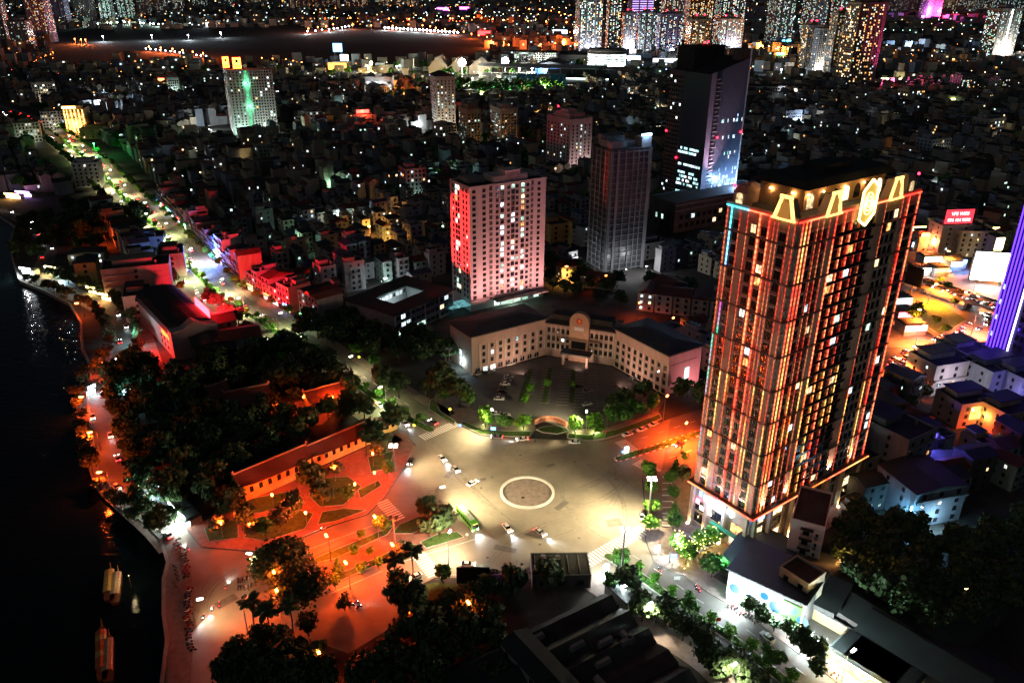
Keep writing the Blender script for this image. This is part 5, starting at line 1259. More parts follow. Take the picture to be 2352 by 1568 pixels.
ga = thing('garage_shed', 'wide dark teal sheet roof behind the LED shop at the tower foot', 'shed', (*V2(at(1655, 1318)), 0), R(-40)); o = MB(); o.box(0, 0, 0, 33, 22, 5.5); o.build('wall', DARKCONC, ga); gable(ga, 33, 22, 5.52, 2.6, TIN, .8, 'x')
light(ga, (2, -2, 8.2), (.4, 1, .85), 900, radius=.5)
wh = thing('apartment_house', 'narrow white five-storey house with four small balconies standing in front of the tall tower', 'house', (*V2(at(1797, 1304)), 0), R(-26))
block(wh, 9.4, 19, 17.5, paint('white_house', (.62, .6, .58), .85, 0, .1, .3), ROOFDARK, .8)
for z in (3.4, 6.8, 10.2, 13.6):
    windows(wh, 'F', [4.6], [z], 1.8, 2.3, 0, FRAME_D); windows(wh, 'F', [7.6], [z+.6], .7, 1.0, 0, FRAME_D)
    o = MB(); o.box(3.2, -1.2, z-.2, 6.2, -.02, z); o.box(3.2, -1.2, z+.01, 6.2, -1.12, z+.95); o.box(3.2, -1.12, z+.01, 3.28, -.02, z+.95); o.box(6.12, -1.12, z+.01, 6.2, -.02, z+.95); o.build('balcony', CONC, wh)
    o = MB(); o.box(2.9, -1.5, z+2.6, 6.5, -.02, z+2.72); o.build('awning', TIN, wh)
    o = MB(); o.box(7.0, -.7, z-.4, 7.9, -.02, z+.3); o.build('air_unit', STEEL, wh)
light(wh, (3, -9, 5), (.9, .95, 1), 1500, radius=1)
for k, (u, v, a, L, D, lab) in enumerate(((1960, 1478, -50, 30, 16, 'dark sheet roof hall at the lower right beyond the orange wall'), (2050, 1530, -48, 34, 16, 'long dim corrugated roof at the bottom right'), (1905, 1425, -52, 18, 14, 'dark green grey roof between the LED shop and the orange wall'), (2190, 1540, 40, 30, 14, 'faint grey roofed house at the bottom right corner'), (2290, 1440, 40, 26, 14, 'faint house at the right edge of the dark yard'))):
    t = thing('shed', lab, 'shed', (*V2(at(u, v)), 0), R(a)); o = MB(); o.box(0, 0, 0, L, D, 5); o.build('wall', DARKCONC, t); gable(t, L, D, 5.02, 2.2, TIN, .6, 'x')
ow = thing('wall', 'orange lit garden wall beside the trees right of the LED shop', 'wall', (*V2(at(1866, 1420)), 0), R(-46)); o = MB(); o.box(0, 0, 0, 22, .4, 3.2); o.build('masonry', WALLS['yellow'], ow); o = MB(); o.box(-.1, -.1, 3.21, 22.1, .5, 3.4); o.build('coping', CONC, ow); light(ow, (10, -3, 4), (1, .25, .05), 900, radius=.5)
RH = [(2135, 910, 18, 22, 16, 4, 'white', 'flat', 'stepped white villa with dark windows right of the tall tower'), (2200, 880, 18, 16, 16, 4, 'grey', 'flat', 'taller grey wing behind the stepped villa'), (2195, 985, 15, 20, 14, 3, 'tan', 'flat', 'tan house with one big golden lit window over a red lit yard'),
      (2262, 925, 20, 24, 16, 4, 'blue grey', 'flat', 'blue grey blank walled block below the violet tower'), (1975, 1120, 30, 17, 16, 3, 'cream', 'flat', 'pale house with lit terrace close behind the tall tower foot'), (2060, 1130, 32, 16, 24, 6, 'grey', 'flat', 'dark house with a blue and red lit right side'),
      (2085, 1215, 16, 20, 18, 4, 'blue grey', 'tin', 'pale blue lit house with a neon tube on its left'), (2120, 1130, 14, 20, 12, 2, 'white', 'tin', 'white gabled roof house in the dark right quarter'), (2300, 1010, 20, 18, 14, 3, 'tan', 'flat', 'dim tan house with shop lights at the right edge'),
      (1960, 1200, 30, 8, 6, 1, 'white', 'flat', 'low white annex beside the curved tower driveway'), (2010, 1060, 30, 18, 12, 3, 'dark', 'flat', 'dark grey house just right of the tower base'), (2330, 940, 20, 18, 14, 4, 'blue grey', 'flat', 'violet lit house at the right edge')]
for u, v, a, L, D, st, c, rf, lab in RH:
    t = house(lab, at(u, v), R(a), L, D, st, c, rf, p=.05, nw=3, side='L')
    if 'golden' in lab:
        o = MB(); o.box(5, -.2, 3.5, 14, -.03, 9.2); o.build('lit_window', lit('gold_room', (1, .62, .12), 1.5, .4), t); light(t, (9, -3, 6), (1, .55, .12), 900); light(t, (4, -8, 2.5), (1, .06, .03), 2200)
    if 'neon tube' in lab:
        o = MB(); o.tube((-1.2, -.5, 2), (-1.2, -.5, 9.5), .25); o.build('neon_tube', glow('neon_ice', (.3, .8, 1), 9, True), t); light(t, (-2.5, -2, 5), (.2, .6, 1), 2600); light(t, (8, -4, 4), (.5, .8, 1), 1200)
    if 'blue and red' in lab: light(t, (21, 5, 12), (.15, .12, 1), 5500); light(t, (20, 2, 3), (1, .05, .05), 4500)
    if 'stepped white' in lab: light(t, (6, -9, 9), (.8, .65, .75), 1600)
    if 'violet lit' in lab: light(t, (-4, -4, 8), (.4, .3, 1), 1500)
_pk = 0
for u, v in ((2000, 1010), (2035, 985), (2075, 985), (2110, 1005), (2060, 1045), (2150, 1050), (2180, 1040), (2245, 1060), (2290, 1070), (2330, 1050), (2110, 1075), (2035, 1165), (2140, 1180), (2180, 1160), (2220, 1130), (2270, 1120), (2320, 1130), (2080, 940), (2310, 890), (2340, 870), (2290, 865), (2250, 855), (1990, 960), (2030, 945)):
    c = random.choice(['grey', 'dark', 'blue grey', 'green grey', 'tan']); st_ = random.choice((2, 3, 3, 4)); rf_ = random.choice(['flat', 'flat', 'tin', 'tile', 'blue'])
    house('%s %s storey house with %s roof, %s in the packed quarter behind the tall tower' % ({'blue grey': 'bluish', 'green grey': 'greenish'}.get(c, c), ['', '', 'two', 'three', 'four'][st_], {'tile': 'tiled'}.get(rf_, rf_), nth(_pk)), at(u, v), R(random.choice((16, 18, 30, 108))), random.uniform(7, 10), random.uniform(9, 13), st_, c, rf_, group='packed houses behind the tall tower', p=.08); _pk += 1
q = at(2222, 650); sc_ = thing('led_screen', 'huge glaring white LED screen at the junction beside the violet tower', 'screen', (q.x, q.y, 0), R(-12)); o = MB(); o.box(0, 0, 2, 20, 1.2, 20); o.build('frame', BLACKM, sc_)
SCM = lit('screen_picture', (.92, .97, 1), 7, .22); o = MB(); o.quad((.5, -.05, 2.5), (19.5, -.05, 2.5), (19.5, -.05, 19.5), (.5, -.05, 19.5)); o.build('screen', SCM, sc_); light(sc_, (10, -5, 9), (.9, .95, 1), 9000, radius=3)
o = MB(); o.box(2, .3, 0, 3, .9, 2); o.box(17, .3, 0, 18, .9, 2); o.build('legs', STEEL, sc_)
q = at(2150, 590); bb_ = house('grey building carrying a red billboard with two pale lines of writing', (q.x, q.y), R(8), 22, 14, 6, 'blue grey', 'flat', p=.1)
o = MB(); o.box(0, -.4, 22, 19, 0, 31); s_ = o.build('billboard', glow('billboard_red', (1, .03, .05), 1.0, True), bb_)
def text(body, par, loc, size, m, rot=(R(90), 0, 0), name='lettering', align='CENTER'):
    c = bpy.data.curves.new(name, 'FONT'); c.body = body; c.size = size; c.align_x = align; c.extrude = .03
    o = bpy.data.objects.new(name, c); COL.objects.link(o); dg = bpy.context.evaluated_depsgraph_get(); me = bpy.data.meshes.new_from_object(o.evaluated_get(dg)); me.materials.clear(); me.materials.append(m)
    bpy.data.objects.remove(o); k = obj(name, me, par, loc); k.rotation_euler = rot; return k
PWH = glow('letter_white', (1, .8, .8), 1.6); text('VPS WIKI', s_, (9.5, -.5, 27.4), 3.0, PWH); text('096 154 9898', s_, (9.5, -.5, 23.4), 2.8, PWH)
house('white framed corner building with open floors right of the red billboard', at(2195, 592), R(5), 24, 16, 5, 'cream', 'flat', nw=5, p=.25)
q = at(2105, 580); rs_ = house('low building glowing with a red and yellow shop sign at the right junction', (q.x, q.y), R(10), 18, 12, 3, 'tan', 'flat', p=.6, pal=[0, .6, 0, .4, 0]); script_sign(rs_, (6, -.6, 11), 0, 11, 2.4, glow('sign_fire', (1, .12, .03), 8, True), 4); light(rs_, (6, -5, 9), (1, .2, .05), 16000, radius=1)
q = at(2072, 672); st_ = thing('billboard', 'dark tilted billboard seen edge on above the east roadway', 'billboard', (q.x, q.y, 0), R(-60)); o = MB(); o.box(0, 0, 6, 10, .6, 17); o.build('panel', BLACKM, st_); o = MB(); o.tube((5, .3, 0), (5, .3, 6), .4); o.build('post', STEEL, st_)
for q, w, c in ((at(2230, 690), 60000, (1, .16, .015)), (at(2130, 700), 40000, (1, .2, .02)), (at(2160, 620), 30000, (1, .25, .03)), (at(2100, 800), 30000, (1, .2, .04)), (at(2230, 770), 26000, (1, .2, .1)), (at(2040, 880), 24000, (1, .1, .015)), (at(2310, 640), 40000, (1, .3, .06)), (at(2160, 668), 30000, (1, .25, .03)), (at(2090, 762), 20000, (1, .16, .02)), (at(2200, 838), 14000, (1, .12, .03)), (at(2110, 868), 14000, (1, .1, .02))):  # last four lamps added to brighten the junction
    lamp('street', q, 12, (1, .5, .12), w*3.6, 'orange street lamp at the busy junction right of the tower, ' + {690: 'by the flyover', 700: 'left of the flyover', 620: 'below the red billboard', 800: 'over the turning lanes', 770: 'beside the violet tower', 880: 'closest to the tall tower', 640: 'right of the LED screen', 668: 'before the flyover ramp', 762: 'at the near island kerb', 838: 'by the violet canopy', 868: 'above the villa trees'}[round(proj((q.x, q.y, 0))[1])], st=16, group='orange lamps at the busy junction', lcol=c, spot=R(150))
for k, (u, v, w, h, z, c) in enumerate(((2085, 548, 12, 4, 5, (1, .7, .2)), (2092, 575, 9, 3, 3, (.5, .8, 1)), (2120, 610, 12, 3, 3, (1, .85, .5)), (2100, 635, 10, 2.5, 3, (.9, .95, 1)), (2145, 635, 9, 2.5, 3, (1, .3, .05)), (2180, 625, 8, 3, 4, (.2, .45, 1)), (2200, 618, 5, 2.5, 4, (.1, .3, 1)), (2060, 740, 10, 3, 3, (1, .1, .15)), (2075, 772, 12, 3, 3, (1, .25, .2)), (2055, 712, 9, 3, 4, (.85, .9, 1)), (2275, 600, 6, 8, 8, (1, .75, .3)), (2268, 570, 5, 9, 6, (1, .5, .12)))):
    q = at(u, v); t = thing('shop', 'little shop with a glowing %s sign at the junction, %s from the billboard' % (('yellow', 'pale blue', 'cream', 'white', 'orange', 'blue', 'deep blue', 'crimson', 'red', 'cold white', 'pale amber', 'amber')[k], nth(k)), 'shop', (q.x, q.y, 0), R(8), 'sign lit shops at the junction'); o = MB(); o.box(0, 0, 0, w, 9, z+h-.3); o.build('wall', WALLS['grey'], t); o = MB(); o.frust(-.3, -.3, z+h-.29, w+.3, 9.3, z+h+.5, .8); o.build('roof', TIN, t)
    o = MB(); o.box(.2, -.35, z-.4, w-.2, -.02, z+h-.6); o.build('shop_sign', glow('junction_sign_%d' % k, c, 5, True), t); light(t, (w/2, -4, z), c, 1800, radius=1)
fa, fb = V2(at(2068, 655)), V2(at(2380, 760)); fd = fb-fa
fl = thing('flyover', 'short road flyover crossing the junction right of the tower', 'flyover', (fa.x, fa.y, 0), math.atan2(fd.y, fd.x))
o = MB(); o.box(0, -7, 5, fd.length, 7, 5.8); o.build('deck', CONC, fl)
for y in (-7, 6.7): o = MB(); o.box(0, y, 5.81, fd.length, y+.3, 6.8); o.build('parapet', CONC, fl)
for x in (12, 40, 68): o = MB(); o.box(x, -3, 0, x+1.6, 3, 4.99); o.build('pier', CONC, fl)
sheet('junction_roadway', ats((2040, 690), (2090, 640), (2380, 600), (2380, 820), (2240, 830), (2060, 900), (2010, 930), (2000, 800)), .024, ASPHALT)
slab('junction_island', ats((2110, 700), (2150, 690), (2220, 735), (2160, 770), (2120, 745)), 0, .3, KERB, GRASS)
# == THE DARK HOUSING QUARTERS
AVP = [V2(p) for p in AV]; EAP = [V2(p) for p in EA]
KEEP = [(72+20, 215, 48), (0, 405, 42), (68, 470, 24), (150, 605, 40), (175, 570, 62), (135, 555, 40), (48, 755, 36), (-85, 930, 36), (-40, 860, 26), (5, 858, 26), (-215, 1262, 36), (-310, 930, 58), (230, 310, 40), (-45, 378, 40), (20, 320, 60), (35, 365, 30),
        (-20, 1360, 130), (60, 560, 18), (70, 395, 34), (45, 430, 20), (95, 430, 20), (270, 440, 80), (200, 350, 45), (240, 470, 60), (-160, 350, 50), (110, 385, 30), (20, 350, 30), (-295, 975, 30), (-15, 470, 14), (110, 510, 20), (130, 245, 60)]
def free(x, y, m=7):
    for cx, cy_, r_ in KEEP:
        if (x-cx)**2+(y-cy_)**2 < (r_+m)**2: return False
    d, s, o = project_to(AVP, (x, y))
    if d < 36 and s > 0: return False
    if o > 0 and y < 640 and x < 0: return False
    if project_to(EAP, (x, y))[0] < 25: return False
    return True
words_ = ['', 'one-storey', 'two-storey', 'three-storey', 'four-storey', 'five-storey']
PROT = []
for k in range(22):
    st = random.choice([2, 3, 3, 4, 4, 5]); c = random.choice(['grey', 'grey', 'cream', 'white', 'tan', 'blue grey', 'green grey']); rf = random.choice(['flat', 'flat', 'tin', 'tile', 'blue'])
    L, D = random.uniform(5, 9), random.uniform(10, 14); litp = random.choice([0, 0, .08, .2])
    t = house('', (0, -500), 0, L, D, st, c, rf, p=litp, nw=1 if L < 6 else 2)
    PROT.append((t, L, D, st, c, rf, litp))
RZ = R(33); EX = Vector((math.cos(RZ), math.sin(RZ))); EY = Vector((-EX.y, EX.x))
cells = []
for i in range(-130, 150):
    for j in range(12, 112):
        q = EX*(i*10.2+(i//7)*5)+EY*(j*14.5+(j//2)*4.5)
        x, y = q.x+random.uniform(-1, 1), q.y+random.uniform(-1, 1)
        if y < 300 or y > 1420 or abs(x) > y*.72+20: continue
        if not seen((x, y, 6), 40) or not free(x, y): continue
        if random.random() < .1: continue
        cells.append((math.hypot(x, y), x, y, i, j))
cells.sort()
near, far = cells[:255], cells[255:]
rows = {}
for c in near: rows.setdefault((c[4], c[1] > 90), []).append(c)
rowkeys = sorted(rows); zr = {False: 0, True: 0}; FIRST = set()
for key in rowkeys:
    zone = key[1]; rr = zr[zone]; zr[zone] += 1
    for n_, c in enumerate(sorted(rows[key], key=lambda c: c[3])):
        t, L, D, st, col_, rf, lp = random.choice(PROT)
        rfw = {'flat': 'flat roof', 'tin': 'tin roof', 'tile': 'tiled roof', 'blue': 'blue roof'}[rf]
        lab = '%s %s house, %s, %s along %s row %s' % (col_.replace('blue grey', 'bluish').replace('green grey', 'greenish'), words_[st].replace('-', ' '), rfw, nth(n_).replace('-', ' '), nth(rr).replace('-', ' '), 'beyond the glass tower' if zone else 'behind the avenue shops')
        place(t, (c[1], c[2], 0), RZ+random.choice((0, 0, 0, math.pi/2))+random.uniform(-.06, .06), lab, 'dark houses right of the glass tower' if zone else 'dark houses behind the avenue')
for P_ in PROT:
    if P_[0].name not in PROTO_USED:
        for c in P_[0].children: bpy.data.objects.remove(c)
        bpy.data.objects.remove(P_[0])
b = MB(); fm = [WALLS['grey'], WALLS['tan'], WALLS['cream'], WALLS['blue grey'], DARKCONC, ROOFDARK, TIN, TILE]+LITS
def far_house(b, x, y, L, D, H, rz, wi, ri, plit_=.3, gabled=False):
    ex = Vector((math.cos(rz), math.sin(rz))); ey = Vector((-ex.y, ex.x)); c = Vector((x, y))
    b.obox(c, ex, L/2, D/2, 0, H, wi, ri)
    if gabled:
        q = [c-ex*L*.54-ey*D*.53, c+ex*L*.54-ey*D*.53, c+ex*L*.54+ey*D*.53, c-ex*L*.54+ey*D*.53]; r1, r2 = c-ey*D*.53, c+ey*D*.53; z2 = H+L*.28
        b.quad((*q[0], H+.01), (*r1, z2), (*r2, z2), (*q[3], H+.01), ri); b.quad((*q[1], H+.01), (*q[2], H+.01), (*r2, z2), (*r1, z2), ri); b.tri((*q[0], H+.01), (*q[1], H+.01), (*r1, z2), wi)
    elif random.random() < .5:
        b.obox(c+ey*D*.2, ex, L*.3, D*.22, H+.01, H+2.6, wi, ri)
    for (e, n, w, dd) in ((ex, -ey, L, D), (-ey, -ex, D, L)):
        if random.random() < plit_:
            for _ in range(random.choice((1, 1, 1, 2, 2, 3))):
                ww = random.uniform(.8, 1.8); s = random.uniform(-w/2+1, w/2-1); z = random.randint(0, max(0, int(H/3.3)-1))*3.3+1
                p = c+n*(dd/2+.06)+e*s; m_ = 8+random.choices(range(5), [.42, .2, .16, .1, .12])[0]
                b.quad((*(p-e*ww/2), z), (*(p+e*ww/2), z), (*(p+e*ww/2), z+1.5), (*(p-e*ww/2), z+1.5), m_)
for d_, x, y, i, j in far:
    g_ = random.random() < .35
    far_house(b, x, y, random.uniform(6, 9.6), random.uniform(10, 14), random.choice((7, 10, 10, 13.5, 13.5, 17, 20)), RZ+random.choice((0, 0, 0, math.pi/2))+random.uniform(-.08, .08), random.randrange(5), random.choice((5, 5, 6, 7)), .2, g_)
hf = b.build('far_houses', fm, None, 'stuff'); tag(hf, 'dark mass of small houses with scattered lit windows stretching back from the avenue', 'houses')
for k, (u, v, L, D, H, c, p_, lab) in enumerate(((935, 470, 17, 16, 27, 'grey', .25, 'six-storey office house with tall dark window bands left of the pale tower'), (1010, 345, 20, 18, 24, 'cream', .3, 'cream block below the tall brownish apartment block'), (700, 300, 22, 16, 20, 'grey', .15, 'grey block right of the yellow sign slab'), (600, 395, 20, 16, 20, 'green grey', .1, 'greenish block in the dark quarter below the slab'), (470, 210, 24, 18, 24, 'grey', .12, 'grey block left of the yellow sign slab'), (300, 225, 26, 16, 20, 'white', .2, 'white stepped block in the far left quarter'), (390, 222, 16, 14, 26, 'white', .1, 'narrow white block with an orange sign glow'),
        (1440, 240, 26, 18, 24, 'grey', .2, 'grey block between the rose block and the glass tower'), (1330, 235, 24, 20, 22, 'grey', .2, 'grey block behind the rose grey block'), (1800, 300, 26, 18, 22, 'blue grey', .12, 'bluish block above the tall tower roof'), (1890, 330, 22, 18, 26, 'grey', .12, 'grey block above the emblem of the tall tower'), (2010, 300, 30, 18, 22, 'grey', .15, 'grey block in the dark quarter below the pink edged tower'), (2130, 380, 28, 18, 24, 'blue grey', .12, 'bluish block in the dark right quarter'), (2260, 330, 30, 20, 26, 'grey', .15, 'grey block toward the right edge'), (2080, 250, 34, 18, 26, 'tan', .3, 'warm lit block below the pink edged tower'), (2200, 220, 36, 20, 30, 'grey', .3, 'many windowed block below the pale line tower'), (2290, 230, 30, 20, 30, 'grey', .25, 'many windowed block at the far right'),
        (100, 300, 24, 16, 20, 'grey', .15, 'grey block across the avenue from the gold lit shop'), (40, 330, 24, 16, 20, 'tan', .2, 'tan block near the left edge'), (80, 235, 30, 18, 26, 'grey', .2, 'grey block by the far end of the avenue'), (850, 235, 26, 18, 22, 'white', .3, 'white gabled block below the white lit office'), (880, 300, 30, 16, 16, 'grey', .2, 'long grey block right of the karaoke house'), (770, 255, 22, 18, 22, 'tan', .25, 'tan block left of the karaoke house'), (1150, 200, 30, 18, 18, 'grey', .2, 'low grey block before the stadium gardens'))):
    q = at(u, v); t = thing('apartment_block', lab, 'apartment block', (q.x, q.y, 0), RZ-.1); block(t, L, D, H, WALLS[c], ROOFDARK, .8); crown(t, L*.2, D*.4, L*.6, D*.9, H+.13, 3, WALLS[c]); zs = [1.2+3.3*j for j in range(int(H/3.3))]
    window_stuff(t, 'F', lin(.6, L-.6, max(3, int(L/3.2))), zs, 1.6, 1.8, p_); window_stuff(t, 'L', lin(.6, D-.6, 4), zs, 1.4, 1.7, p_*.7); clutter(t, L, D, H+.13, 3)
    d_ = math.hypot(q.x, q.y); light(t, (L/2, -9, 5), random.choice(((1, .85, .6), (.8, .95, 1), (.7, 1, .85))), 500+d_*d_*.0013, radius=.6)
KEEP2 = 0
AL = [((.8, .95, 1), 'white'), ((1, .4, .08), 'orange'), ((1, .75, .4), 'warm'), ((.5, 1, .75), 'greenish'), ((.5, .65, 1), 'blue')]
spots = [(230, 220, 0), (238, 235, 0), (452, 378, 0), (640, 345, 0), (700, 200, 0), (1070, 250, 4), (745, 300, 4), (765, 420, 3), (660, 560, 3), (690, 640, 0), (875, 640, 0), (1010, 520, 3), (890, 490, 1), (860, 550, 1), (905, 545, 1), (840, 520, 1), (1120, 330, 1), (955, 320, 0), (1240, 260, 1), (1210, 330, 1), (1340, 290, 0), (1420, 270, 2), (1450, 300, 0),
         (560, 380, 2), (480, 300, 0), (380, 290, 3), (320, 205, 1), (385, 205, 1), (240, 232, 0), (1490, 220, 1), (1510, 250, 2), (770, 495, 0), (1000, 410, 3), (590, 470, 4), (640, 250, 3), (690, 240, 2), (930, 250, 2), (1290, 230, 3), (2000, 470, 0), (1800, 330, 0), (1860, 270, 4), (1960, 380, 2), (2100, 350, 1), (2200, 300, 2), (2260, 400, 0), (2050, 300, 3), (1790, 240, 0), (2230, 480, 1), (2150, 430, 0), (1900, 440, 4), (540, 520, 0), (590, 560, 4)]
for k, (u, v, ci) in enumerate(spots):
    q = at(u, v, 7); dist = math.hypot(q.x, q.y)
    seen_ = globals().setdefault('ALN', {})
    o_ = lamp('street' if dist < 700 else 'park', q, 7.0, AL[ci][0], min(16000, 900+dist*dist*.008), AL[ci][1]+' alley lamp among the dark houses, %s' % (('near the ' if dist < 700 else 'towards the ')+min((((640, 620), 'red lit shop houses'), ((900, 680), 'school'), ((1140, 560), 'pale tower'), ((1000, 240), 'brown blocks'), ((530, 240), 'yellow sign slab'), ((1620, 330), 'glass tower'), ((2150, 540), 'red billboard'), ((1900, 120), 'far orange flats'), ((230, 250), 'gold lit shop'), ((1300, 330), 'rose grey block'), ((820, 290), 'karaoke house')), key=lambda e: (e[0][0]-u)**2+(e[0][1]-v)**2)[1]),
              st=16, group='lamps in the dark alleys', lcol=AL[ci][0])
    n_ = seen_[o_['label']] = seen_.get(o_['label'], 0)+1
    if n_ > 1: o_['label'] += ', %s one up' % nth(n_-1)
    if dist > 700:
        for c in o_.children:
            if c.type == 'MESH' and c.name.startswith('lamp_head'): c.scale = (2, 2, 2)
# == TREES AND PLANTING
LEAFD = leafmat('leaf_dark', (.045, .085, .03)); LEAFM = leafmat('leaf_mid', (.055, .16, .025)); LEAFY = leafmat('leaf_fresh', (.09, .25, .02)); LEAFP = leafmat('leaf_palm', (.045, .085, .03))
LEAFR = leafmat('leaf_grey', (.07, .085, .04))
def leaves(n, lumps, size, rng, shell=.55, flat=.8):
    """n leaf clumps spread through several lumps; returns (4n,3)"""
    L_ = np.array(lumps, float); w = (L_[:, 3]*L_[:, 4]*L_[:, 5])**.67; w /= w.sum()
    k = rng.choice(len(L_), n, p=w); d = rng.normal(size=(n, 3)); d /= np.linalg.norm(d, axis=1)[:, None]
    r = shell+(1-shell)*rng.random(n)**.6; r *= 1+.18*rng.normal(size=n)
    c = L_[k, :3]+d*r[:, None]*L_[k, 3:6]
    nrm = d*.8+rng.normal(size=(n, 3))*.6; nrm[:, 2] += .35; nrm /= np.linalg.norm(nrm, axis=1)[:, None]
    t = rng.normal(size=(n, 3)); a = np.cross(nrm, t); a /= np.linalg.norm(a, axis=1)[:, None]; bb = np.cross(nrm, a)
    s = size*(.6+.8*rng.random(n))[:, None]
    return np.stack([c-a*s*.5-bb*s*flat*.5, c+a*s*.5-bb*s*flat*.35, c+a*s*.45+bb*s*flat*.5, c-a*s*.5+bb*s*flat*.4], 1).reshape(-1, 3)
def quadmesh(name, V, mat):
    me = bpy.data.meshes.new(name); n = len(V)//4
    me.vertices.add(len(V)); me.vertices.foreach_set('co', V.astype(np.float32).ravel())
    me.loops.add(4*n); me.loops.foreach_set('vertex_index', np.arange(4*n, dtype=np.int32))
    me.polygons.add(n); me.polygons.foreach_set('loop_start', np.arange(0, 4*n, 4, dtype=np.int32)); me.polygons.foreach_set('loop_total', np.full(n, 4, dtype=np.int32))
    me.materials.append(mat); me.update(calc_edges=True); me.validate(); return me
def crown_lumps(Rr, H, z0, rng, k=9):
    out = [(0, 0, z0+H*.5, Rr*.72, Rr*.72, H*.42)]
    for i in range(k):
        a = rng.random()*6.28; q = Rr*(.3+.42*rng.random()); z = z0+H*(.2+.65*rng.random()); s = Rr*(.28+.25*rng.random())
        out.append((q*math.cos(a), q*math.sin(a), z, s, s, s*.8))
    return out
def trunk_mesh(h, r, Rr, rng, branches=5):
    o = MB(); o.tube((0, 0, 0), (rng.normal()*.15, rng.normal()*.15, h), r, r*.6, 7)
    for k in range(branches):
        a = rng.random()*6.28; z = h*(.65+.35*rng.random()); o.tube((0, 0, z), (Rr*.55*math.cos(a), Rr*.55*math.sin(a), z+Rr*(.4+.4*rng.random())), r*.45, r*.15, 5)
    return o.mesh('trunk', BARK)
TREEP = {}
def tree_proto(kind, i):
    k = (kind, i)
    if k in TREEP: return TREEP[k]
    rng = np.random.default_rng(abs(hash(kind)) % 1000*0+sum(map(ord, kind))*17+i*7)
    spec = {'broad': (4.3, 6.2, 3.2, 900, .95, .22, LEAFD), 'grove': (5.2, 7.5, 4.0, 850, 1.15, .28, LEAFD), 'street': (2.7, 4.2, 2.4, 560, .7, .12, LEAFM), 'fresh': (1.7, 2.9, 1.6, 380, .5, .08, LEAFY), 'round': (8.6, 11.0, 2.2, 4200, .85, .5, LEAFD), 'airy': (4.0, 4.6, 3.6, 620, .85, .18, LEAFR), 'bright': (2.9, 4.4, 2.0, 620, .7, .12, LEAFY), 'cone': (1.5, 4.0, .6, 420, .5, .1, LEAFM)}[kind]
    Rr, H, z0, n, s, tr, m = spec
    if kind == 'round': lumps = [(0, 0, z0+H*.5, Rr*.88, Rr*.88, H*.46)]+[(Rr*.5*math.cos(a), Rr*.5*math.sin(a), z0+H*(.35+.3*rng.random()), Rr*.45, Rr*.45, H*.3) for a in rng.random(8)*6.28]; sh = .82
    elif kind == 'cone': lumps = [(0, 0, z0+H*q, Rr*(1.05-q), Rr*(1.05-q), H*.2) for q in (.15, .35, .55, .75, .92)]; sh = .5
    else: lumps = crown_lumps(Rr, H, z0, rng, 10 if kind != 'airy' else 13); sh = .5
    t = thing(kind+'_tree', '', 'tree', (0, -900, 0))
    obj('trunk', trunk_mesh(z0+H*.35, tr, Rr, rng), t)
    obj('crown', quadmesh('crown', leaves(n, lumps, s, rng, sh), m), t)
    t.name = {'broad': 'broadleaf_tree', 'grove': 'grove_tree', 'street': 'street_tree', 'fresh': 'young_tree', 'round': 'round_tree', 'airy': 'flame_tree', 'bright': 'leafy_tree', 'cone': 'clipped_shrub'}[kind]
    TREEP[k] = t; return t
TH = {'broad': 6.3, 'grove': 7.8, 'street': 4.5, 'fresh': 3.0, 'round': 7.6, 'airy': 5.9, 'bright': 4.2, 'cone': 2.4}
NT = [0]
def tree(kind, pos, label, group=None, s=1.0, z=0.0):
    t = tree_proto(kind, random.randrange(4 if kind not in ('round',) else 2)); NT[0] += 1
    if kind == 'cone': t['category'] = 'shrub'
    return place(t, (pos[0], pos[1], z), random.random()*6.28, label, group, (s*random.uniform(.9, 1.1), s*random.uniform(.9, 1.1), s*random.uniform(.9, 1.15)))
def tree_at(kind, u, v, label, group=None, s=1.0):
    """by the middle of its crown"""
    return tree(kind, at(u, v, TH[kind]*s), label, group, s)
tree_at('round', 643, 1280, 'very big dark round tree at the west end of the island, farther of the two', None, .98)
tree_at('round', 687, 1338, 'very big dark round tree at the west end of the island, nearer of the two', None, .92)
k = 0; s_ = AV_LEN-8
while s_ > 160:
    if not (s_gap0-3 < s_ < s_gap1+2):
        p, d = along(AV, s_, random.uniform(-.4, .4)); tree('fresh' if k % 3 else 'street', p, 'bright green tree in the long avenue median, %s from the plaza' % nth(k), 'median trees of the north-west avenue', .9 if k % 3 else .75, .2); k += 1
    s_ -= 9.5 if s_ > AV_LEN-220 else 14
for side, nm in ((-1, 'north'), (1, 'lake')):
    s_ = AV_LEN-62 if side < 0 else AV_LEN-34; k = 0
    while s_ > 200:
        p, d = along(AV, s_, side*(14.2 if side < 0 else 14.6))
        if side > 0 and (V2(p)-V2(at(510, 715))).length < 42: s_ -= 8; continue
        tree('bright' if k % 2 else ('broad' if side > 0 else 'street'), p, ('green' if k % 2 else 'dark')+' pavement tree, %s side of the avenue, %s from the plaza' % (nm, nth(k).replace('-', ' ')), 'pavement trees of the north-west avenue', random.uniform(.75, 1.0) if side > 0 else random.uniform(.8, 1.1), .16); k += 1
        s_ -= random.uniform(10, 15) if side > 0 else random.uniform(13, 19)
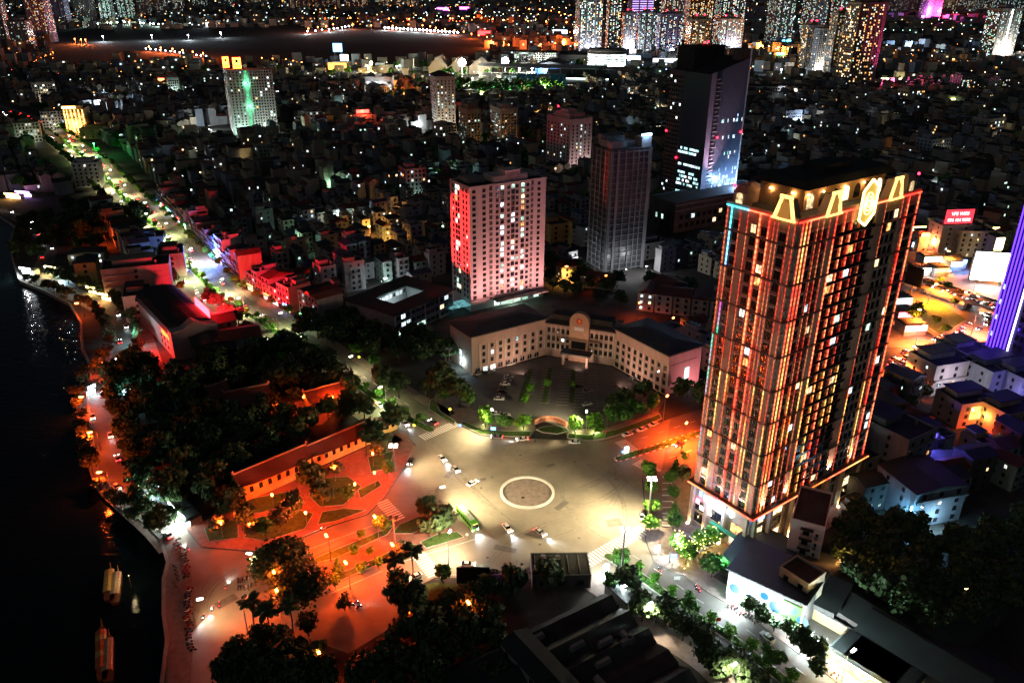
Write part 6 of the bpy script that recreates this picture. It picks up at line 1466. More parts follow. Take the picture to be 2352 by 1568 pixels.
for u, v, s, lab in ((880, 868, 1.35, 'big dark tree leaning over the avenue median before the plaza'), (915, 880, 1.1, 'dark tree with a bare lower trunk on the avenue median before the plaza'), (905, 945, 1.2, 'dark tree between the avenue carriageway and the gate house'), (805, 880, 1.1, 'dark tree at the nose of the avenue median gap'),
        (855, 985, 1.2, 'dark tree overhanging the farther gallery roof'), (835, 930, 1.1, 'dark tree behind the gate pavilion'), (1010, 870, 1.5, 'large dark tree in front of the left office wing'), (1050, 890, 1.25, 'dark tree at the corner of the office car park'), (985, 880, 1.1, 'dark tree beside the large one at the office side street')):
    tree_at('broad', u, v, lab, None, s)
for k, (u, v) in enumerate(((497, 688), (515, 712), (545, 722), (480, 672))):
    tree_at('airy', u, v, 'red lit spreading tree on the avenue pavement behind the supermarket, %s from the left' % nth([1, 2, 3, 0][k]), 'red lit trees behind the supermarket', 1.15)
light(sm, (30.5, 13, 7.5), (1, .03, .06), 9000, radius=1)
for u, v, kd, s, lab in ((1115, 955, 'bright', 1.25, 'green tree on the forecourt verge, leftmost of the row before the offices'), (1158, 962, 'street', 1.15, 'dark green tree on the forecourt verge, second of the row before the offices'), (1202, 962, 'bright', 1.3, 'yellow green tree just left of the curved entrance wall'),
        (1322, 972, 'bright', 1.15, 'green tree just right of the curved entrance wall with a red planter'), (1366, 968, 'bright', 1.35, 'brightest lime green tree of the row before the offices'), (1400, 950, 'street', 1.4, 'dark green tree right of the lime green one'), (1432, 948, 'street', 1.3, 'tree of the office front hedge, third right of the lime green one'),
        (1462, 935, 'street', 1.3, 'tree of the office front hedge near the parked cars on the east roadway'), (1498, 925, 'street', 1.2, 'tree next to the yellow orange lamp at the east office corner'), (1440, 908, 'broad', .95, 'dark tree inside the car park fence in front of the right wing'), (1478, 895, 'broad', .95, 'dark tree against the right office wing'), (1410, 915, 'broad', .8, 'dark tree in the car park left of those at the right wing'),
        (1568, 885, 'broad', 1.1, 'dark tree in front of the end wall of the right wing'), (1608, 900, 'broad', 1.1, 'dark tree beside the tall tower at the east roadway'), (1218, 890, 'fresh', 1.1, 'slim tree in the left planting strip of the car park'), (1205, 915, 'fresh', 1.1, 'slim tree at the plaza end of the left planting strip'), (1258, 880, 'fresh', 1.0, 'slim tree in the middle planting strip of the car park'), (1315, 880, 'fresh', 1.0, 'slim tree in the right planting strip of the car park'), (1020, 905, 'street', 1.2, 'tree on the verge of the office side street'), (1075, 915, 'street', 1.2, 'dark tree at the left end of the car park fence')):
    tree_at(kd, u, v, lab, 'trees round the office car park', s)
for u, v in ((1366, 985), (1322, 985), (1202, 975), (1110, 970)):
    q = at(u, v, 1.2); up = thing('ground_light', 'small floodlight under the %s tree before the offices' % {1366: 'lime green', 1322: 'red planter', 1202: 'yellow green', 1110: 'leftmost green'}[u], 'ground light', (q.x, q.y-1, .2)); o = MB(); o.box(-.2, -.2, 0, .2, .2, .35); o.box(-.06, -.06, .35, .06, .06, .6); o.build('housing', BLACKM, up); o = MB(); o.ngon([(.14*math.cos(R(a)), .14*math.sin(R(a)), .61) for a in range(0, 360, 45)]); o.build('lens', glow('lens_lime', (.8, 1, .4), 8), up); light(up, (0, -.3, .9), (.85, 1, .3), 500 if u == 1366 else 200, radius=.15)
DK = 'dark trees with nothing to tell them apart, '
def scatter(poly, n, kind, label, group, s0=.8, s1=1.2, avoid=None, mind=5.0):
    P = [V2(at(*q)) for q in poly]; xs = [p.x for p in P]; ys = [p.y for p in P]; out = []; tries = 0
    while len(out) < n and tries < n*60:
        tries += 1; x, y = random.uniform(min(xs), max(xs)), random.uniform(min(ys), max(ys)); inside = False
        for i in range(len(P)):
            a, c = P[i], P[i-1]
            if (a.y > y) != (c.y > y) and x < (c.x-a.x)*(y-a.y)/(c.y-a.y)+a.x: inside = not inside
        if not inside or any((x-q[0])**2+(y-q[1])**2 < mind**2 for q in out): continue
        if avoid and any((x-ax_)**2+(y-ay_)**2 < r_*r_ for ax_, ay_, r_ in avoid): continue
        out.append((x, y))
    for x, y in out:
        if kind: tree(kind, (x, y), label, group, random.uniform(s0, s1))
    return out
SCH = [(-47+10, 375, 22), (-30, 395, 16), (-60, 372, 20)]
scatter(((660, 770), (745, 735), (770, 715), (850, 760), (930, 770), (1015, 790), (1030, 850), (960, 850), (900, 830), (830, 830), (760, 800)), 30, 'grove', 'dark tree in the unlit wood between the school and the avenue', 'dark wood between school and avenue', .75, 1.05, SCH, 5.5)
scatter(((1255, 655), (1330, 620), (1460, 660), (1450, 715), (1380, 700), (1260, 690)), 12, 'grove', 'dark tree in the shadowed garden behind the offices', 'dark garden trees behind the offices', .7, 1.0, [(-2, 405, 30), (68, 470, 22)], 6)
scatter(((1480, 640), (1600, 680), (1620, 760), (1560, 730), (1500, 700)), 7, 'broad', 'dark tree in the lane between terrace houses and tall tower', 'dark trees by the terrace houses', .8, 1.1, None, 6)
tree_at('broad', 1264, 600, 'amber lit tree in the lane right of the pale tower', None, 1.3); tree_at('airy', 1395, 655, 'red lit tree at the tall lamp behind the offices', None, 1.3)
tree_at('airy', 895, 765, 'orange lit tree glowing in the dark wood by the school', None, 1.2)
q = at(895, 775, 4); lamp('park', q, 4.0, PK, 1300, 'small orange lamp glowing under a tree in the dark wood by the school', lcol=PKL, st=8)
TAV = [(V2(lh.location).x+9, V2(lh.location).y+9, 12), (-70, 245, 9), (-62, 255, 9), (-58, 262, 8)]
edge = ((240, 860), (300, 850), (420, 850), (560, 840), (690, 790), (760, 860), (830, 960), (760, 985), (640, 1060), (560, 1090), (535, 1180), (440, 1185), (310, 1120), (268, 1040), (255, 960))
TR_ = [V2(at(u, v)) for u, v in ((535, 960), (718, 945), (494, 942), (645, 955), (690, 940))]
scatter(edge, 62, 'grove', 'dark tree of the unlit temple grove beside the lake', 'dark trees of the temple grove', .8, 1.15, [(p.x+5, p.y+4, 9) for p in TR_]+TAV, 6.2)
inner = scatter(edge, 60, None, '', '', 1, 1, [(p.x+5, p.y+4, 10) for p in TR_]+TAV, 4.5)
rng = np.random.default_rng(3); Vs = []
base_ = leaves(260, crown_lumps(4.2, 4.5, .6, rng), 1.2, rng)
for x, y in inner: Vs.append(base_*random.uniform(.8, 1.1)+np.array([x, y, 0]))
ug = obj('undergrowth', quadmesh('undergrowth', np.concatenate(Vs), LEAFD), None, kind='stuff'); tag(ug, 'dark undergrowth filling the temple grove between its trees', 'undergrowth')
for k, (u, v, kd, s, lab) in enumerate(((712, 1085, 'broad', 1.15, 'dark tree standing before the middle of the tiled gallery'), (672, 1150, 'broad', 1.0, 'orange edged tree left of the park path crossing'), (740, 1130, 'broad', .95, 'dark round tree on the park lawn between two lamps'), (795, 1130, 'street', 1.0, 'small dark tree left of the brightest path lamp'),
        (605, 1205, 'street', 1.2, 'round dark tree at the west edge of the park lawn'), (560, 1180, 'broad', .9, 'dark tree at the lake end of the gallery'), (540, 1140, 'broad', 1.0, 'tree shading the left end wall of the gallery'), (870, 1020, 'broad', .9, 'dark tree right of the palms near the gate house'), (640, 1180, 'airy', .9, 'red lit tree beside the bright gallery lamp'), (765, 1075, 'airy', .8, 'orange lit tree along the gallery front'), (500, 1200, 'airy', .8, 'orange lit tree at the lake end of the park'), (890, 1075, 'street', .9, 'small tree beside the white mast in the park'), (575, 1215, 'airy', .7, 'low red lit tree by the park pavement'))):
    tree_at(kd, u, v, lab, 'trees of the temple park', s)
def frond_mesh(i):
    rng = np.random.default_rng(40+i); o = MB(); n = 6; Ln = 3.6
    pts = [(Ln*t*.92, 0, .9*math.sin(t*2.0)-1.5*t*t) for t in [j/n for j in range(n+1)]]
    for j in range(n):
        p, q = pts[j], pts[j+1]; w0, w1 = .95*math.sin(math.pi*(j/n*.82+.1)), .95*math.sin(math.pi*((j+1)/n*.82+.1))
        for s in (-1, 1): o.quad((p[0], 0, p[2]), (q[0], 0, q[2]), (q[0]+.3, s*w1, q[2]-.45*w1), (p[0]+.3, s*w0, p[2]-.45*w0))
    return o.mesh('frond', LEAFP)
FR = [frond_mesh(i) for i in range(2)]
def palm(pos, h, label, group):
    t = thing('palm_tree', label, 'palm', (pos[0], pos[1], .1), 0, group)
    o = MB(); o.tube((0, 0, 0), (.15, .1, h*.5), .24, .2, 8); o.tube((.15, .1, h*.5), (0, 0, h), .2, .17, 8); o.tube((0, 0, h), (0, 0, h+.8), .17, .1, 7); o.build('trunk', BARK, t)
    for k in range(13):
        f = obj('frond', FR[k % 2], t, (0, 0, h+.5), 6.28*k/13+random.uniform(-.15, .15)); f.rotation_euler[1] = random.uniform(-.55, .35); f.scale = (1.0,)*3
def palm_at(u, v, h, label, group): palm(at(u, v, h), h, label, group)
for k, (u, v, h, lab) in enumerate(((905, 1288, 10, 'palm on the central island, left of the two by the crossing'), (945, 1268, 11, 'palm on the central island, right of the two by the crossing'), (612, 1405, 10, 'palm at the near kerb by the parked motorbikes'), (665, 1392, 10, 'palm leaning beside the nearer big round tree'), (575, 1385, 8, 'dark palm among the parked motorbikes'), (838, 1000, 9, 'palm before the farther gallery half, left one'), (868, 992, 9, 'palm before the farther gallery half, right one'), (852, 1012, 8, 'palm in front of the orange gallery eaves'), (880, 1010, 8, 'palm closest to the gate house'))):
    palm_at(u, v, h, lab, 'palms round the park and island')
for k, (u, v, kd, s) in enumerate(((980, 1160, 'broad', .95), (1010, 1192, 'broad', 1.1), (985, 1200, 'broad', .9), (880, 1205, 'street', 1.0), (1017, 1312, 'street', 1.0), (830, 1225, 'fresh', .9), (815, 1265, 'fresh', 1.0), (850, 1265, 'fresh', .8), (775, 1300, 'cone', 1.2), (720, 1300, 'cone', 1.4), (700, 1290, 'cone', 1.3), (735, 1345, 'fresh', 1.1), (770, 1335, 'fresh', 1.1), (830, 1300, 'fresh', 1.1), (870, 1290, 'fresh', 1.0), (925, 1260, 'airy', .7), (1030, 1190, 'airy', .8))):
    wh_ = ['tall round tree at the plaza end of the central island, farthest of three', 'round tree at the plaza end of the central island beside the green bus', 'round tree at the plaza end of the central island, left of three', 'dark tree beside the unlit mast on the central island', 'small oval tree alone on the pavement at the south kerb of the plaza', 'thin young tree on the upper road side of the island',
           'bushy young tree in the middle island lawn', 'low young tree near the island sign mast', 'clipped shrub near the upper lamp of the island', 'larger clipped shrub at the west of the island lawn', 'clipped shrub closest to the big round trees', 'reddish bush at the west tip of the near island lawn', 'reddish bush left of the near lawn lamp', 'bush right of the near lawn lamp', 'bush midway along the near island lawn', 'orange lit tree behind the two palms', 'orange lit low tree under the trees beside the green bus'][k]
    tree_at(kd, u, v, wh_, 'planting on the central island', s)
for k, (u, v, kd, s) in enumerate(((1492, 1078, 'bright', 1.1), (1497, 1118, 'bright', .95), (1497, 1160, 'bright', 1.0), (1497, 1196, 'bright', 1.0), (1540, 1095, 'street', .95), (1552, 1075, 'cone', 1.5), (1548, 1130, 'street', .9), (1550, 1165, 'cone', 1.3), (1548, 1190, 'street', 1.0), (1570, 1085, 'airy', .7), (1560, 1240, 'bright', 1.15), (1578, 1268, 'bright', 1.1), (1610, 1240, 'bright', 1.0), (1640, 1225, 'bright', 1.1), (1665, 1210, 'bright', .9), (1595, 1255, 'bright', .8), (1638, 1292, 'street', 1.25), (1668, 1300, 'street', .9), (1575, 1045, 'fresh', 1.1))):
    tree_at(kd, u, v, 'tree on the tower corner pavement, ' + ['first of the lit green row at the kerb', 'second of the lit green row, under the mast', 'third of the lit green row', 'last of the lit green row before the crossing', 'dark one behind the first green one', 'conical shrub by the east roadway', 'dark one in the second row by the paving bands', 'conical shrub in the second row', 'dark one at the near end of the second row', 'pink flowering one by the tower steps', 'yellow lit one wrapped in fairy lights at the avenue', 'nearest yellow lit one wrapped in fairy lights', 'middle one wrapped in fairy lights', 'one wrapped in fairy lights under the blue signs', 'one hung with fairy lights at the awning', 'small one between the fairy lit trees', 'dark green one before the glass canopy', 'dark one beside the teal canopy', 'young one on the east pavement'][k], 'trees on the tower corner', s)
o = MB(); FL = glow('fairy_light', (1, .75, .15), 10, False)
fs = thing('fairy_lights', 'yellow fairy lights strung through the trees in front of the tower podium', 'fairy lights', at(1590, 1262))
for u, v, n in ((1560, 1240, 45), (1578, 1268, 45), (1610, 1240, 35), (1640, 1225, 40), (1665, 1205, 20), (1595, 1255, 20)):
    for _ in range(n):
        p = at(u, v, 4.5)+Vector((random.gauss(0, 1.4), random.gauss(0, 1.4), random.gauss(0, 1.5)))-fs.location; o.ball(p, .13, .13, .13, 4, 3)
o.build('bulbs', FL, fs, 'stuff')
for u, v in ((1560, 1250), (1578, 1275), (1612, 1250), (1640, 1235)): light(fs, at(u, v, 3.2)-fs.location, (1, .72, .12), 650, radius=.4)
gc = thing('glass_canopy', 'low glass roofed canopy over the tower ramp with white crossbars', 'canopy', (*V2(at(1585, 1300)), 0), R(38)); o = MB(); o.box(0, 0, 3.2, 18, 7, 3.35); o.build('pane', glass('canopy_glass', (.1, .11, .1), .2), gc)
for k in range(6):
    o = MB(); o.box(k*3.5, -.1, 3.36, k*3.5+.35, 7.1, 3.6); o.build('crossbar', WHITE, gc)
for x in (.2, 17.4):
    for y in (.1, 6.6): o = MB(); o.box(x, y, 0, x+.3, y+.3, 3.19); o.build('post', STEEL, gc)
light(gc, (9, -1, 2.6), (1, .8, .5), 400)
k = 0
for s_ in [5+6.5*i for i in range(15)]:
    p, d = along(SE, s_, random.uniform(-.5, .5)); tree('fresh' if k % 4 else 'street', p, 'bright green young tree in the median of the south-east avenue, %s from the plaza' % nth(k), 'median trees of the south-east avenue', 1.0, .2); k += 1
for k, (u, v, s) in enumerate(((1440, 1322, 1.15), (1478, 1388, .95), (1530, 1398, .95), (1572, 1432, .95), (1615, 1462, 1.0), (1635, 1500, .95), (1695, 1508, .9), (1655, 1525, .8), (1740, 1548, .9), (1720, 1565, .8))):
    tree_at('broad', u, v, 'dark tree on the market pavement of the south-east avenue, %s from the plaza' % nth(k), 'market pavement trees', s)
for k, (u, v, s) in enumerate(((1722, 1390, .62), (1752, 1408, .62), (1782, 1424, .62), (1812, 1440, .62), (1845, 1466, .8), (1872, 1490, .8), (1880, 1530, .6))):
    tree_at('broad', u, v, 'tree against the LED shop on the south-east avenue, %s from the plaza' % nth(k), 'LED shop pavement trees', s)
tree_at('street', 1405, 1330, 'green lit tree at the market corner light box', None, .9); tree_at('broad', 1262, 1312, 'teal edged round tree at the south crossing', None, 1.0); tree_at('broad', 1180, 1325, 'dark round tree left of the teal edged one at the south kerb', None, 1.1)
FG = [(930, 1365, 1.2), (955, 1410, 1.3), (915, 1335, .9), (1000, 1440, 1.2), (1040, 1385, 1.0), (1085, 1360, .9), (1120, 1340, .9), (1040, 1480, 1.1), (900, 1495, 1.1), (860, 1520, 1.1), (960, 1510, 1.2), (820, 1545, 1.0), (600, 1455, .9), (650, 1480, 1.2), (700, 1500, 1.1), (560, 1500, 1.1), (520, 1530, 1.0), (620, 1530, 1.2), (680, 1550, 1.1), (740, 1540, 1.0), (575, 1560, 1.1), (1000, 1540, 1.1), (1080, 1450, 1.1), (1100, 1520, 1.0), (900, 1560, 1.0), (1150, 1560, .9), (790, 1380, .5), (705, 1425, .8), (1125, 1425, .9), (1105, 1400, .8), (1140, 1465, .9), (1165, 1500, .8), (1060, 1420, 1.0), (1020, 1400, 1.0)]
for u, v, s in FG: tree_at('grove', u, v, 'dark tree in the unlit foreground below the central island', 'dark foreground trees', s*.85)
k = 0
for s_ in range(int(path_len(LK)[-1]*.44), int(path_len(LK)[-1])-24, 9):
    for off in (6.6, -6.3):
        p, d = along(LK, s_+random.uniform(-2, 2), off); tree('airy' if off > 0 else 'broad', p, 'tree on the %s side of the lakeside road, %s from its far end' % ('water' if off > 0 else 'land', nth(k//2)), 'lakeside road trees', random.uniform(.65, .95)); k += 1
scatter(((40, 520), (110, 500), (200, 470), (330, 500), (360, 560), (250, 580), (150, 600), (90, 620), (35, 590)), 42, 'grove', 'dark tree in the black park on the lake peninsula', 'dark trees of the lake park', .8, 1.2, [(-400, 520, 14)], 8)
for k, (u, v, s) in enumerate(((360, 1185, 1.0), (330, 1160, .8), (395, 1170, .8), (310, 1140, .8))): tree_at('broad', u, v, 'white lit tree by the lakeside stalls, %s of four from the bend' % nth(k), 'trees by the lakeside stalls', s)
scatter(((1950, 1200), (2080, 1230), (2120, 1300), (2200, 1280), (2352, 1200), (2352, 1400), (2150, 1480), (1960, 1400), (1920, 1300)), 34, 'grove', 'dark tree in the unlit garden at the lower right', 'dark garden trees at the lower right', .8, 1.1, None, 6.5)
scatter(((2040, 900), (2100, 860), (2150, 880), (2130, 930), (2060, 960)), 8, 'broad', 'dark tree between the east roadway and the white villa', 'dark trees by the white villa', .7, 1.0, None, 6)
for k, (u, v, s) in enumerate(((2105, 715, 1.3), (2150, 735, .7), (2175, 750, .7), (2130, 655, .8), (2180, 660, .9), (2240, 680, .8), (2160, 640, .7), (2195, 690, .7))): tree_at('street', u, v, 'lamp lit tree at the busy junction, ' + ['green one by the edge-on billboard', 'left one on the triangle island', 'right one on the triangle island', 'left one behind the flyover', 'middle one behind the flyover', 'one left of the LED screen', 'farthest one behind the flyover', 'one above the flyover lanes'][k], 'trees at the busy junction', s*1.3)
tree_at('broad', 2235, 990, 'red lit bush under the golden window', None, .8); tree_at('broad', 2060, 1200, 'teal edged tree left of the neon tube house', None, 1.2)
q = at(2199, 1357, 6); lamp('street', q, 6.5, (1, .45, .12), 700, 'starry orange lamp alone in the dark garden at the lower right', st=25, lcol=(1, .4, .1))
q = at(1922, 1290, 6); lamp('street', q, 6.5, (1, .5, .15), 900, 'orange lamp on the lane right of the narrow white house', st=18, lcol=(1, .4, .1))
def hedge(name, line, w, dens, m, lab):
    L = path_len(line)[-1]; n = int(L*dens); rng = np.random.default_rng(8); pts = []
    for k in range(int(L/1.3)):
        p, d = along(line, k*1.3+random.uniform(-.3, .3), random.uniform(-w, w)); pts.append((p.x, p.y, .45, .75, .75, .45))
    o = obj(name, quadmesh(name, leaves(n, pts, .38, rng, .3), m), None, kind='stuff'); return tag(o, lab, 'hedge')
hedge('hedge', _i(AV, s_start, s_gap0-2, 40), 1.0, 26, LEAFM, 'low green hedge filling the long median of the north-west avenue')
hedge('hedge', _i(AV, s_gap1+2, s_end-2, 12), 1.0, 40, LEAFM, 'low green hedge on the short median before the plaza')
hedge('hedge', _i(SE, 2, path_len(SE)[-1]-1, 30), .9, 44, LEAFM, 'low green hedge on the median of the south-east avenue')
hedge('hedge', _i(EA, 5, s_e+30, 14), .9, 22, LEAFM, 'patchy green hedge on the striped median of the east roadway')
# == FAR CITY
def height_at(q, v):
    lo, hi = 0, 400
    for _ in range(40):
        mid = (lo+hi)/2
        if proj((q.x, q.y, mid))[1] > v: lo = mid
        else: hi = mid
    return lo
FARW = {'grey': paint('far_grey', (.3, .3, .32), .85, 0, .2, .05, 0, 1, .2), 'white': paint('far_white', (.34, .34, .35), .85, 0, .2, .05), 'tan': paint('far_tan', (.34, .27, .2), .85, 0, .2, .05), 'violet': paint('far_violet', (.3, .26, .42), .8, 0, .2, .05), 'rose': paint('far_rose', (.4, .22, .24), .85, 0, .2, .05)}
FL_ = [lit('far_cool', (.75, .95, 1), 1.2, .3), lit('far_warm', (1, .75, .4), 1.2, .3), lit('far_green', (.5, 1, .75), 1.0, .3), lit('far_amber', (1, .42, .12), 1.3, .3), lit('far_pale', (1, .97, .85), 1.3, .3)]
def far_tower(u0, u1, vb, vt, wall, label, p=.3, pal=None, rz=0.0, dep=.6, group=None, fh=3.3, cw=4.0, Hmax=400, notch=True, name='apartment_tower', cat='tower', beacon=False):
    a, c = at(u0, vb), at(u1, vb); L = (c-a).length*.86; D = max(14, L*dep); H = min(Hmax, height_at(a, vt))
    t = thing(name, label, cat, (a.x, a.y, 0), rz, group)
    o = MB(); o.box(0, 0, 0, L, D, H); o.build('wall', FARW[wall], t)
    o = MB(); o.box(-.4, -.4, H+.01, L+.4, D+.4, H+1.5); o.build('roof', ROOFDARK, t)
    crown(t, L*.3, D*.2, L*.7, D*.8, H+1.51, 5, FARW[wall])
    n = max(2, int(L/cw)); nz = int((H-6)/fh); zs = [4+k*fh for k in range(nz)]; mats = [GLASS]+FL_
    ww = min(2.2, L/n*.55)
    window_stuff(t, 'F', lin(.6, L-.6, n), zs, ww, 1.9, p, pal, mats=mats, name='window_field', off=.2, col_p=lambda i: p*(1.15 if i % 4 else .2))
    side = 'L' if rz > 0 or (u0+u1)/2 > 1176 else 'R'
    window_stuff(t, side, lin(.6, D-.6, max(2, int(D/cw))), zs, ww, 1.9, p*.8, pal, L=L, D=D, mats=mats, name='window_field', off=.2)
    if notch:
        for f in (.3, .68):
            o = MB(); o.box(L*f, -1.2, 0, L*f+L*.06, -.02, H); o.build('fin', FARW[wall], t)
    if beacon:
        for x in (L*.3, L*.7):
            o = MB(); o.ball((x, D*.3, H+7.5), 1.7, 1.7, 1.7, 6, 4); o.build('warning_light', glow('beacon', (1, .01, .03), 9), t)
    return t, L, D, H
COOLP = [.45, .1, .35, .05, .05]; WARMP = [.05, .45, .05, .35, .1]; MIXP = [.35, .25, .2, .1, .1]
G1 = 'far towers at the upper left'; G2 = 'high-rise estate behind the glass tower'; G3 = 'far towers at the upper right'
for k, (u0, u1, vb, vt, w, p, pal, lab) in enumerate(((-15, 32, 104, -25, 'grey', .3, MIXP, 'far grey tower cut by the left edge at the top corner'), (28, 84, 108, 48, 'grey', .3, MIXP, 'lower far tower with a lit roof line near the top left corner'), (74, 134, 96, -30, 'violet', .25, WARMP, 'dark violet far tower with warm windows near the top left corner'), (124, 168, 60, -20, 'violet', .06, COOLP, 'nearly unlit violet far tower at the top left'),
        (176, 226, 53, -20, 'grey', .1, COOLP, 'ribbed grey far tower left of the teal lit ones'), (230, 268, 48, -22, 'grey', .5, [.3, .05, .6, 0, .05], 'teal lit far tower, left of a close pair'), (272, 314, 46, -22, 'grey', .5, [.3, .05, .6, 0, .05], 'teal lit far tower, right of a close pair'), (318, 352, 40, -22, 'grey', .45, MIXP, 'far tower right of the teal pair, first of three'), (358, 392, 36, -22, 'grey', .4, MIXP, 'far tower right of the teal pair, second of three'), (396, 428, 30, -22, 'grey', .4, MIXP, 'far tower right of the teal pair, third of three'),
        (440, 480, 18, -24, 'grey', .4, MIXP, 'very far block at the top edge left of the rose ones'), (500, 540, 17, -24, 'grey', .35, MIXP, 'very far block at the top edge just left of the rose ones'), (560, 620, 16, -24, 'grey', .35, WARMP, 'very far warm lit block at the top edge'), (664, 716, 24, -24, 'rose', .45, WARMP, 'rose lit far block at the top edge, first of three'), (722, 786, 22, -24, 'rose', .45, WARMP, 'rose lit far block at the top edge, second of three'), (792, 850, 20, -24, 'rose', .4, WARMP, 'rose lit far block at the top edge, third of three'), (860, 900, 16, -24, 'grey', .35, WARMP, 'far block at the top edge right of the rose ones'), (908, 966, 16, -24, 'grey', .5, WARMP, 'amber lit far block at the top edge right of the rose ones'))):
    far_tower(u0, u1, vb, vt, w, lab, p, pal, rz=R(-8) if u0 < 300 else 0, dep=.5, group=G1, cw=4.5 if vb > 40 else 8, fh=3.4 if vb > 40 else 5.5)
for k, (u0, u1, vb, vt, w, p, pal, lab, bc) in enumerate(((1327, 1389, 132, -4, 'white', .45, MIXP, 'pale front tower of the high-rise estate, leftmost', False), (1394, 1426, 122, -8, 'white', .35, MIXP, 'narrow pale tower right of the leftmost estate tower', False), (1430, 1462, 120, 30, 'white', .3, MIXP, 'lower estate tower with red roof lights, left of three', True), (1466, 1506, 120, 28, 'white', .32, COOLP, 'lower estate tower with red roof lights, middle of three', True), (1512, 1574, 122, 32, 'violet', .35, MIXP, 'violet washed lower estate tower, right of three', True),
        (1580, 1634, 150, 44, 'tan', .35, WARMP, 'near estate tower with warm windows beside the glass tower roof', True), (1648, 1712, 118, 44, 'white', .35, MIXP, 'estate tower directly above the glass tower roof', True), (1522, 1572, 100, -20, 'grey', .35, MIXP, 'rear estate tower behind the violet washed one', False), (1578, 1640, 96, -22, 'tan', .45, WARMP, 'rear estate tower with a yellow lit stair column', False), (1650, 1716, 95, -22, 'violet', .45, MIXP, 'rear estate tower at the right end of the estate', False), (1448, 1504, 84, -10, 'violet', .02, COOLP, 'violet far office striped with pale floors behind the estate', False))):
    t, L, D, H = far_tower(u0, u1, vb, vt, w, lab, p, pal, rz=R(10), dep=.7, group=G2, cw=3.6, fh=3.2, beacon=bc)
    if k == 10:
        o = MB()
        for z in range(20, int(H), 7): o.box(0, -.4, z, L, -.05, z+2.6)
        o.build('floor_light', glow('violet_floor', (.5, .35, 1), .9), t, 'stuff')
    if k in (0, 2, 4, 6): light(t, (L/2, -16, 10), (.8, .8, .95), 70000, radius=3)
    if k == 5: light(t, (L/2, -10, 6), (1, .5, .2), 60000, radius=3)
for k, (u0, u1, vb, vt, w, p, pal, lab) in enumerate(((1772, 1826, 102, -10, 'grey', .4, COOLP, 'cool lit far tower with a blue line at its foot, upper right'), (1842, 1880, 168, 58, 'tan', .35, WARMP, 'left wing of the warm lit estate, lower with red roof lights'), (1868, 1900, 172, 66, 'white', .1, WARMP, 'pale lit blank wing in the middle of the warm lit estate'), (1902, 1942, 180, 30, 'tan', .4, WARMP, 'tall warm lit wing of the estate left of the pink edged tower'), (1944, 2020, 208, 6, 'tan', .35, WARMP, 'tallest tower of the warm lit estate with a pink lit right edge'), (1850, 1900, 100, -12, 'grey', .3, MIXP, 'grey tower behind the warm lit estate, left'), (1915, 1960, 96, -14, 'grey', .3, MIXP, 'grey tower behind the warm lit estate, right'),
        (2276, 2338, 134, 20, 'white', .35, COOLP, 'pale tower with one bright vertical light line at the far right'), (2126, 2164, 46, -12, 'rose', .2, WARMP, 'pink and violet lit far block at the upper right'), (2172, 2210, 26, -20, 'grey', .35, WARMP, 'far block at the top edge right of the pink lit one, first of three'), (2216, 2250, 28, -20, 'grey', .35, MIXP, 'far block at the top edge right of the pink lit one, second of three'), (2254, 2300, 30, -20, 'grey', .4, MIXP, 'far block at the top edge right of the pink lit one, third of three'), (2306, 2370, 60, -20, 'grey', .35, COOLP, 'far tower at the top right corner'), (2060, 2110, 30, -20, 'grey', .25, MIXP, 'far dark block at the top edge left of the pink lit one'))):
    t, L, D, H = far_tower(u0, u1, vb, vt, w, lab, p, pal, rz=R(14), dep=.75, group=G3, cw=3.8 if vb > 90 else 7, fh=3.2 if vb > 90 else 5, beacon=k in (1, 3, 5))
    if 'pink lit right' in lab:
        o = MB(); o.box(L-6, -.8, 0, L+.5, -.03, H); o.build('pink_wall', FARW['rose'], t); light(t, (L+2, -26, 12), (1, .12, .4), 420000, radius=3)
    if 'light line' in lab:
        o = MB(); o.box(L*.48, -.8, 2, L*.52, -.3, H-2); o.build('light_line', glow('ice_line', (.7, 1, .95), 4), t); light(t, (L/2, -22, 14), (1, .9, .75), 120000, radius=3)
    if 'pink and violet' in lab: light(t, (L, -24, 40), (1, .05, .25), 900000, radius=3); light(t, (-8, -20, 40), (.5, .2, 1), 500000, radius=3)
    if 'blue line' in lab:
        o = MB(); o.box(0, -.8, 7, L, -.3, 11); o.build('light_line', glow('blue_line', (.1, .6, 1), 3), t)
    if 'pale lit blank' in lab: light(t, (L/2, -10, 6), (1, .95, .8), 60000, radius=2)
q = at(1393, 168); cp = thing('car_park', 'rounded multi-storey car park with bright white lit decks below the estate', 'car park', (q.x, q.y, 0), 0)
def half(r, a0=180, a1=360, n=14): return [(r*math.cos(R(a0+(a1-a0)*k/n)), .55*r*math.sin(R(a0+(a1-a0)*k/n))) for k in range(n+1)]
DKM = lit('deck_light', (.8, 1, .95), 2.4, .15)
for k in range(9):
    o = MB(); o.prism(half(37)+[(37, 30), (-37, 30)], k*4.6+2.8, k*4.6+4.3); o.build('deck', FARW['white'], cp)
    if 1 < k < 7: o = MB(); o.prism(half(35.5)+[(35, 29), (-35, 29)], k*4.6+4.32, k*4.6+6.9); o.build('deck_light', DKM, cp)
o = MB(); o.prism(half(34)+[(34, 28), (-34, 28)], 0, 44); o.build('core_wall', DARKCONC, cp)
so = at(1060, 214); st = thing('stadium', 'floodlit stadium with a pale green pitch and rows of blue and grey seats', 'stadium', (so.x, so.y, 0), R(-8))
PITCH = paint('pitch', (.16, .2, .06), .9, 0, .2, .1)
o = MB(); o.box(0, 0, .05, 210, 100, .3); o.build('pitch', PITCH, st)
SEATB = paint('seat_blue', (.06, .3, .42), .6, 0, .2, .1); SEATG = paint('seat_grey', (.36, .36, .34), .7, 0, .2, .1)
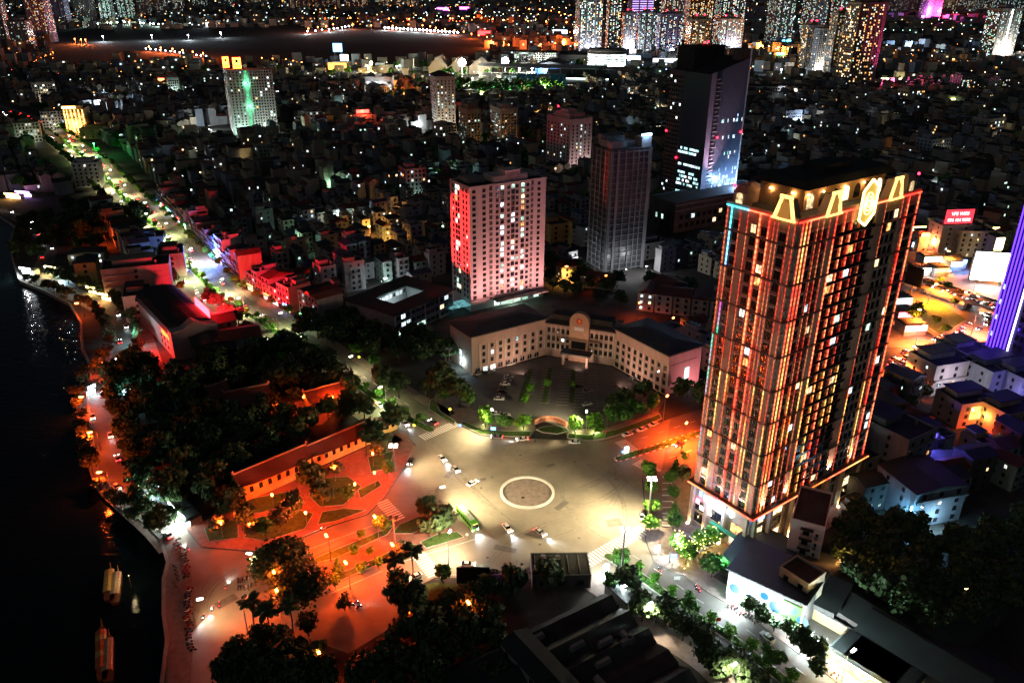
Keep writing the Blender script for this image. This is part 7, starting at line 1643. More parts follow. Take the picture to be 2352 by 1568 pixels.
for k in range(10):
    o = MB(); x0 = 5+k*20
    for r_ in range(8): o.box(x0, 104+r_*5, 0, x0+19, 109+r_*5, 2+r_*2.2)
    o.build('seat_block', SEATB if k in (3, 4, 6, 7) else SEATG, st)
o = MB(); o.hexa([(0, 142, 26), (206, 142, 26), (206, 160, 30), (0, 160, 30), (0, 142, 27.5), (206, 142, 27.5), (206, 160, 31.5), (0, 160, 31.5)]); o.build('stand_roof', FARW['white'], st)
for k in range(11): o = MB(); o.box(k*20+1, 148, 0, k*20+2.5, 149.5, 26); o.build('column', FARW['white'], st)
FLW = glow('floodlight', (1, .98, .85), 60)
for k, (u, v, w, s) in enumerate(((1062, 144, 420000, 8), (1160, 141, 420000, 8), (1193, 158, 90000, 2.2), (1222, 157, 90000, 2.2))):
    vb = (188, 178, 168, 166)[k]; q = at(u, vb); h = height_at(q, v)
    t = thing('floodlight_mast', 'glaring stadium floodlight mast, ' + ['left of the two biggest', 'right of the two biggest', 'smaller one left of the blue hall', 'smaller one beside the blue hall'][k], 'floodlight', (q.x, q.y, 0), 0, 'stadium floodlights')
    o = MB(); o.tube((0, 0, 0), (0, 0, h-s), 1.0, .5, 8); o.build('pole', STEEL, t); o = MB(); o.ball((0, 0, 0), s*.8, s*.4, s*.8, 10, 6); o.build('lamp_head', FLW, t, loc=(0, 0, h)); light(t, (0, -4, h-2), (1, .98, .8), w, radius=4)
q = at(985, 172); sl_ = thing('sports_hall', 'hall with steep white sail shaped roofs left of the stadium', 'sports hall', (q.x, q.y, 0), R(-5))
for k in range(3): gable(sl_, 34, 60, 12, 20 - k*3, FARW['tan'], 2, 'y', k*36, k*12, 'sail_roof'); o = MB(); o.box(k*36, k*12, 0, k*36+34, k*12+60, 12); o.build('wall', FARW['tan'], sl_)
q = at(1229, 172); bh = thing('sports_hall', 'blue walled hall with a dark sheet roof right of the stadium', 'sports hall', (q.x, q.y, 0), R(-10)); o = MB(); o.box(0, 0, 0, 58, 80, 18); o.build('wall', paint('hall_blue', (.05, .14, .4), .6, 0, .15, .1), bh); gable(bh, 58, 80, 18.1, 6, ROOFDARK, 1, 'y'); light(bh, (20, -12, 14), (.8, .9, 1), 60000, radius=2)
for k, (u, v, L, D, H, lab) in enumerate(((1256, 190, 100, 60, 14, 'wide dark hipped hall roof right of the stadium'), (1290, 178, 80, 60, 14, 'dark hall roof behind the wide hipped hall'), (1286, 146, 60, 30, 18, 'white low hall with black openings beside the estate'), (1180, 150, 90, 40, 26, 'pale many windowed block behind the right floodlight'), (1300, 200, 70, 30, 14, 'long hall with a bright roof edge'), (1300, 226, 40, 24, 20, 'yellow lit small block by the green trees'), (1130, 178, 1, 1, 1, ''))):
    if not lab: continue
    q = at(u, v); t = thing('hall', lab, 'hall', (q.x, q.y, 0), R(-8)); o = MB(); o.box(0, 0, 0, L, D, H); o.build('wall', FARW['tan' if 'yellow' in lab else 'white'], t)
    if 'block' in lab: o = MB(); o.box(-.5, -.5, H, L+.5, D+.5, H+1); o.build('roof', ROOFDARK, t); window_stuff(t, 'F', lin(1, L-1, int(L/5)), [3+4*j for j in range(int(H/4)-0)], 3, 2, .4, COOLP, mats=[GLASS]+FL_)
    else: gable(t, L, D, H+.1, 6, ROOFDARK, 1.5, 'x')
    if 'edge' in lab: o = MB(); o.box(0, -1.4, H-1, L, -.8, H+.6); o.build('edge_light', glow('pale_edge', (.8, 1, .95), 2.5), t)
FBM = {}
def far_lamp(u, v, h, col, st, label, group, W_=0, r=None, lcol=None):
    q = at(u, v, h); d = math.hypot(q.x, q.y); r = r or d/1500
    k = (col, st, round(r*2)/2)
    if k not in FBM:
        o = MB(); o.ball((0, 0, 0), k[2] or .5, k[2] or .5, k[2] or .5, 6, 4); FBM[k] = o.mesh('lamp_head', glow('far_%.2f_%.2f_%.2f_%g' % (*col, st), col, st))
    kp = ('p', round(h))
    if kp not in FBM: o = MB(); o.tube((0, 0, 0), (0, 0, round(h)), .35, .25, 5); FBM[kp] = o.mesh('pole', STEEL)
    t = thing('street_lamp', label, 'street lamp', (q.x, q.y, 0), 0, group); obj('pole', FBM[kp], t); obj('lamp_head', FBM[k], t, (0, 0, h))
    if W_: light(t, (0, -1.5-r, h-1), lcol or col, W_, radius=1.5)
    return t
OR = (1, .17, .03)
def chain(pts, n, h, col, st, lab, group, W_=0, jit=0, r=None, lcol=None, every=1):
    tot = [at(*p) for p in pts]; ln = path_len(tot)[-1]
    for k in range(n):
        p, d = along(tot, ln*(k+.5)/n); u, v, w = proj((p.x, p.y, 0)); v2 = proj((p.x, p.y, h))[1]
        far_lamp(u+random.uniform(-jit, jit), v2+random.uniform(-jit*.3, jit*.3), h, col, st, lab % nth(k), group, W_ if k % every == 0 else 0, r, lcol)
chain(((700, 78), (770, 66), (880, 70), (960, 66), (1060, 84), (1130, 100)), 17, 14, OR, 16, 'orange lamp on the boulevard beyond the dark field, %s from the left', 'orange lamps beyond the dark field', 70000, 3, every=2, lcol=(1, .13, .02))
chain(((740, 52), (860, 50), (1000, 54), (1090, 48), (1180, 56), (1320, 62)), 17, 14, OR, 16, 'orange lamp on the farther boulevard, %s from the left', 'orange lamps of the farther boulevard', 90000, 4, every=3, lcol=(1, .13, .02))
chain(((1000, 30), (1120, 34), (1240, 26), (1322, 46)), 11, 14, OR, 16, 'orange lamp near the top edge, %s from the left', 'orange lamps near the top edge', 0, 4)
chain(((1120, 108), (1180, 118), (1290, 112), (1322, 96)), 11, 14, OR, 16, 'orange lamp behind the stadium, %s from the left', 'orange lamps behind the stadium', 160000, 4, every=2, lcol=(1, .15, .03))
chain(((330, 118), (400, 126), (480, 138)), 6, 12, OR, 16, 'orange lamp at the near edge of the dark field, %s from the left', 'orange lamps at the edge of the dark field', 60000, 1, lcol=(1, .15, .03))
chain(((588, 146), (660, 152), (700, 160)), 5, 12, OR, 14, 'orange lamp behind the yellow sign slab, %s from the left', 'orange lamps behind the yellow sign slab', 0, 3)
chain(((168, 100), (200, 104)), 3, 12, OR, 16, 'orange lamp below the far left towers, %s from the left', 'orange lamps below the far left towers', 60000, 2)
chain(((1740, 118), (1790, 122), (1830, 128)), 6, 14, (1, .35, .06), 14, 'amber lamp left of the warm lit estate, %s from the left', 'amber lamps by the warm lit estate', 120000, 3, every=2)
chain(((880, 70), (960, 75), (1056, 82)), 20, 9, (.85, .95, 1), 18, 'white lamp on the lit bridge across the dark field, %s from the left', 'white lamps on the far bridge', 60000, 0, 3.2, every=4)
chain(((698, 80), (760, 74), (806, 66)), 9, 9, (.85, .95, 1), 18, 'white lamp along the lit shore left of the bridge, %s from the left', 'white lamps on the far shore', 60000, 1.5, every=3)
chain(((200, 62), (290, 57), (372, 62)), 13, 9, (.7, 1, .85), 18, 'white green lamp under the teal lit towers, %s from the left', 'lamps under the teal lit towers', 60000, 2, every=3)
chain(((330, 116), (400, 124), (478, 136)), 14, 5, (.8, .9, 1), 10, 'white shop light at the near edge of the dark field, %s from the left', 'white lights at the edge of the dark field', 0, 1.2)
for k, (u, v) in enumerate(((236, 84), (348, 82), (432, 81), (506, 76), (436, 54), (478, 52))):
    far_lamp(u, v, 14, (.8, .9, 1), 22, 'white lamp alone in the dark field, ' + ('%s from the left' % nth(k) if k < 4 else ('left' if k == 4 else 'right')+' of two bright ones below the rose blocks'), 'white lamps in the dark field', 60000)
flare = far_lamp(918, 211, 14, (1, .3, .05), 45, 'biggest starry orange lamp over the trees before the stadium', None, 160000, 3.0, (1, .13, .02))
for k, (u, v) in enumerate(((908, 196), (963, 200), (975, 213), (905, 205), (928, 182), (940, 206))): far_lamp(u, v, 10, (1, .2, .03), 18, 'smaller orange lamp round the big orange flare, ' + ['upper left', 'upper right', 'right', 'left', 'above', 'close right'][k], 'orange lamps round the flare', 40000, None, (1, .13, .02))
far_lamp(852, 145, 26, (1, .75, .25), 30, 'tall yellow lamp mast at the edge of the dark field', None, 200000, 2.6)
chain(((822, 166), (870, 164), (910, 160), (948, 152)), 12, 6, (.9, 1, .8), 16, 'white lamp along the glaring road before the dark field, %s from the left', 'lamps on the glaring road', 22000, .8, every=2)
for k, (u, v, c) in enumerate(((1050, 200, 0), (1090, 214, 2), (1120, 212, 2), (1150, 206, 2), (1172, 215, 2), (1200, 212, 2), (1085, 180, 4), (1240, 205, 2), (1220, 222, 3), (1105, 222, 3), (1250, 196, 4), (1060, 226, 3))):
    far_lamp(u, v, 9, [(.9, 1, .9), (1, 1, 1), (.3, 1, .75), (.85, 1, .3), (1, .9, .5)][c], 16, 'lamp in the lit gardens around the stadium, %s named from the left pitch corner' % nth(k), 'lamps round the stadium', 70000, None, [(.9, 1, .9), (1, 1, 1), (.2, 1, .6), (.7, 1, .2), (1, .9, .5)][c])
for k, (u, v, c, w) in enumerate(((237, 240, (.7, .85, 1), 30000), (215, 330, (.05, 1, .2), 7000), (2092, 101, (.5, .7, 1), 200000), (1795, 160, (.6, .8, 1), 80000), (1820, 220, (.8, .95, 1), 60000), (1850, 275, (.7, .8, 1), 12000), (2190, 137, (1, .4, .08), 60000), (1912, 206, (1, .05, .05), 20000), (2035, 202, (1, .04, .05), 20000), (770, 130, (.5, .7, 1), 0))):
    far_lamp(u, v, 12, c, 30, 'single bright lamp: ' + ['white one near the gold lit shop', 'green one over the north-west avenue', 'blue white one right of the pink edged tower', 'blue white pair above the white hotel', 'white one at the hotel front', 'white one behind the glass tower', 'orange one below the pale line tower', 'red one left of the pink edged tower foot', 'red one right of the pink edged tower foot', 'white one on the dark field edge'][k], None, w)
q = at(1720, 228); ho = thing('hotel', 'long white hotel lit from below, right of the glass tower roof', 'hotel', (q.x, q.y, 0), R(3)); o = MB(); o.box(0, 0, 0, 85, 22, 19); o.build('wall', WHITE, ho); o = MB(); o.box(-.5, -.5, 19.01, 85.5, 22.5, 20); o.build('roof', ROOFDARK, ho); window_stuff(ho, 'F', lin(2, 83, 20), [4, 8.5, 13.5], 2, 2.4, .1); light(ho, (20, -12, 6), (.85, .85, 1), 14000); light(ho, (60, -12, 6), (.85, .85, 1), 14000)
for k, (u, v, w, h, z, c, lab) in enumerate(((768, 150, 18, 16, 26, (.12, .45, 1), 'blue white roof billboard at the edge of the dark field'), (783, 152, 16, 12, 10, (1, .95, .7), 'white yellow billboard below the blue white one'), (755, 168, 34, 12, 6, (1, .22, .03), 'orange lit roof storey below the blue billboard'), (1004, 34, 60, 14, 20, (.8, .1, 1), 'purple roof sign on the far block at the top edge, left one'), (1056, 32, 50, 14, 20, (.8, .1, 1), 'purple roof sign on the far block at the top edge, right one'), (1098, 84, 60, 12, 4, (1, .03, .03), 'red roof sign beyond the dark field'),
        (1265, 80, 150, 10, 4, (.75, .85, 1), 'long blue white lit market roof left of the estate'), (2022, 195, 48, 7, 4, (1, .9, .5), 'pale yellow lit bar at the pink edged tower foot'), (2180, 250, 22, 10, 4, (.9, 1, .3), 'yellow green billboard in the dark right quarter'), (1783, 130, 20, 5, 3, (.1, 1, .35), 'green sign left of the warm lit estate'), (366, 206, 10, 5, 12, (1, .15, .05), 'orange red sign left of the yellow sign slab'), (1060, 278, 12, 5, 5, (1, .12, .04), 'red yellow shop sign below the brown blocks'), (1398, 142, 70, 9, 3, (.5, .75, 1), 'blue white shop front strip below the estate'), (1500, 146, 60, 7, 3, (.8, .85, 1), 'white shop front strip below the middle of the estate'))):
    q = at(u, v); t = thing('lit_sign', lab, 'sign', (q.x, q.y, 0), 0); o = MB(); o.box(0, 0, z, w, 1.5, z+h); o.build('sign_face', glow('sgn%d' % k, c, 3.5, True), t); o = MB(); o.box(w*.1, .2, 0, w*.1+1, 1.3, z-.01); o.box(w*.85, .2, 0, w*.85+1, 1.3, z-.01); o.build('posts', STEEL, t)
b = MB(); rnd = random.Random(4)
def dark_field(x, y):
    u, v, w = proj((x, y, 0)); return (125 < u < 1060 and 64+max(0, (560-u))*.02 < v < 142) or (1060 <= u < 1110 and 84 < v < 135)
yy = 1440
while yy < 8800:
    st_ = 15+yy*.009; x = -yy*.74
    while x < yy*.74:
        px, py = x+rnd.uniform(-.3, .3)*st_, yy+rnd.uniform(-.3, .3)*st_
        if rnd.random() < .62 and not dark_field(px, py) and not any((px-cx)**2+(py-cy_)**2 < (r_)**2 for cx, cy_, r_ in ((20, 1370, 150), (40, 1560, 120), (-130, 1560, 80))):
            s_ = st_*.62; H = rnd.choice((7, 10, 10, 14, 18))*(1+yy/9000)
            b.obox((px, py), (1, rnd.uniform(-.3, .5)), s_*rnd.uniform(.3, .5), s_*rnd.uniform(.3, .5), 0, H, rnd.randrange(5), rnd.choice((5, 5, 6, 7)))
            if rnd.random() < .28:
                ww = 1.2+yy/2600; z = rnd.uniform(2, H-2); fx = px+rnd.uniform(-.25, .25)*s_; fy = py-s_*.62
                b.quad((fx-ww, fy, z), (fx+ww, fy, z), (fx+ww, fy, z+ww*1.3), (fx-ww, fy, z+ww*1.3), 8+rnd.choices(range(5), [.4, .2, .12, .18, .1])[0])
        x += st_*1.25
    yy += st_*1.35
hf = b.build('distant_houses', fm, None, 'stuff'); tag(hf, 'unbroken mass of distant low houses running to the horizon', 'houses')
b = MB(); cols_ = [(1, .25, .04), (.8, .95, 1), (1, .75, .35), (.4, 1, .8), (1, .05, .05), (.3, .4, 1)]; rnd = random.Random(9)
for _ in range(150):            # streets: strings of lamps of one colour
    y = 1250+6800*rnd.random()**1.5; x = rnd.uniform(-.72, .72)*y; ang = rnd.choice((.1, .3, 1.9, -.2, .6, 2.4)); ci = rnd.choices(range(6), [.44, .2, .18, .1, .05, .03])[0]; gap = 16+y/120
    for k in range(rnd.randint(3, 15)):
        px, py = x+math.cos(ang)*gap*k+rnd.uniform(-4, 4), y+math.sin(ang)*gap*k
        if py < 1200 or dark_field(px, py): continue
        r_ = py/2500*rnd.uniform(.5, 1.1); b.ball((px, py, 10), r_, r_, r_, 4, 3, ci)
for _ in range(520):
    y = 1200+7200*rnd.random()**1.5; x = rnd.uniform(-.72, .72)*y
    if dark_field(x, y): continue
    r_ = y/2300*rnd.uniform(.3, 1.0); b.ball((x, y, rnd.uniform(6, 20)), r_, r_, r_, 4, 3, rnd.choices(range(6), [.3, .22, .2, .18, .06, .04])[0])
for _ in range(150):
    u = rnd.uniform(0, 2352); v = rnd.uniform(235, 470); q = at(u, v, 9)
    if free(q.x, q.y, 0): b.ball(tuple(q), .42, .42, .42, 4, 3, rnd.choices(range(6), [.2, .45, .2, .1, .03, .02])[0])
cl = b.build('city_lights', [glow('city%d' % k, c, 7) for k, c in enumerate(cols_)], None, 'stuff'); tag(cl, 'countless small lamps sprinkled over the distant city', 'city lights')
rng = np.random.default_rng(21); base_ = leaves(70, crown_lumps(4.5, 6, 3, rng, 5), 2.4, rng); Vs = []
for _ in range(900):
    u, v = random.uniform(0, 2352), 150+330*random.random()**1.2; q = at(u, v)
    if q.y < 420 or not free(q.x, q.y, -4) and q.y < 1200: continue
    Vs.append(base_*random.uniform(.8, 1.6)+np.array([q.x, q.y, 0]))
for _ in range(120):
    u, v = random.uniform(1040, 1260), random.uniform(200, 236); q = at(u, v); Vs.append(base_*random.uniform(1.2, 2.0)+np.array([q.x, q.y, 0]))
for _ in range(70):
    u, v = random.uniform(890, 970), random.uniform(195, 235); q = at(u, v); Vs.append(base_*random.uniform(1.0, 1.7)+np.array([q.x, q.y, 0]))
ft = obj('far_trees', quadmesh('far_trees', np.concatenate(Vs), LEAFM), None, kind='stuff'); tag(ft, 'dark trees scattered through the distant quarters and round the stadium', 'trees')
sheet('dark_field', [at(*p) for p in ((120, 102), (330, 112), (560, 142), (860, 160), (960, 150), (1110, 120), (1050, 86), (880, 76), (700, 82), (560, 66), (380, 68), (200, 68), (140, 80))], .03, paint('field_soil', (.035, .04, .035), .9, 0, .4, .004))
# == VEHICLES, PEOPLE, BOATS, SMALL THINGS
def carpaint(k, c):
    m = paint('car_'+k, c, .3, .1, .06, 2, spec=.6); return m
CP = {'white': carpaint('white', (.7, .7, .7)), 'silver': carpaint('silver', (.38, .39, .4)), 'black': carpaint('black', (.02, .02, .022)), 'red': carpaint('red', (.4, .02, .02)), 'grey': carpaint('grey', (.14, .14, .15)), 'blue': carpaint('blue', (.03, .06, .2)), 'yellow': carpaint('yellow', (.6, .4, .03))}
CGL = glass('car_glass', (.01, .012, .015), .08); RUB = paint('tyre_rubber', (.02, .02, .02), .9, 0, .2, 3)
HLON = glow('headlight_on', (1, .97, .88), 26); HLOFF = paint('headlight_off', (.5, .5, .5), .2, 0, .1, 2, spec=.8); TLON = glow('tail_light_on', (1, .02, .02), 16); TLOFF = paint('tail_light_off', (.25, .02, .02), .3, 0, .1, 2)
def loft(o, prof, ys, m=0):
    """side profile carried across the width, drawn in a little at the flanks"""
    n = len(prof); k = len(o.v)
    for y, s in ys:
        for x, z in prof: o.v.append((x*(1-.012*s), y, z-.03*s if z > .6 else z+.03*s))
    for j in range(len(ys)-1):
        for i in range(n): i2 = (i+1) % n; o.f.append((k+j*n+i, k+j*n+i2, k+(j+1)*n+i2, k+(j+1)*n+i)); o.i.append(m)
    o.f.append(tuple(range(k+n-1, k-1, -1))); o.i.append(m); o.f.append(tuple(range(k+(len(ys)-1)*n, k+len(ys)*n))); o.i.append(m)
o = MB(); prof = [(-2.15, .32), (2.15, .32), (2.25, .5), (2.2, .72), (1.95, .84), (1.05, .93), (-1.65, .97), (-2.15, .92), (-2.25, .6)]
loft(o, prof, [(-.9, 2), (-.82, .4), (0, 0), (.82, .4), (.9, 2)]); _body = o
_cab = MB(); loft(_cab, [(1.1, .9), (.35, 1.38), (-1.0, 1.4), (-1.75, .95)], [(-.78, .0), (.78, .0)])
_roof = MB(); _roof.hexa([(-.98, -.66, 1.385), (.34, -.66, 1.37), (.34, .66, 1.37), (-.98, .66, 1.385), (-.9, -.6, 1.47), (.24, -.6, 1.455), (.24, .6, 1.455), (-.9, .6, 1.47)])
_wh = MB(); _wh.tube((0, -.11, 0), (0, .11, 0), .32, n=12);
_rim = MB(); _rim.tube((0, -.125, 0), (0, .125, 0), .19, n=8)
WHM = _wh.mesh('wheel', RUB); RIM = _rim.mesh('rim', STEEL); CABM = _cab.mesh('cabin', CGL)
_hl = MB(); _hl.box(-.06, -.2, -.09, .06, .2, .09)
HLM = {True: _hl.mesh('headlight', HLON), False: _hl.mesh('headlight', HLOFF)}; TLM = {True: _hl.mesh('tail_light', TLON), False: _hl.mesh('tail_light', TLOFF)}
BODM = {k: _body.mesh('body', m) for k, m in CP.items()}; ROOFM = {k: _roof.mesh('roof', m) for k, m in CP.items()}
def car(pos, rz, colour, label, on=False, group=None, beam=0, z=.02, tail=None):
    t = thing('car', label, 'car', (pos[0], pos[1], z), rz, group)
    obj('body', BODM[colour], t); obj('cabin', CABM, t); obj('roof', ROOFM[colour], t)
    for x in (-1.35, 1.38):
        for y in (-.8, .8): w = obj('wheel', WHM, t, (x, y, .32)); obj('rim', RIM, w)
    for y in (-.62, .62): obj('headlight', HLM[on], t, (2.2, y, .66)); obj('tail_light', TLM[on if tail is None else tail], t, (-2.2, y, .74))
    if beam:
        l = light(t, (2.5, 0, .7), (.85, .92, 1), beam*.12, 'SPOT', .12, R(60), .8, (1, 0, -.16), name='headlight_beam')
    return t
def head(u0, v0, u1, v1):
    a, c = at(u0, v0), at(u1, v1); return math.atan2((c-a).y, (c-a).x)
PL = [(1200, 1011, 1150, 1016, 'white', True, 12000, 'white patrol car with its lights on at the forecourt kerb'), (1319, 1018, 1280, 1018, 'white', False, 0, 'white taxi standing on the plaza before the right verge'), (1141, 1006, 1100, 1004, 'grey', True, 0, 'dark grey car with red tail lights at the forecourt kerb'), (1441, 1000, 1400, 1012, 'white', False, 0, 'pinkish lit white car parked first on the east roadway kerb'), (1473, 989, 1440, 1000, 'white', False, 0, 'white car parked second on the east roadway kerb'), (1500, 977, 1470, 988, 'white', False, 0, 'white car parked third on the east roadway kerb'),
      (1475, 1190, 1474, 1215, 'silver', False, 0, 'silver car standing at the tower side kerb of the plaza'), (944, 1062, 930, 1095, 'black', True, 26000, 'dark car throwing a pale beam at the temple park kerb'), (1074, 1299, 1110, 1300, 'white', True, 3000, 'white saloon at the south kerb of the plaza'), (1131, 1318, 1100, 1316, 'black', False, 0, 'black car at the south kerb beside the black hoarding'), (954, 1327, 935, 1335, 'white', True, 4000, 'white car turning by the palms'), (1762, 1466, 1740, 1448, 'white', False, 0, 'pale car driving on the shop side of the south-east avenue'),
      (1497, 1412, 1480, 1398, 'silver', False, 0, 'silver car parked under the market pavement trees'), (1692, 1552, 1672, 1538, 'white', True, 2500, 'white car among motorbikes at the bottom of the south-east avenue'), (684, 767, 660, 748, 'white', False, 0, 'white car parked at the north kerb near the school wood'), (1565, 1410, 1590, 1428, 'grey', False, 0, 'grey car on the market side of the south-east avenue'), (1560, 1022, 1500, 1046, 'black', True, 9000, 'dark car coming from behind the tower on the east roadway'), (1660, 1000, 1620, 1015, 'red', True, 6000, 'red car half hidden by the tower on the east roadway')]
for u, v, u1, v1, c, on, bm, lab in PL: car(at(u, v), head(u, v, u1, v1), c, lab, on, None, bm, .02)
for k, (u, v, u1, v1, c, bm) in enumerate(((1015, 1055, 1060, 1100, 'white', 24000), (1046, 1080, 1075, 1110, 'silver', 0), (1085, 1112, 1112, 1097, 'white', 0), (1170, 1088, 1215, 1072, 'white', 9000), (1145, 1160, 1120, 1140, 'red', 0), (1165, 1215, 1185, 1240, 'white', 30000), (1240, 1225, 1300, 1265, 'silver', 30000), (1330, 1288, 1365, 1310, 'white', 9000), (1265, 1155, 1272, 1125, 'grey', 0), (930, 975, 970, 1008, 'white', 9000), (905, 962, 940, 990, 'silver', 9000), (872, 932, 900, 955, 'white', 7000), (975, 955, 950, 940, 'red', 0), (995, 972, 960, 950, 'grey', 0), (1150, 1195, 1180, 1232, 'black', 0))):
    lab = 'car crossing the open plaza, ' + ['white, leading down from the avenue', 'silver, beside the one from the avenue', 'white, cutting towards the roundabout', 'white, rounding the far side of the roundabout', 'red, at the near left of the roundabout', 'white, throwing a beam past the bus', 'silver, heading for the south-east avenue', 'white, on the long zebra crossing', 'grey, at the right of the roundabout', 'white, entering from the avenue median', 'silver, on the avenue behind the white one', 'white, further up the avenue', 'red, leaving up the avenue', 'dark grey, leaving up the avenue', 'black, just ahead of the bus'][k]
    if k in (3, 8, 12, 14, 4): continue
    car(at(u, v), head(u, v, u1, v1), c, lab, True, 'cars moving on the plaza', bm)
pk_ = [(1168, 868), (1164, 876), (1160, 884), (1156, 893), (1152, 902), (1149, 911), (1146, 918), (1139, 842), (1100, 860), (1128, 856), (1116, 858), (1172, 838), (1064, 936), (1140, 952), (1130, 960), (1160, 955), (1440, 896), (1436, 905), (1432, 914), (1428, 922), (1405, 932), (1330, 890), (1350, 900), (1348, 930)]
for k, (u, v) in enumerate(pk_):
    c = ['white', 'silver', 'white', 'black', 'black', 'grey', 'white', 'grey', 'silver', 'grey', 'black', 'white', 'black', 'white', 'grey', 'silver', 'white', 'silver', 'grey', 'black', 'white', 'black', 'grey', 'silver'][k]
    lab = c+' car parked in the office court, ' + (('%s in the column by the left planting strip' % nth(k)) if k < 7 else ('%s of the cars along the left wing' % nth(k-7) if k < 12 else ('%s of the cars by the plaza fence' % nth(k-12) if k < 16 else ('%s of the cars by the right wing' % nth(k-16) if k < 21 else '%s of three alone in the empty bays' % nth(k-21)))))
    car(at(u, v), R(-4) if k < 7 else (R(31) if k < 12 else (R(10) if k < 16 else R(-60+85))), c, lab, False, 'cars parked in the office court', 0, .03)
k = 0; s_ = AV_LEN-80; nN = nS = 0
while s_ > 120:
    for side in (-1, 1):
        if random.random() < .72:
            ln = random.choice((4.0, 8.2)); p, d = along(AV, s_+random.uniform(-5, 5), side*ln); a = math.atan2(d.y, d.x)
            n_ = nN if side < 0 else nS
            car(p, a+math.pi if side < 0 else a, random.choice(('white', 'silver', 'black', 'grey', 'red', 'white')), 'car on the north-west avenue %s, %s from the plaza' % ('showing red tail lights' if side < 0 else 'showing white headlights', nth(n_)), True, 'traffic on the north-west avenue', 2500 if side > 0 and n_ < 8 else 0)
            if side < 0: nN += 1
            else: nS += 1
    s_ -= random.uniform(12, 22)
n_ = 0
for k in range(70):
    t_ = random.random(); q = at(2040+t_*230, 838-t_*100+random.uniform(-14, 14)); a = head(2040, 838, 2270, 738)
    if any((q-Vector(z)).length < 4.6 for z in USEDJ) if k else False: continue
    if not k: USEDJ = []
    USEDJ.append(tuple(q)); car(q, a+(0 if random.random() < .7 else math.pi), random.choice(list(CP)), 'car in the jam at the junction beyond the tall tower', True, 'cars jammed at the junction', 1500 if k % 6 == 0 else 0)
for k in range(22):
    t_ = (k+.5)/22; p = fa+fd*t_; n2 = Vector((-fd.y, fd.x)).normalized()*random.choice((-4.5, -1.7, 1.7, 4.5)); car(p+n2, math.atan2(fd.y, fd.x)+(0 if k % 2 else math.pi), random.choice(('white', 'silver', 'yellow', 'grey')), 'car on the flyover, %s from the tall tower' % nth(k), True, 'cars on the flyover', 9000 if k % 3 == 0 else 0, 5.83)
k = 0
for s_ in range(20, int(path_len(LK)[-1])-10, 19):
    p, d = along(LK, s_, random.choice((-2.2, 2.2))); car(p, math.atan2(d.y, d.x)+(0 if k % 3 else math.pi), random.choice(('white', 'silver', 'black', 'red')), 'car with lights on along the lakeside road, %s from its far end' % nth(k), True, 'cars on the lakeside road', 2600 if k % 2 else 0); k += 1
bu = thing('bus', 'green city bus with a white roof panel leaving the plaza beside the round trees', 'bus', (*V2(at(1073, 1198)), .02), head(1056, 1178, 1088, 1216)); GB = carpaint('bus_green', (.12, .5, .05))
o = MB(); o.box(-5.8, -1.22, .35, 5.8, 1.22, 2.98); o.frust(-5.75, -1.18, 2.985, 5.75, 1.18, 3.15, .15); o.build('body', GB, bu)
o = MB(); o.box(-4.6, -.75, 3.152, 3.6, .75, 3.4); o.build('roof_unit', CP['white'], bu); o = MB(); o.box(-1.2, -.5, 3.402, 1.4, .5, 3.55); o.build('roof_hatch', CP['silver'], bu)
for y in (-1.24, 1.225):
    for k in range(7): o = MB(); o.box(-5.3+k*1.5, y, 1.4, -3.95+k*1.5, y+.015, 2.6); o.build('window', CGL, bu)
o = MB(); o.box(5.801, -1.05, 1.2, 5.83, 1.05, 2.75); o.build('windscreen', CGL, bu); o = MB(); o.box(5.802, -.7, 2.78, 5.84, .7, 2.95); o.build('route_sign', glow('route_amber', (1, .5, .1), 3), bu)
for x in (-3.6, 3.7):
    for y in (-1.1, 1.1): w = obj('wheel', WHM, bu, (x, y, .48), scale=(1.5, 1.5, 1.5)); obj('rim', RIM, w)
for y in (-.85, .85): obj('headlight', HLM[True], bu, (5.83, y, .75)); obj('tail_light', TLM[True], bu, (-5.83, y, .9))
light(bu, (6.3, 0, .9), (.95, .98, 1), 4000, 'SPOT', .2, R(75), .8, (1, 0, -.2), name='headlight_beam')
def skinned(name, pts, edges, radii, mats, paintf):
    me = bpy.data.meshes.new(name); me.from_pydata(pts, edges, []); o = bpy.data.objects.new(name, me); COL.objects.link(o)
    md = o.modifiers.new('skin', 'SKIN'); md.use_smooth_shade = True
    for i, r_ in enumerate(radii): me.skin_vertices[0].data[i].radius = (r_, r_)
    me.skin_vertices[0].data[0].use_root = True
    o.modifiers.new('sub', 'SUBSURF').levels = 1
    dg = bpy.context.evaluated_depsgraph_get(); m2 = bpy.data.meshes.new_from_object(o.evaluated_get(dg)); bpy.data.objects.remove(o)
    m2.materials.clear()
    for m in mats: m2.materials.append(m)
    for p in m2.polygons: p.material_index = paintf(p.center)
    return m2
SKIN = paint('skin', (.4, .24, .16), .6, 0, .1, 3); JEAN = paint('trousers_dark', (.03, .035, .05), .9, 0, .2, 3); HAIR = paint('hair_black', (.01, .01, .01), .6, 0, .1, 3)
SHIRTS = [paint('shirt_'+n, c, .9, 0, .2, 3) for n, c in (('white', (.6, .6, .6)), ('blue', (.06, .12, .4)), ('red', (.45, .04, .04)), ('grey', (.2, .2, .2)))]
STP = [(0, 0, .95), (0, 0, 1.2), (0, 0, 1.42), (0, 0, 1.52), (0, .02, 1.64), (0, .01, 1.74), (.19, 0, 1.4), (.24, .02, 1.12), (.25, .1, .88), (-.19, 0, 1.4), (-.24, -.02, 1.12), (-.25, .06, .88), (.1, 0, .88), (.11, .06, .48), (.11, .0, .08), (.11, .14, .03), (-.1, 0, .88), (-.11, -.04, .48), (-.11, -.1, .08), (-.11, .04, .03)]
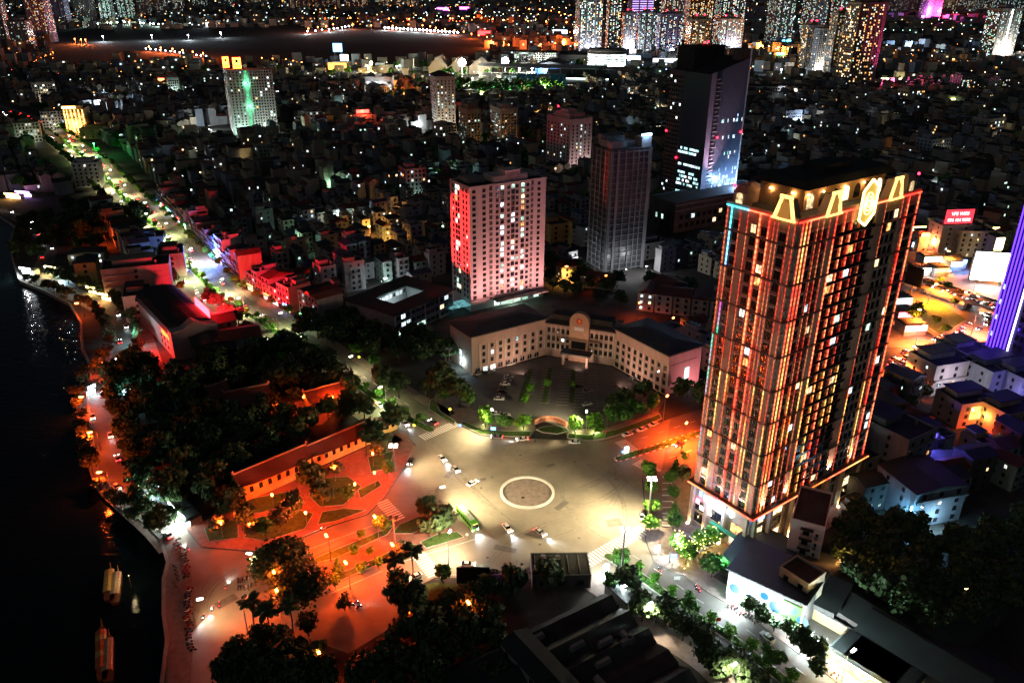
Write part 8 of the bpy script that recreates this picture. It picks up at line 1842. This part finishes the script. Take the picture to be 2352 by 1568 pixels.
STE = [(0, 1), (1, 2), (2, 3), (3, 4), (4, 5), (2, 6), (6, 7), (7, 8), (2, 9), (9, 10), (10, 11), (0, 12), (12, 13), (13, 14), (14, 15), (0, 16), (16, 17), (17, 18), (18, 19)]
STR = [.15, .14, .15, .06, .1, .08, .07, .05, .04, .07, .05, .04, .1, .065, .045, .04, .1, .065, .045, .04]
SIP = [(0, 0, .82), (0, .05, 1.05), (0, .12, 1.28), (0, .16, 1.38), (0, .2, 1.5), (0, .19, 1.6), (.19, .12, 1.26), (.26, .3, 1.08), (.28, .55, 1.05), (-.19, .12, 1.26), (-.26, .3, 1.08), (-.28, .55, 1.05), (.12, .05, .8), (.2, .42, .72), (.18, .32, .34), (.18, .46, .3), (-.12, .05, .8), (-.2, .42, .72), (-.18, .32, .34), (-.18, .46, .3)]
def mk_person(shirt, sit):
    P_ = SIP if sit else STP
    pf = (lambda c: 2 if c.z > 1.42 else (1 if c.z > .9 or (c.y > .45 and c.z > .95) else 0)) if sit else (lambda c: 2 if c.z > 1.5 or (abs(c.x) > .2 and c.z < 1.0) else (1 if c.z > .93 else 0))
    return skinned('body', P_, STE, STR, [JEAN, shirt, SKIN], pf)
PBOD = {(i, s): mk_person(SHIRTS[i], s) for i in range(4) for s in (False, True)}
o = MB(); o.ball((0, 0, 0), .115, .125, .1, 8, 5); HAIRM = o.mesh('hair', HAIR)
HELM = [o.mesh('helmet', m) for m in (SHIRTS[1], SHIRTS[2], SHIRTS[0])]
def person(pos, rz, i, label, sit=False, z=.17, group=None):
    t = thing('person', label, 'person', (pos[0], pos[1], z), rz, group); obj('body', PBOD[(i, sit)], t)
    if sit: obj('helmet', HELM[i % 3], t, (0, .2, 1.6), scale=(1.15, 1.15, 1.15))
    else: obj('hair', HAIRM, t, (0, -.0, 1.74))
    return t
o = MB(); o.tube((0, -.05, 0), (0, .05, 0), .29, n=12); BW = o.mesh('wheel', RUB)
BB = {}
for n, c in (('red', CP['red']), ('black', CP['black']), ('blue', CP['blue']), ('white', CP['white'])):
    o = MB(); o.hexa([(-.75, -.13, .45), (.05, -.13, .32), (.05, .13, .32), (-.75, .13, .45), (-.85, -.14, .72), (.1, -.13, .66), (.1, .13, .66), (-.85, .14, .72)]); o.hexa([(.12, -.16, .35), (.5, -.12, .5), (.5, .12, .5), (.12, .16, .35), (.3, -.2, .9), (.5, -.12, .98), (.5, .12, .98), (.3, .2, .9)]); o.tube((.4, 0, .9), (.62, 0, .3), .05); BB[n] = o.mesh('body', c)
o = MB(); o.hexa([(-.85, -.13, .725), (.02, -.12, .7), (.02, .12, .7), (-.85, .13, .725), (-.82, -.1, .82), (0, -.1, .79), (0, .1, .79), (-.82, .1, .82)]); SEAT = o.mesh('seat', BLACKM)
o = MB(); o.tube((.36, -.34, 1.02), (.36, .34, 1.02), .025); HB = o.mesh('handlebar', BLACKM)
o = MB(); o.ball((0, 0, 0), .09, .09, .09, 6, 4); BHL = {True: o.mesh('headlight', HLON), False: o.mesh('headlight', HLOFF)}; BTL = {True: o.mesh('tail_light', TLON), False: o.mesh('tail_light', TLOFF)}
def bike(pos, rz, colour, label, on=False, group=None, z=.17, beam=0):
    t = thing('motorbike', label, 'motorbike', (pos[0], pos[1], z), rz, group)
    obj('body', BB[colour], t); obj('seat', SEAT, t); obj('handlebar', HB, t)
    for x in (-.6, .62): w = obj('wheel', BW, t, (x, 0, .29))
    obj('headlight', BHL[on], t, (.52, 0, .85)); obj('tail_light', BTL[on], t, (-.9, 0, .7))
    if beam: light(t, (.8, 0, .8), (.9, .95, 1), beam*.22, 'SPOT', .1, R(60), .8, (1, 0, -.18), name='headlight_beam')
    return t
def bikes(pts, n, lab, group, z=.17, rz0=0):
    line = [at(*p) for p in pts]; ln = path_len(line)[-1]
    for k in range(n):
        p, d = along(line, ln*(k+.5)/n, random.uniform(-.6, .6)); bike(p, math.atan2(d.y, d.x)+rz0+random.uniform(-.25, .25), random.choice(list(BB)), lab % nth(k), False, group, z)
bikes(((404, 1240), (428, 1290), (432, 1330)), 14, 'motorbike parked on the far part of the lake promenade, %s from the bend', 'motorbikes parked on the promenade', .17, math.pi/2)
bikes(((434, 1350), (432, 1420), (440, 1500)), 22, 'motorbike parked on the near part of the lake promenade, %s from the palms', 'motorbikes parked on the promenade', .17, math.pi/2)
bikes(((398, 1300), (408, 1360)), 6, 'motorbike parked against the lake railing, %s from the bend', 'motorbikes parked on the promenade', .17, .4)
bikes(((545, 1335), (575, 1330)), 6, 'motorbike standing by the big round trees, first row, %s from the lake side', 'motorbikes by the round trees', .02, math.pi/2); bikes(((545, 1352), (580, 1348)), 6, 'motorbike standing by the big round trees, second row, %s from the lake side', 'motorbikes by the round trees', .02, math.pi/2); bikes(((555, 1372), (590, 1385)), 5, 'motorbike standing by the big round trees, third row, %s from the lake side', 'motorbikes by the round trees', .02, math.pi/2)
bikes(((1400, 1372), (1450, 1410)), 9, 'motorbike parked at the market shop front, %s from the crossing', 'motorbikes at the market front', .17, math.pi/2); bikes(((1520, 1425), (1542, 1440)), 6, 'motorbike in the red lit group under the market trees, %s from the crossing', 'motorbikes at the market front', .17, math.pi/2)
bikes(((1672, 1392), (1740, 1432)), 10, 'motorbike before the LED shop, %s from the tower side', 'motorbikes before the LED shop', .17, math.pi/2); bikes(((1850, 1500), (1930, 1560)), 8, 'motorbike before the yellow lit shops at the bottom, %s from the LED shop', 'motorbikes before the LED shop', .17, math.pi/2)
bikes(((1640, 1175), (1600, 1165)), 5, 'motorbike parked on the tower steps, %s from the podium', 'motorbikes by the tower', .17, 0)
for k, (u, v, u1, v1, c, sh, bm) in enumerate(((808, 1392, 830, 1385, 'black', 3, 0), (818, 1386, 840, 1380, 'red', 2, 0), (825, 1395, 845, 1388, 'black', 3, 1500), (722, 1420, 700, 1425, 'blue', 1, 1500), (1602, 1357, 1580, 1340, 'black', 3, 2500), (668, 1262, 640, 1266, 'red', 2, 1500), (742, 1216, 720, 1222, 'white', 0, 1500), (840, 1302, 815, 1312, 'white', 2, 1500), (520, 1350, 535, 1310, 'white', 0, 5000), (468, 1420, 460, 1440, 'black', 1, 5000), (488, 1400, 474, 1440, 'blue', 0, 7000), (505, 1390, 510, 1360, 'red', 2, 0), (432, 1262, 412, 1238, 'white', 0, 6000), (1515, 1310, 1480, 1260, 'red', 3, 0), (1600, 1350, 1550, 1310, 'black', 2, 0))):
    q = at(u, v); a = head(u, v, u1, v1)
    where = ['left of a trio on the lower west road', 'middle of a trio on the lower west road', 'right of a trio on the lower west road', 'near the dark palms on the lower west road', 'alone on the white lit avenue', 'on the upper west road by the round trees', 'on the upper west road before the park', 'on the island path', 'at the lake junction, farthest', 'at the lake junction, nearest the promenade', 'at the lake junction, with a long beam', 'at the lake junction, with a red tail light', 'leaving along the lakeside', 'turning into the south-east avenue', 'behind the one alone on the white lit avenue'][k]
    bike(q, a, c, c+' motorbike being ridden, '+where, True, 'motorbikes on the move', .02, bm); person(q, a-math.pi/2, sh, '%s shirted rider on a motorbike, %s' % (['white', 'blue', 'red', 'grey'][sh], where), True, .02, 'motorbike riders')
for k, (u, v, i, lab) in enumerate(((1229, 1016, 1, 'person in blue standing by the patrol car'), (1544, 1160, 0, 'person in white on the striped paving by the tower'), (1405, 1298, 0, 'person in white waiting at the nose of the south-east median'), (1542, 1153, 3, 'person in grey walking on the striped paving'), (1426, 1040, 1, 'person in blue at the nose of the east median'), (1420, 1385, 2, 'person in red before the market shop front'), (1515, 1250, 2, 'person in red by the light box at the tower kerb'), (500, 1250, 0, 'person in white on the lakeside park pavement'), (1362, 1004, 3, 'person in grey on the verge before the offices'), (960, 985, 1, 'person in blue at the avenue crossing'), (1712, 1420, 0, 'person in white before the LED shop'))):
    person(at(u, v), random.random()*6, i, lab, False, .17)
def boat(u0, v0, u1, v1, cm, label, rib=False):
    a, c = at(u0, v0), at(u1, v1); d = (a-c); L = d.length; t = thing('covered_boat', label, 'boat', (c.x, c.y, -1.4), math.atan2(d.y, d.x))
    o = MB(); st_ = [(0, 1.0), (.1, 1.35), (.8, 1.35), (.93, .8), (1.0, .08)]
    for j in range(len(st_)-1):
        (x0, w0), (x1, w1) = st_[j], st_[j+1]; x0 *= L; x1 *= L
        for s in (-1, 1): o.quad((x0, s*w0*.7, -.3), (x1, s*w1*.7, -.3), (x1, s*w1, .9), (x0, s*w0, .9))
        o.quad((x0, -w0, .86), (x1, -w1, .86), (x1, w1, .86), (x0, w0, .86))
    o.quad((0, -.7, -.3), (0, .7, -.3), (0, 1, .9), (0, -1, .9)); o.build('hull', paint('boat_wood', (.16, .07, .03), .7, 0, .3, 1), t)
    n = 7; x0, x1 = L*.12, L*.8
    for k in range(n):
        o = MB(); a0, a1 = x0+(x1-x0)*k/n, x0+(x1-x0)*(k+1)/n-.06
        for j in range(4):
            t0, t1 = math.pi*j/4, math.pi*(j+1)/4; o.quad((a0, -1.35*math.cos(t0), 2.3+.6*math.sin(t0)), (a1, -1.35*math.cos(t0), 2.3+.6*math.sin(t0)), (a1, -1.35*math.cos(t1), 2.3+.6*math.sin(t1)), (a0, -1.35*math.cos(t1), 2.3+.6*math.sin(t1)))
        o.build('canopy_panel', cm[k % len(cm)], t)
    for x in (x0+.2, (x0+x1)/2, x1-.2):
        for y in (-1.2, 1.2): o = MB(); o.tube((x, y, .86), (x, y, 2.3), .05); o.build('post', BARK, t)
    o = MB(); o.tube((L*.97, 0, .8), (L*1.04, 0, 2.4), .16, .07); o.build('prow', paint('boat_gold', (.5, .35, .08), .5, .2, .2, 1), t)
    return t
CY1 = paint('canvas_yellow', (.6, .45, .12), .8, 0, .25, 1); CO1 = paint('canvas_orange', (.55, .16, .05), .8, 0, .25, 1); CB1 = paint('canvas_tan', (.45, .35, .2), .8, 0, .25, 1)
boat(254, 1300, 248, 1374, [CY1], 'covered boat with a yellow canvas roof, farther left of the moored boats'); boat(271, 1306, 262, 1380, [CB1], 'narrow boat with a tan roof moored beside the yellow canvas one')
boat(233, 1430, 234, 1556, [CO1, CO1, CY1], 'long boat with an orange and yellow panelled roof near the bottom edge'); boat(250, 1452, 247, 1560, [CB1], 'narrow boat with a tan roof moored beside the orange panelled one')
q = at(300, 1340); bo = thing('mooring_lamp', 'dim warm lamp on a mooring post between the boats and the promenade', 'lamp', (q.x, q.y, -1.4)); o = MB(); o.tube((0, 0, -1), (0, 0, 4.2), .09); o.build('post', STEEL, bo); o = MB(); o.ball((0, 0, 4.4), .16, .16, .16, 6, 4); o.build('lamp_head', glow('dim_warm', (1, .7, .3), 1.2), bo); light(bo, (0, 0, 5.2), (1, .75, .4), 220)
b = MB(); rl = thing('railing', 'pale railing along the lake edge round the promenade bend', 'railing', (_sh[14].x, _sh[14].y, .35)); base = V2(rl.location)
for i in range(13, len(_sh)-2):
    a, c = _sh[i], _sh[i+1]; n = max(1, int((c-a).length/2.5))
    for k in range(n): p = a+(c-a)*k/n-base; b.tube((p.x, p.y, 0), (p.x, p.y, 1.0), .05, n=4)
    for z in (.5, 1.0): b.tube((*(a-base), z), (*(c-base), z), .04, n=4)
b.build('rails', STEEL, rl)
for k, (u, v, a, L, c, lab) in enumerate(((352, 1120, -40, 7, (.7, 1, .95), 'glaring white lit food stall at the lakeside bend'), (368, 1130, -40, 6, (.3, .7, 1), 'blue white lit stall right of the glaring one'), (400, 1172, -45, 6, (.85, 1, .9), 'white lit stall where the lakeside road meets the junction'), (285, 915, 20, 5, (.4, .9, 1), 'small cyan lit stall on the edge of the dark grove'), (52, 628, -20, 9, (.9, .95, 1), 'glaring white café at the lake tip'), (110, 625, -20, 9, (1, .75, .3), 'yellow lit café right of the glaring white one'), (140, 640, -20, 8, (.6, .9, 1), 'blue white lit café on the lakeside road'), (205, 672, -25, 9, (1, .65, .2), 'amber lit café below the slab wall building'), (235, 688, -25, 7, (1, .5, .15), 'orange lit café by the supermarket wall'), (15, 455, -15, 14, (1, .5, .15), 'orange lit restaurant at the left edge'), (40, 450, -15, 14, (.6, .3, 1), 'violet and yellow lit restaurant near the left edge'), (200, 910, 60, 4, (.8, .9, 1), 'tiny white stall at the lakeside road bend'), (420, 1195, -40, 5, (.9, 1, .95), 'pale lit stall near the junction pavement'))):
    q = at(u, v); t = thing('stall', lab, 'stall', (q.x, q.y, 0), R(a)); o = MB(); o.box(0, 0, 0, L, 4, 2.7); o.build('body', WALLS['cream'], t); o = MB(); o.frust(-.6, -1.6, 2.72, L+.6, 4.5, 3.5, .7); o.build('awning', TIN, t)
    o = MB(); o.box(.2, -.12, .3, L-.2, -.02, 2.6); o.build('lit_front', glow('stall_%d' % k, c, 7, True), t); o = MB(); o.box(.3, -1.5, 3.5, L-.3, -1.3, 4.6); o.build('sign', glow('stallsign_%d' % k, c, 8, True), t)
    light(t, (L/2, -3, 2.6), c, 3200 if k in (4, 5, 6) else (1900 if k < 3 or k == 12 else 900), radius=.5)
for k in range(5):
    p = V2(at(1898+k*27, 1512+k*17)); d = (V2(at(1925, 1529))-V2(at(1898, 1512))).normalized(); t = thing('shop', 'low shop with yellow and white light strings, %s beyond the LED shop' % nth(k), 'shop', (p.x, p.y, 0), math.atan2(d.y, d.x), 'yellow lit shops at the lower right'); o = MB(); o.box(0, 0, 0, 8, 10, 4); o.build('wall', WALLS['yellow'], t); o = MB(); o.frust(-.2, -1, 4.02, 8.2, 10.2, 4.8, .8); o.build('roof', TIN, t)
    o = MB(); o.box(.3, -.1, .4, 7.7, -.02, 2.8); o.build('shop_front', lit('shop_gold', (1, .7, .2), 2.6), t); o = MB(); o.box(.2, -.4, 3.0, 7.8, -.1, 3.9); o.build('shop_sign', glow('sgnrow%d' % (k % 2), [(1, .75, .2), (.75, .85, 1)][k % 2], 5, True), t); light(t, (4, -2.5, 3), (1, .72, .25), 1600)
def road_sign(u, v, h, col, label, shape='disc'):
    q = at(u, v); t = thing('road_sign', label, 'road sign', (q.x, q.y, .16), 0); o = MB(); o.tube((0, 0, 0), (0, 0, h), .05); o.build('post', STEEL, t); o = MB()
    if shape == 'disc': o.v += []; o.tube((0, -.12, h-.5), (0, -.06, h-.5), .5, n=14)
    else: o.box(-.9, -.12, h-1.2, .9, -.06, h)
    o.build('plate', paint('sign_'+col, {'yellow': (.6, .45, .05), 'blue': (.03, .12, .5), 'red': (.5, .03, .03), 'white': (.6, .6, .6)}[col], .5, 0, .1, 2), t)
road_sign(826, 836, 4, 'yellow', 'round yellow road sign at the side street by the dark wood'); road_sign(1034, 960, 4.5, 'yellow', 'round yellow sign at the verge left of the offices'); road_sign(952, 995, 4, 'yellow', 'yellow sign at the end of the avenue zebra crossing'); road_sign(1057, 990, 3, 'blue', 'small blue sign on the verge before the offices'); road_sign(1133, 1002, 4, 'blue', 'blue sign behind the dark grey car', 'box'); road_sign(1389, 1010, 4, 'red', 'striped sign post on the right verge before the offices'); road_sign(1545, 1298, 4.2, 'blue', 'blue square sign on the tower corner pavement', 'box'); road_sign(1073, 1240, 2.6, 'white', 'small white marker at the nose of the central island'); road_sign(1553, 1345, 3.4, 'white', 'pale sign in the median of the south-east avenue', 'box'); road_sign(1645, 1440, 3.4, 'red', 'red notice board in the south-east median', 'box'); road_sign(1430, 1052, 3.2, 'blue', 'blue sign at the nose of the striped median')
for u, v, lab in ((1508, 1275, 'white light box sign on the tower corner pavement'), (1438, 1046, 'small white light box at the nose of the east median')):
    q = at(u, v); t = thing('light_box_sign', lab, 'sign', (q.x, q.y, .17), R(15)); o = MB(); o.box(-.8, -.2, 1.2, .8, .2, 3.6); o.build('light_box', glow('box_teal', (.7, 1, .95), 3.5, True), t); o = MB(); o.tube((0, 0, 0), (0, 0, 1.19), .12); o.build('post', STEEL, t)
q = at(1049, 1344); t = thing('hoarding', 'large black hoarding standing on the pavement by the south lawn', 'hoarding', (q.x, q.y, .2), R(1)); o = MB(); o.box(0, 0, .5, 9.6, .5, 6.2); o.build('panel', BLACKM, t)
for x in (.6, 8.6): o = MB(); o.box(x, .52, 0, x+.3, .9, 5.5); o.build('post', STEEL, t)
o = MB(); o.box(10.2, .2, .8, 14, .5, 3.6); o.build('side_board', paint('board_violet', (.3, .12, .5), .6), t)
ew = thing('entrance_wall', 'low curved brown entrance wall with a line of dark letters before the office court', 'wall', at(1262, 975)); EWM = paint('entrance_stone', (.36, .16, .1), .7, 0, .2, .6)
c0 = V2(at(1228, 975)); c1 = V2(at(1302, 981)); cm_ = V2(at(1265, 966)); pts = [c0+(c1-c0)*t+(cm_-(c0+c1)/2)*4*t*(1-t) for t in [k/10 for k in range(11)]]
for k in range(10):
    a, c = pts[k]-V2(ew.location), pts[k+1]-V2(ew.location); o = MB(); o.obox((a+c)/2, c-a, (c-a).length/2, .3, 0, 2.2); o.build('wall_section', EWM, ew)
    if 0 < k < 9:
        d = (c-a).normalized(); n = Vector((d.y, -d.x)); mid = (a+c)/2+n*.33; o = MB()
        for j in range(3):
            x = -.55+j*.42; o.box(x, -.03, 1.0, x+.09, .0, 1.6); o.box(x+.1, -.03, 1.0 if j % 2 else 1.5, x+.3, .0, 1.12 if j % 2 else 1.62)
        o.build('lettering', BLACKM, ew, loc=(mid.x, mid.y, 0), rz=math.atan2(d.y, d.x))
for k in range(9):
    q = at(1532, 1098+k*14); t = thing('bench', 'low pale bench on the tower corner pavement, %s from the east roadway' % nth(k), 'bench', (q.x, q.y, .17), R(2), 'benches on the tower corner'); o = MB(); o.box(-1.7, -.25, .38, 1.7, .25, .5); o.build('seat', WHITE, t)
    for x in (-1.4, 1.25): o = MB(); o.box(x, -.2, 0, x+.15, .2, .379); o.build('leg', CONC, t)
for u, v in ((1602, 1085), (1598, 1140), (1596, 1170)):
    lamp('park', at(u, v), 5, (1, .6, .2), 700, 'warm pillar lamp on the tower forecourt, ' + {1085: 'farthest', 1140: 'middle', 1170: 'nearest'}[v], lcol=(1, .5, .15), st=14, group='warm pillar lamps')
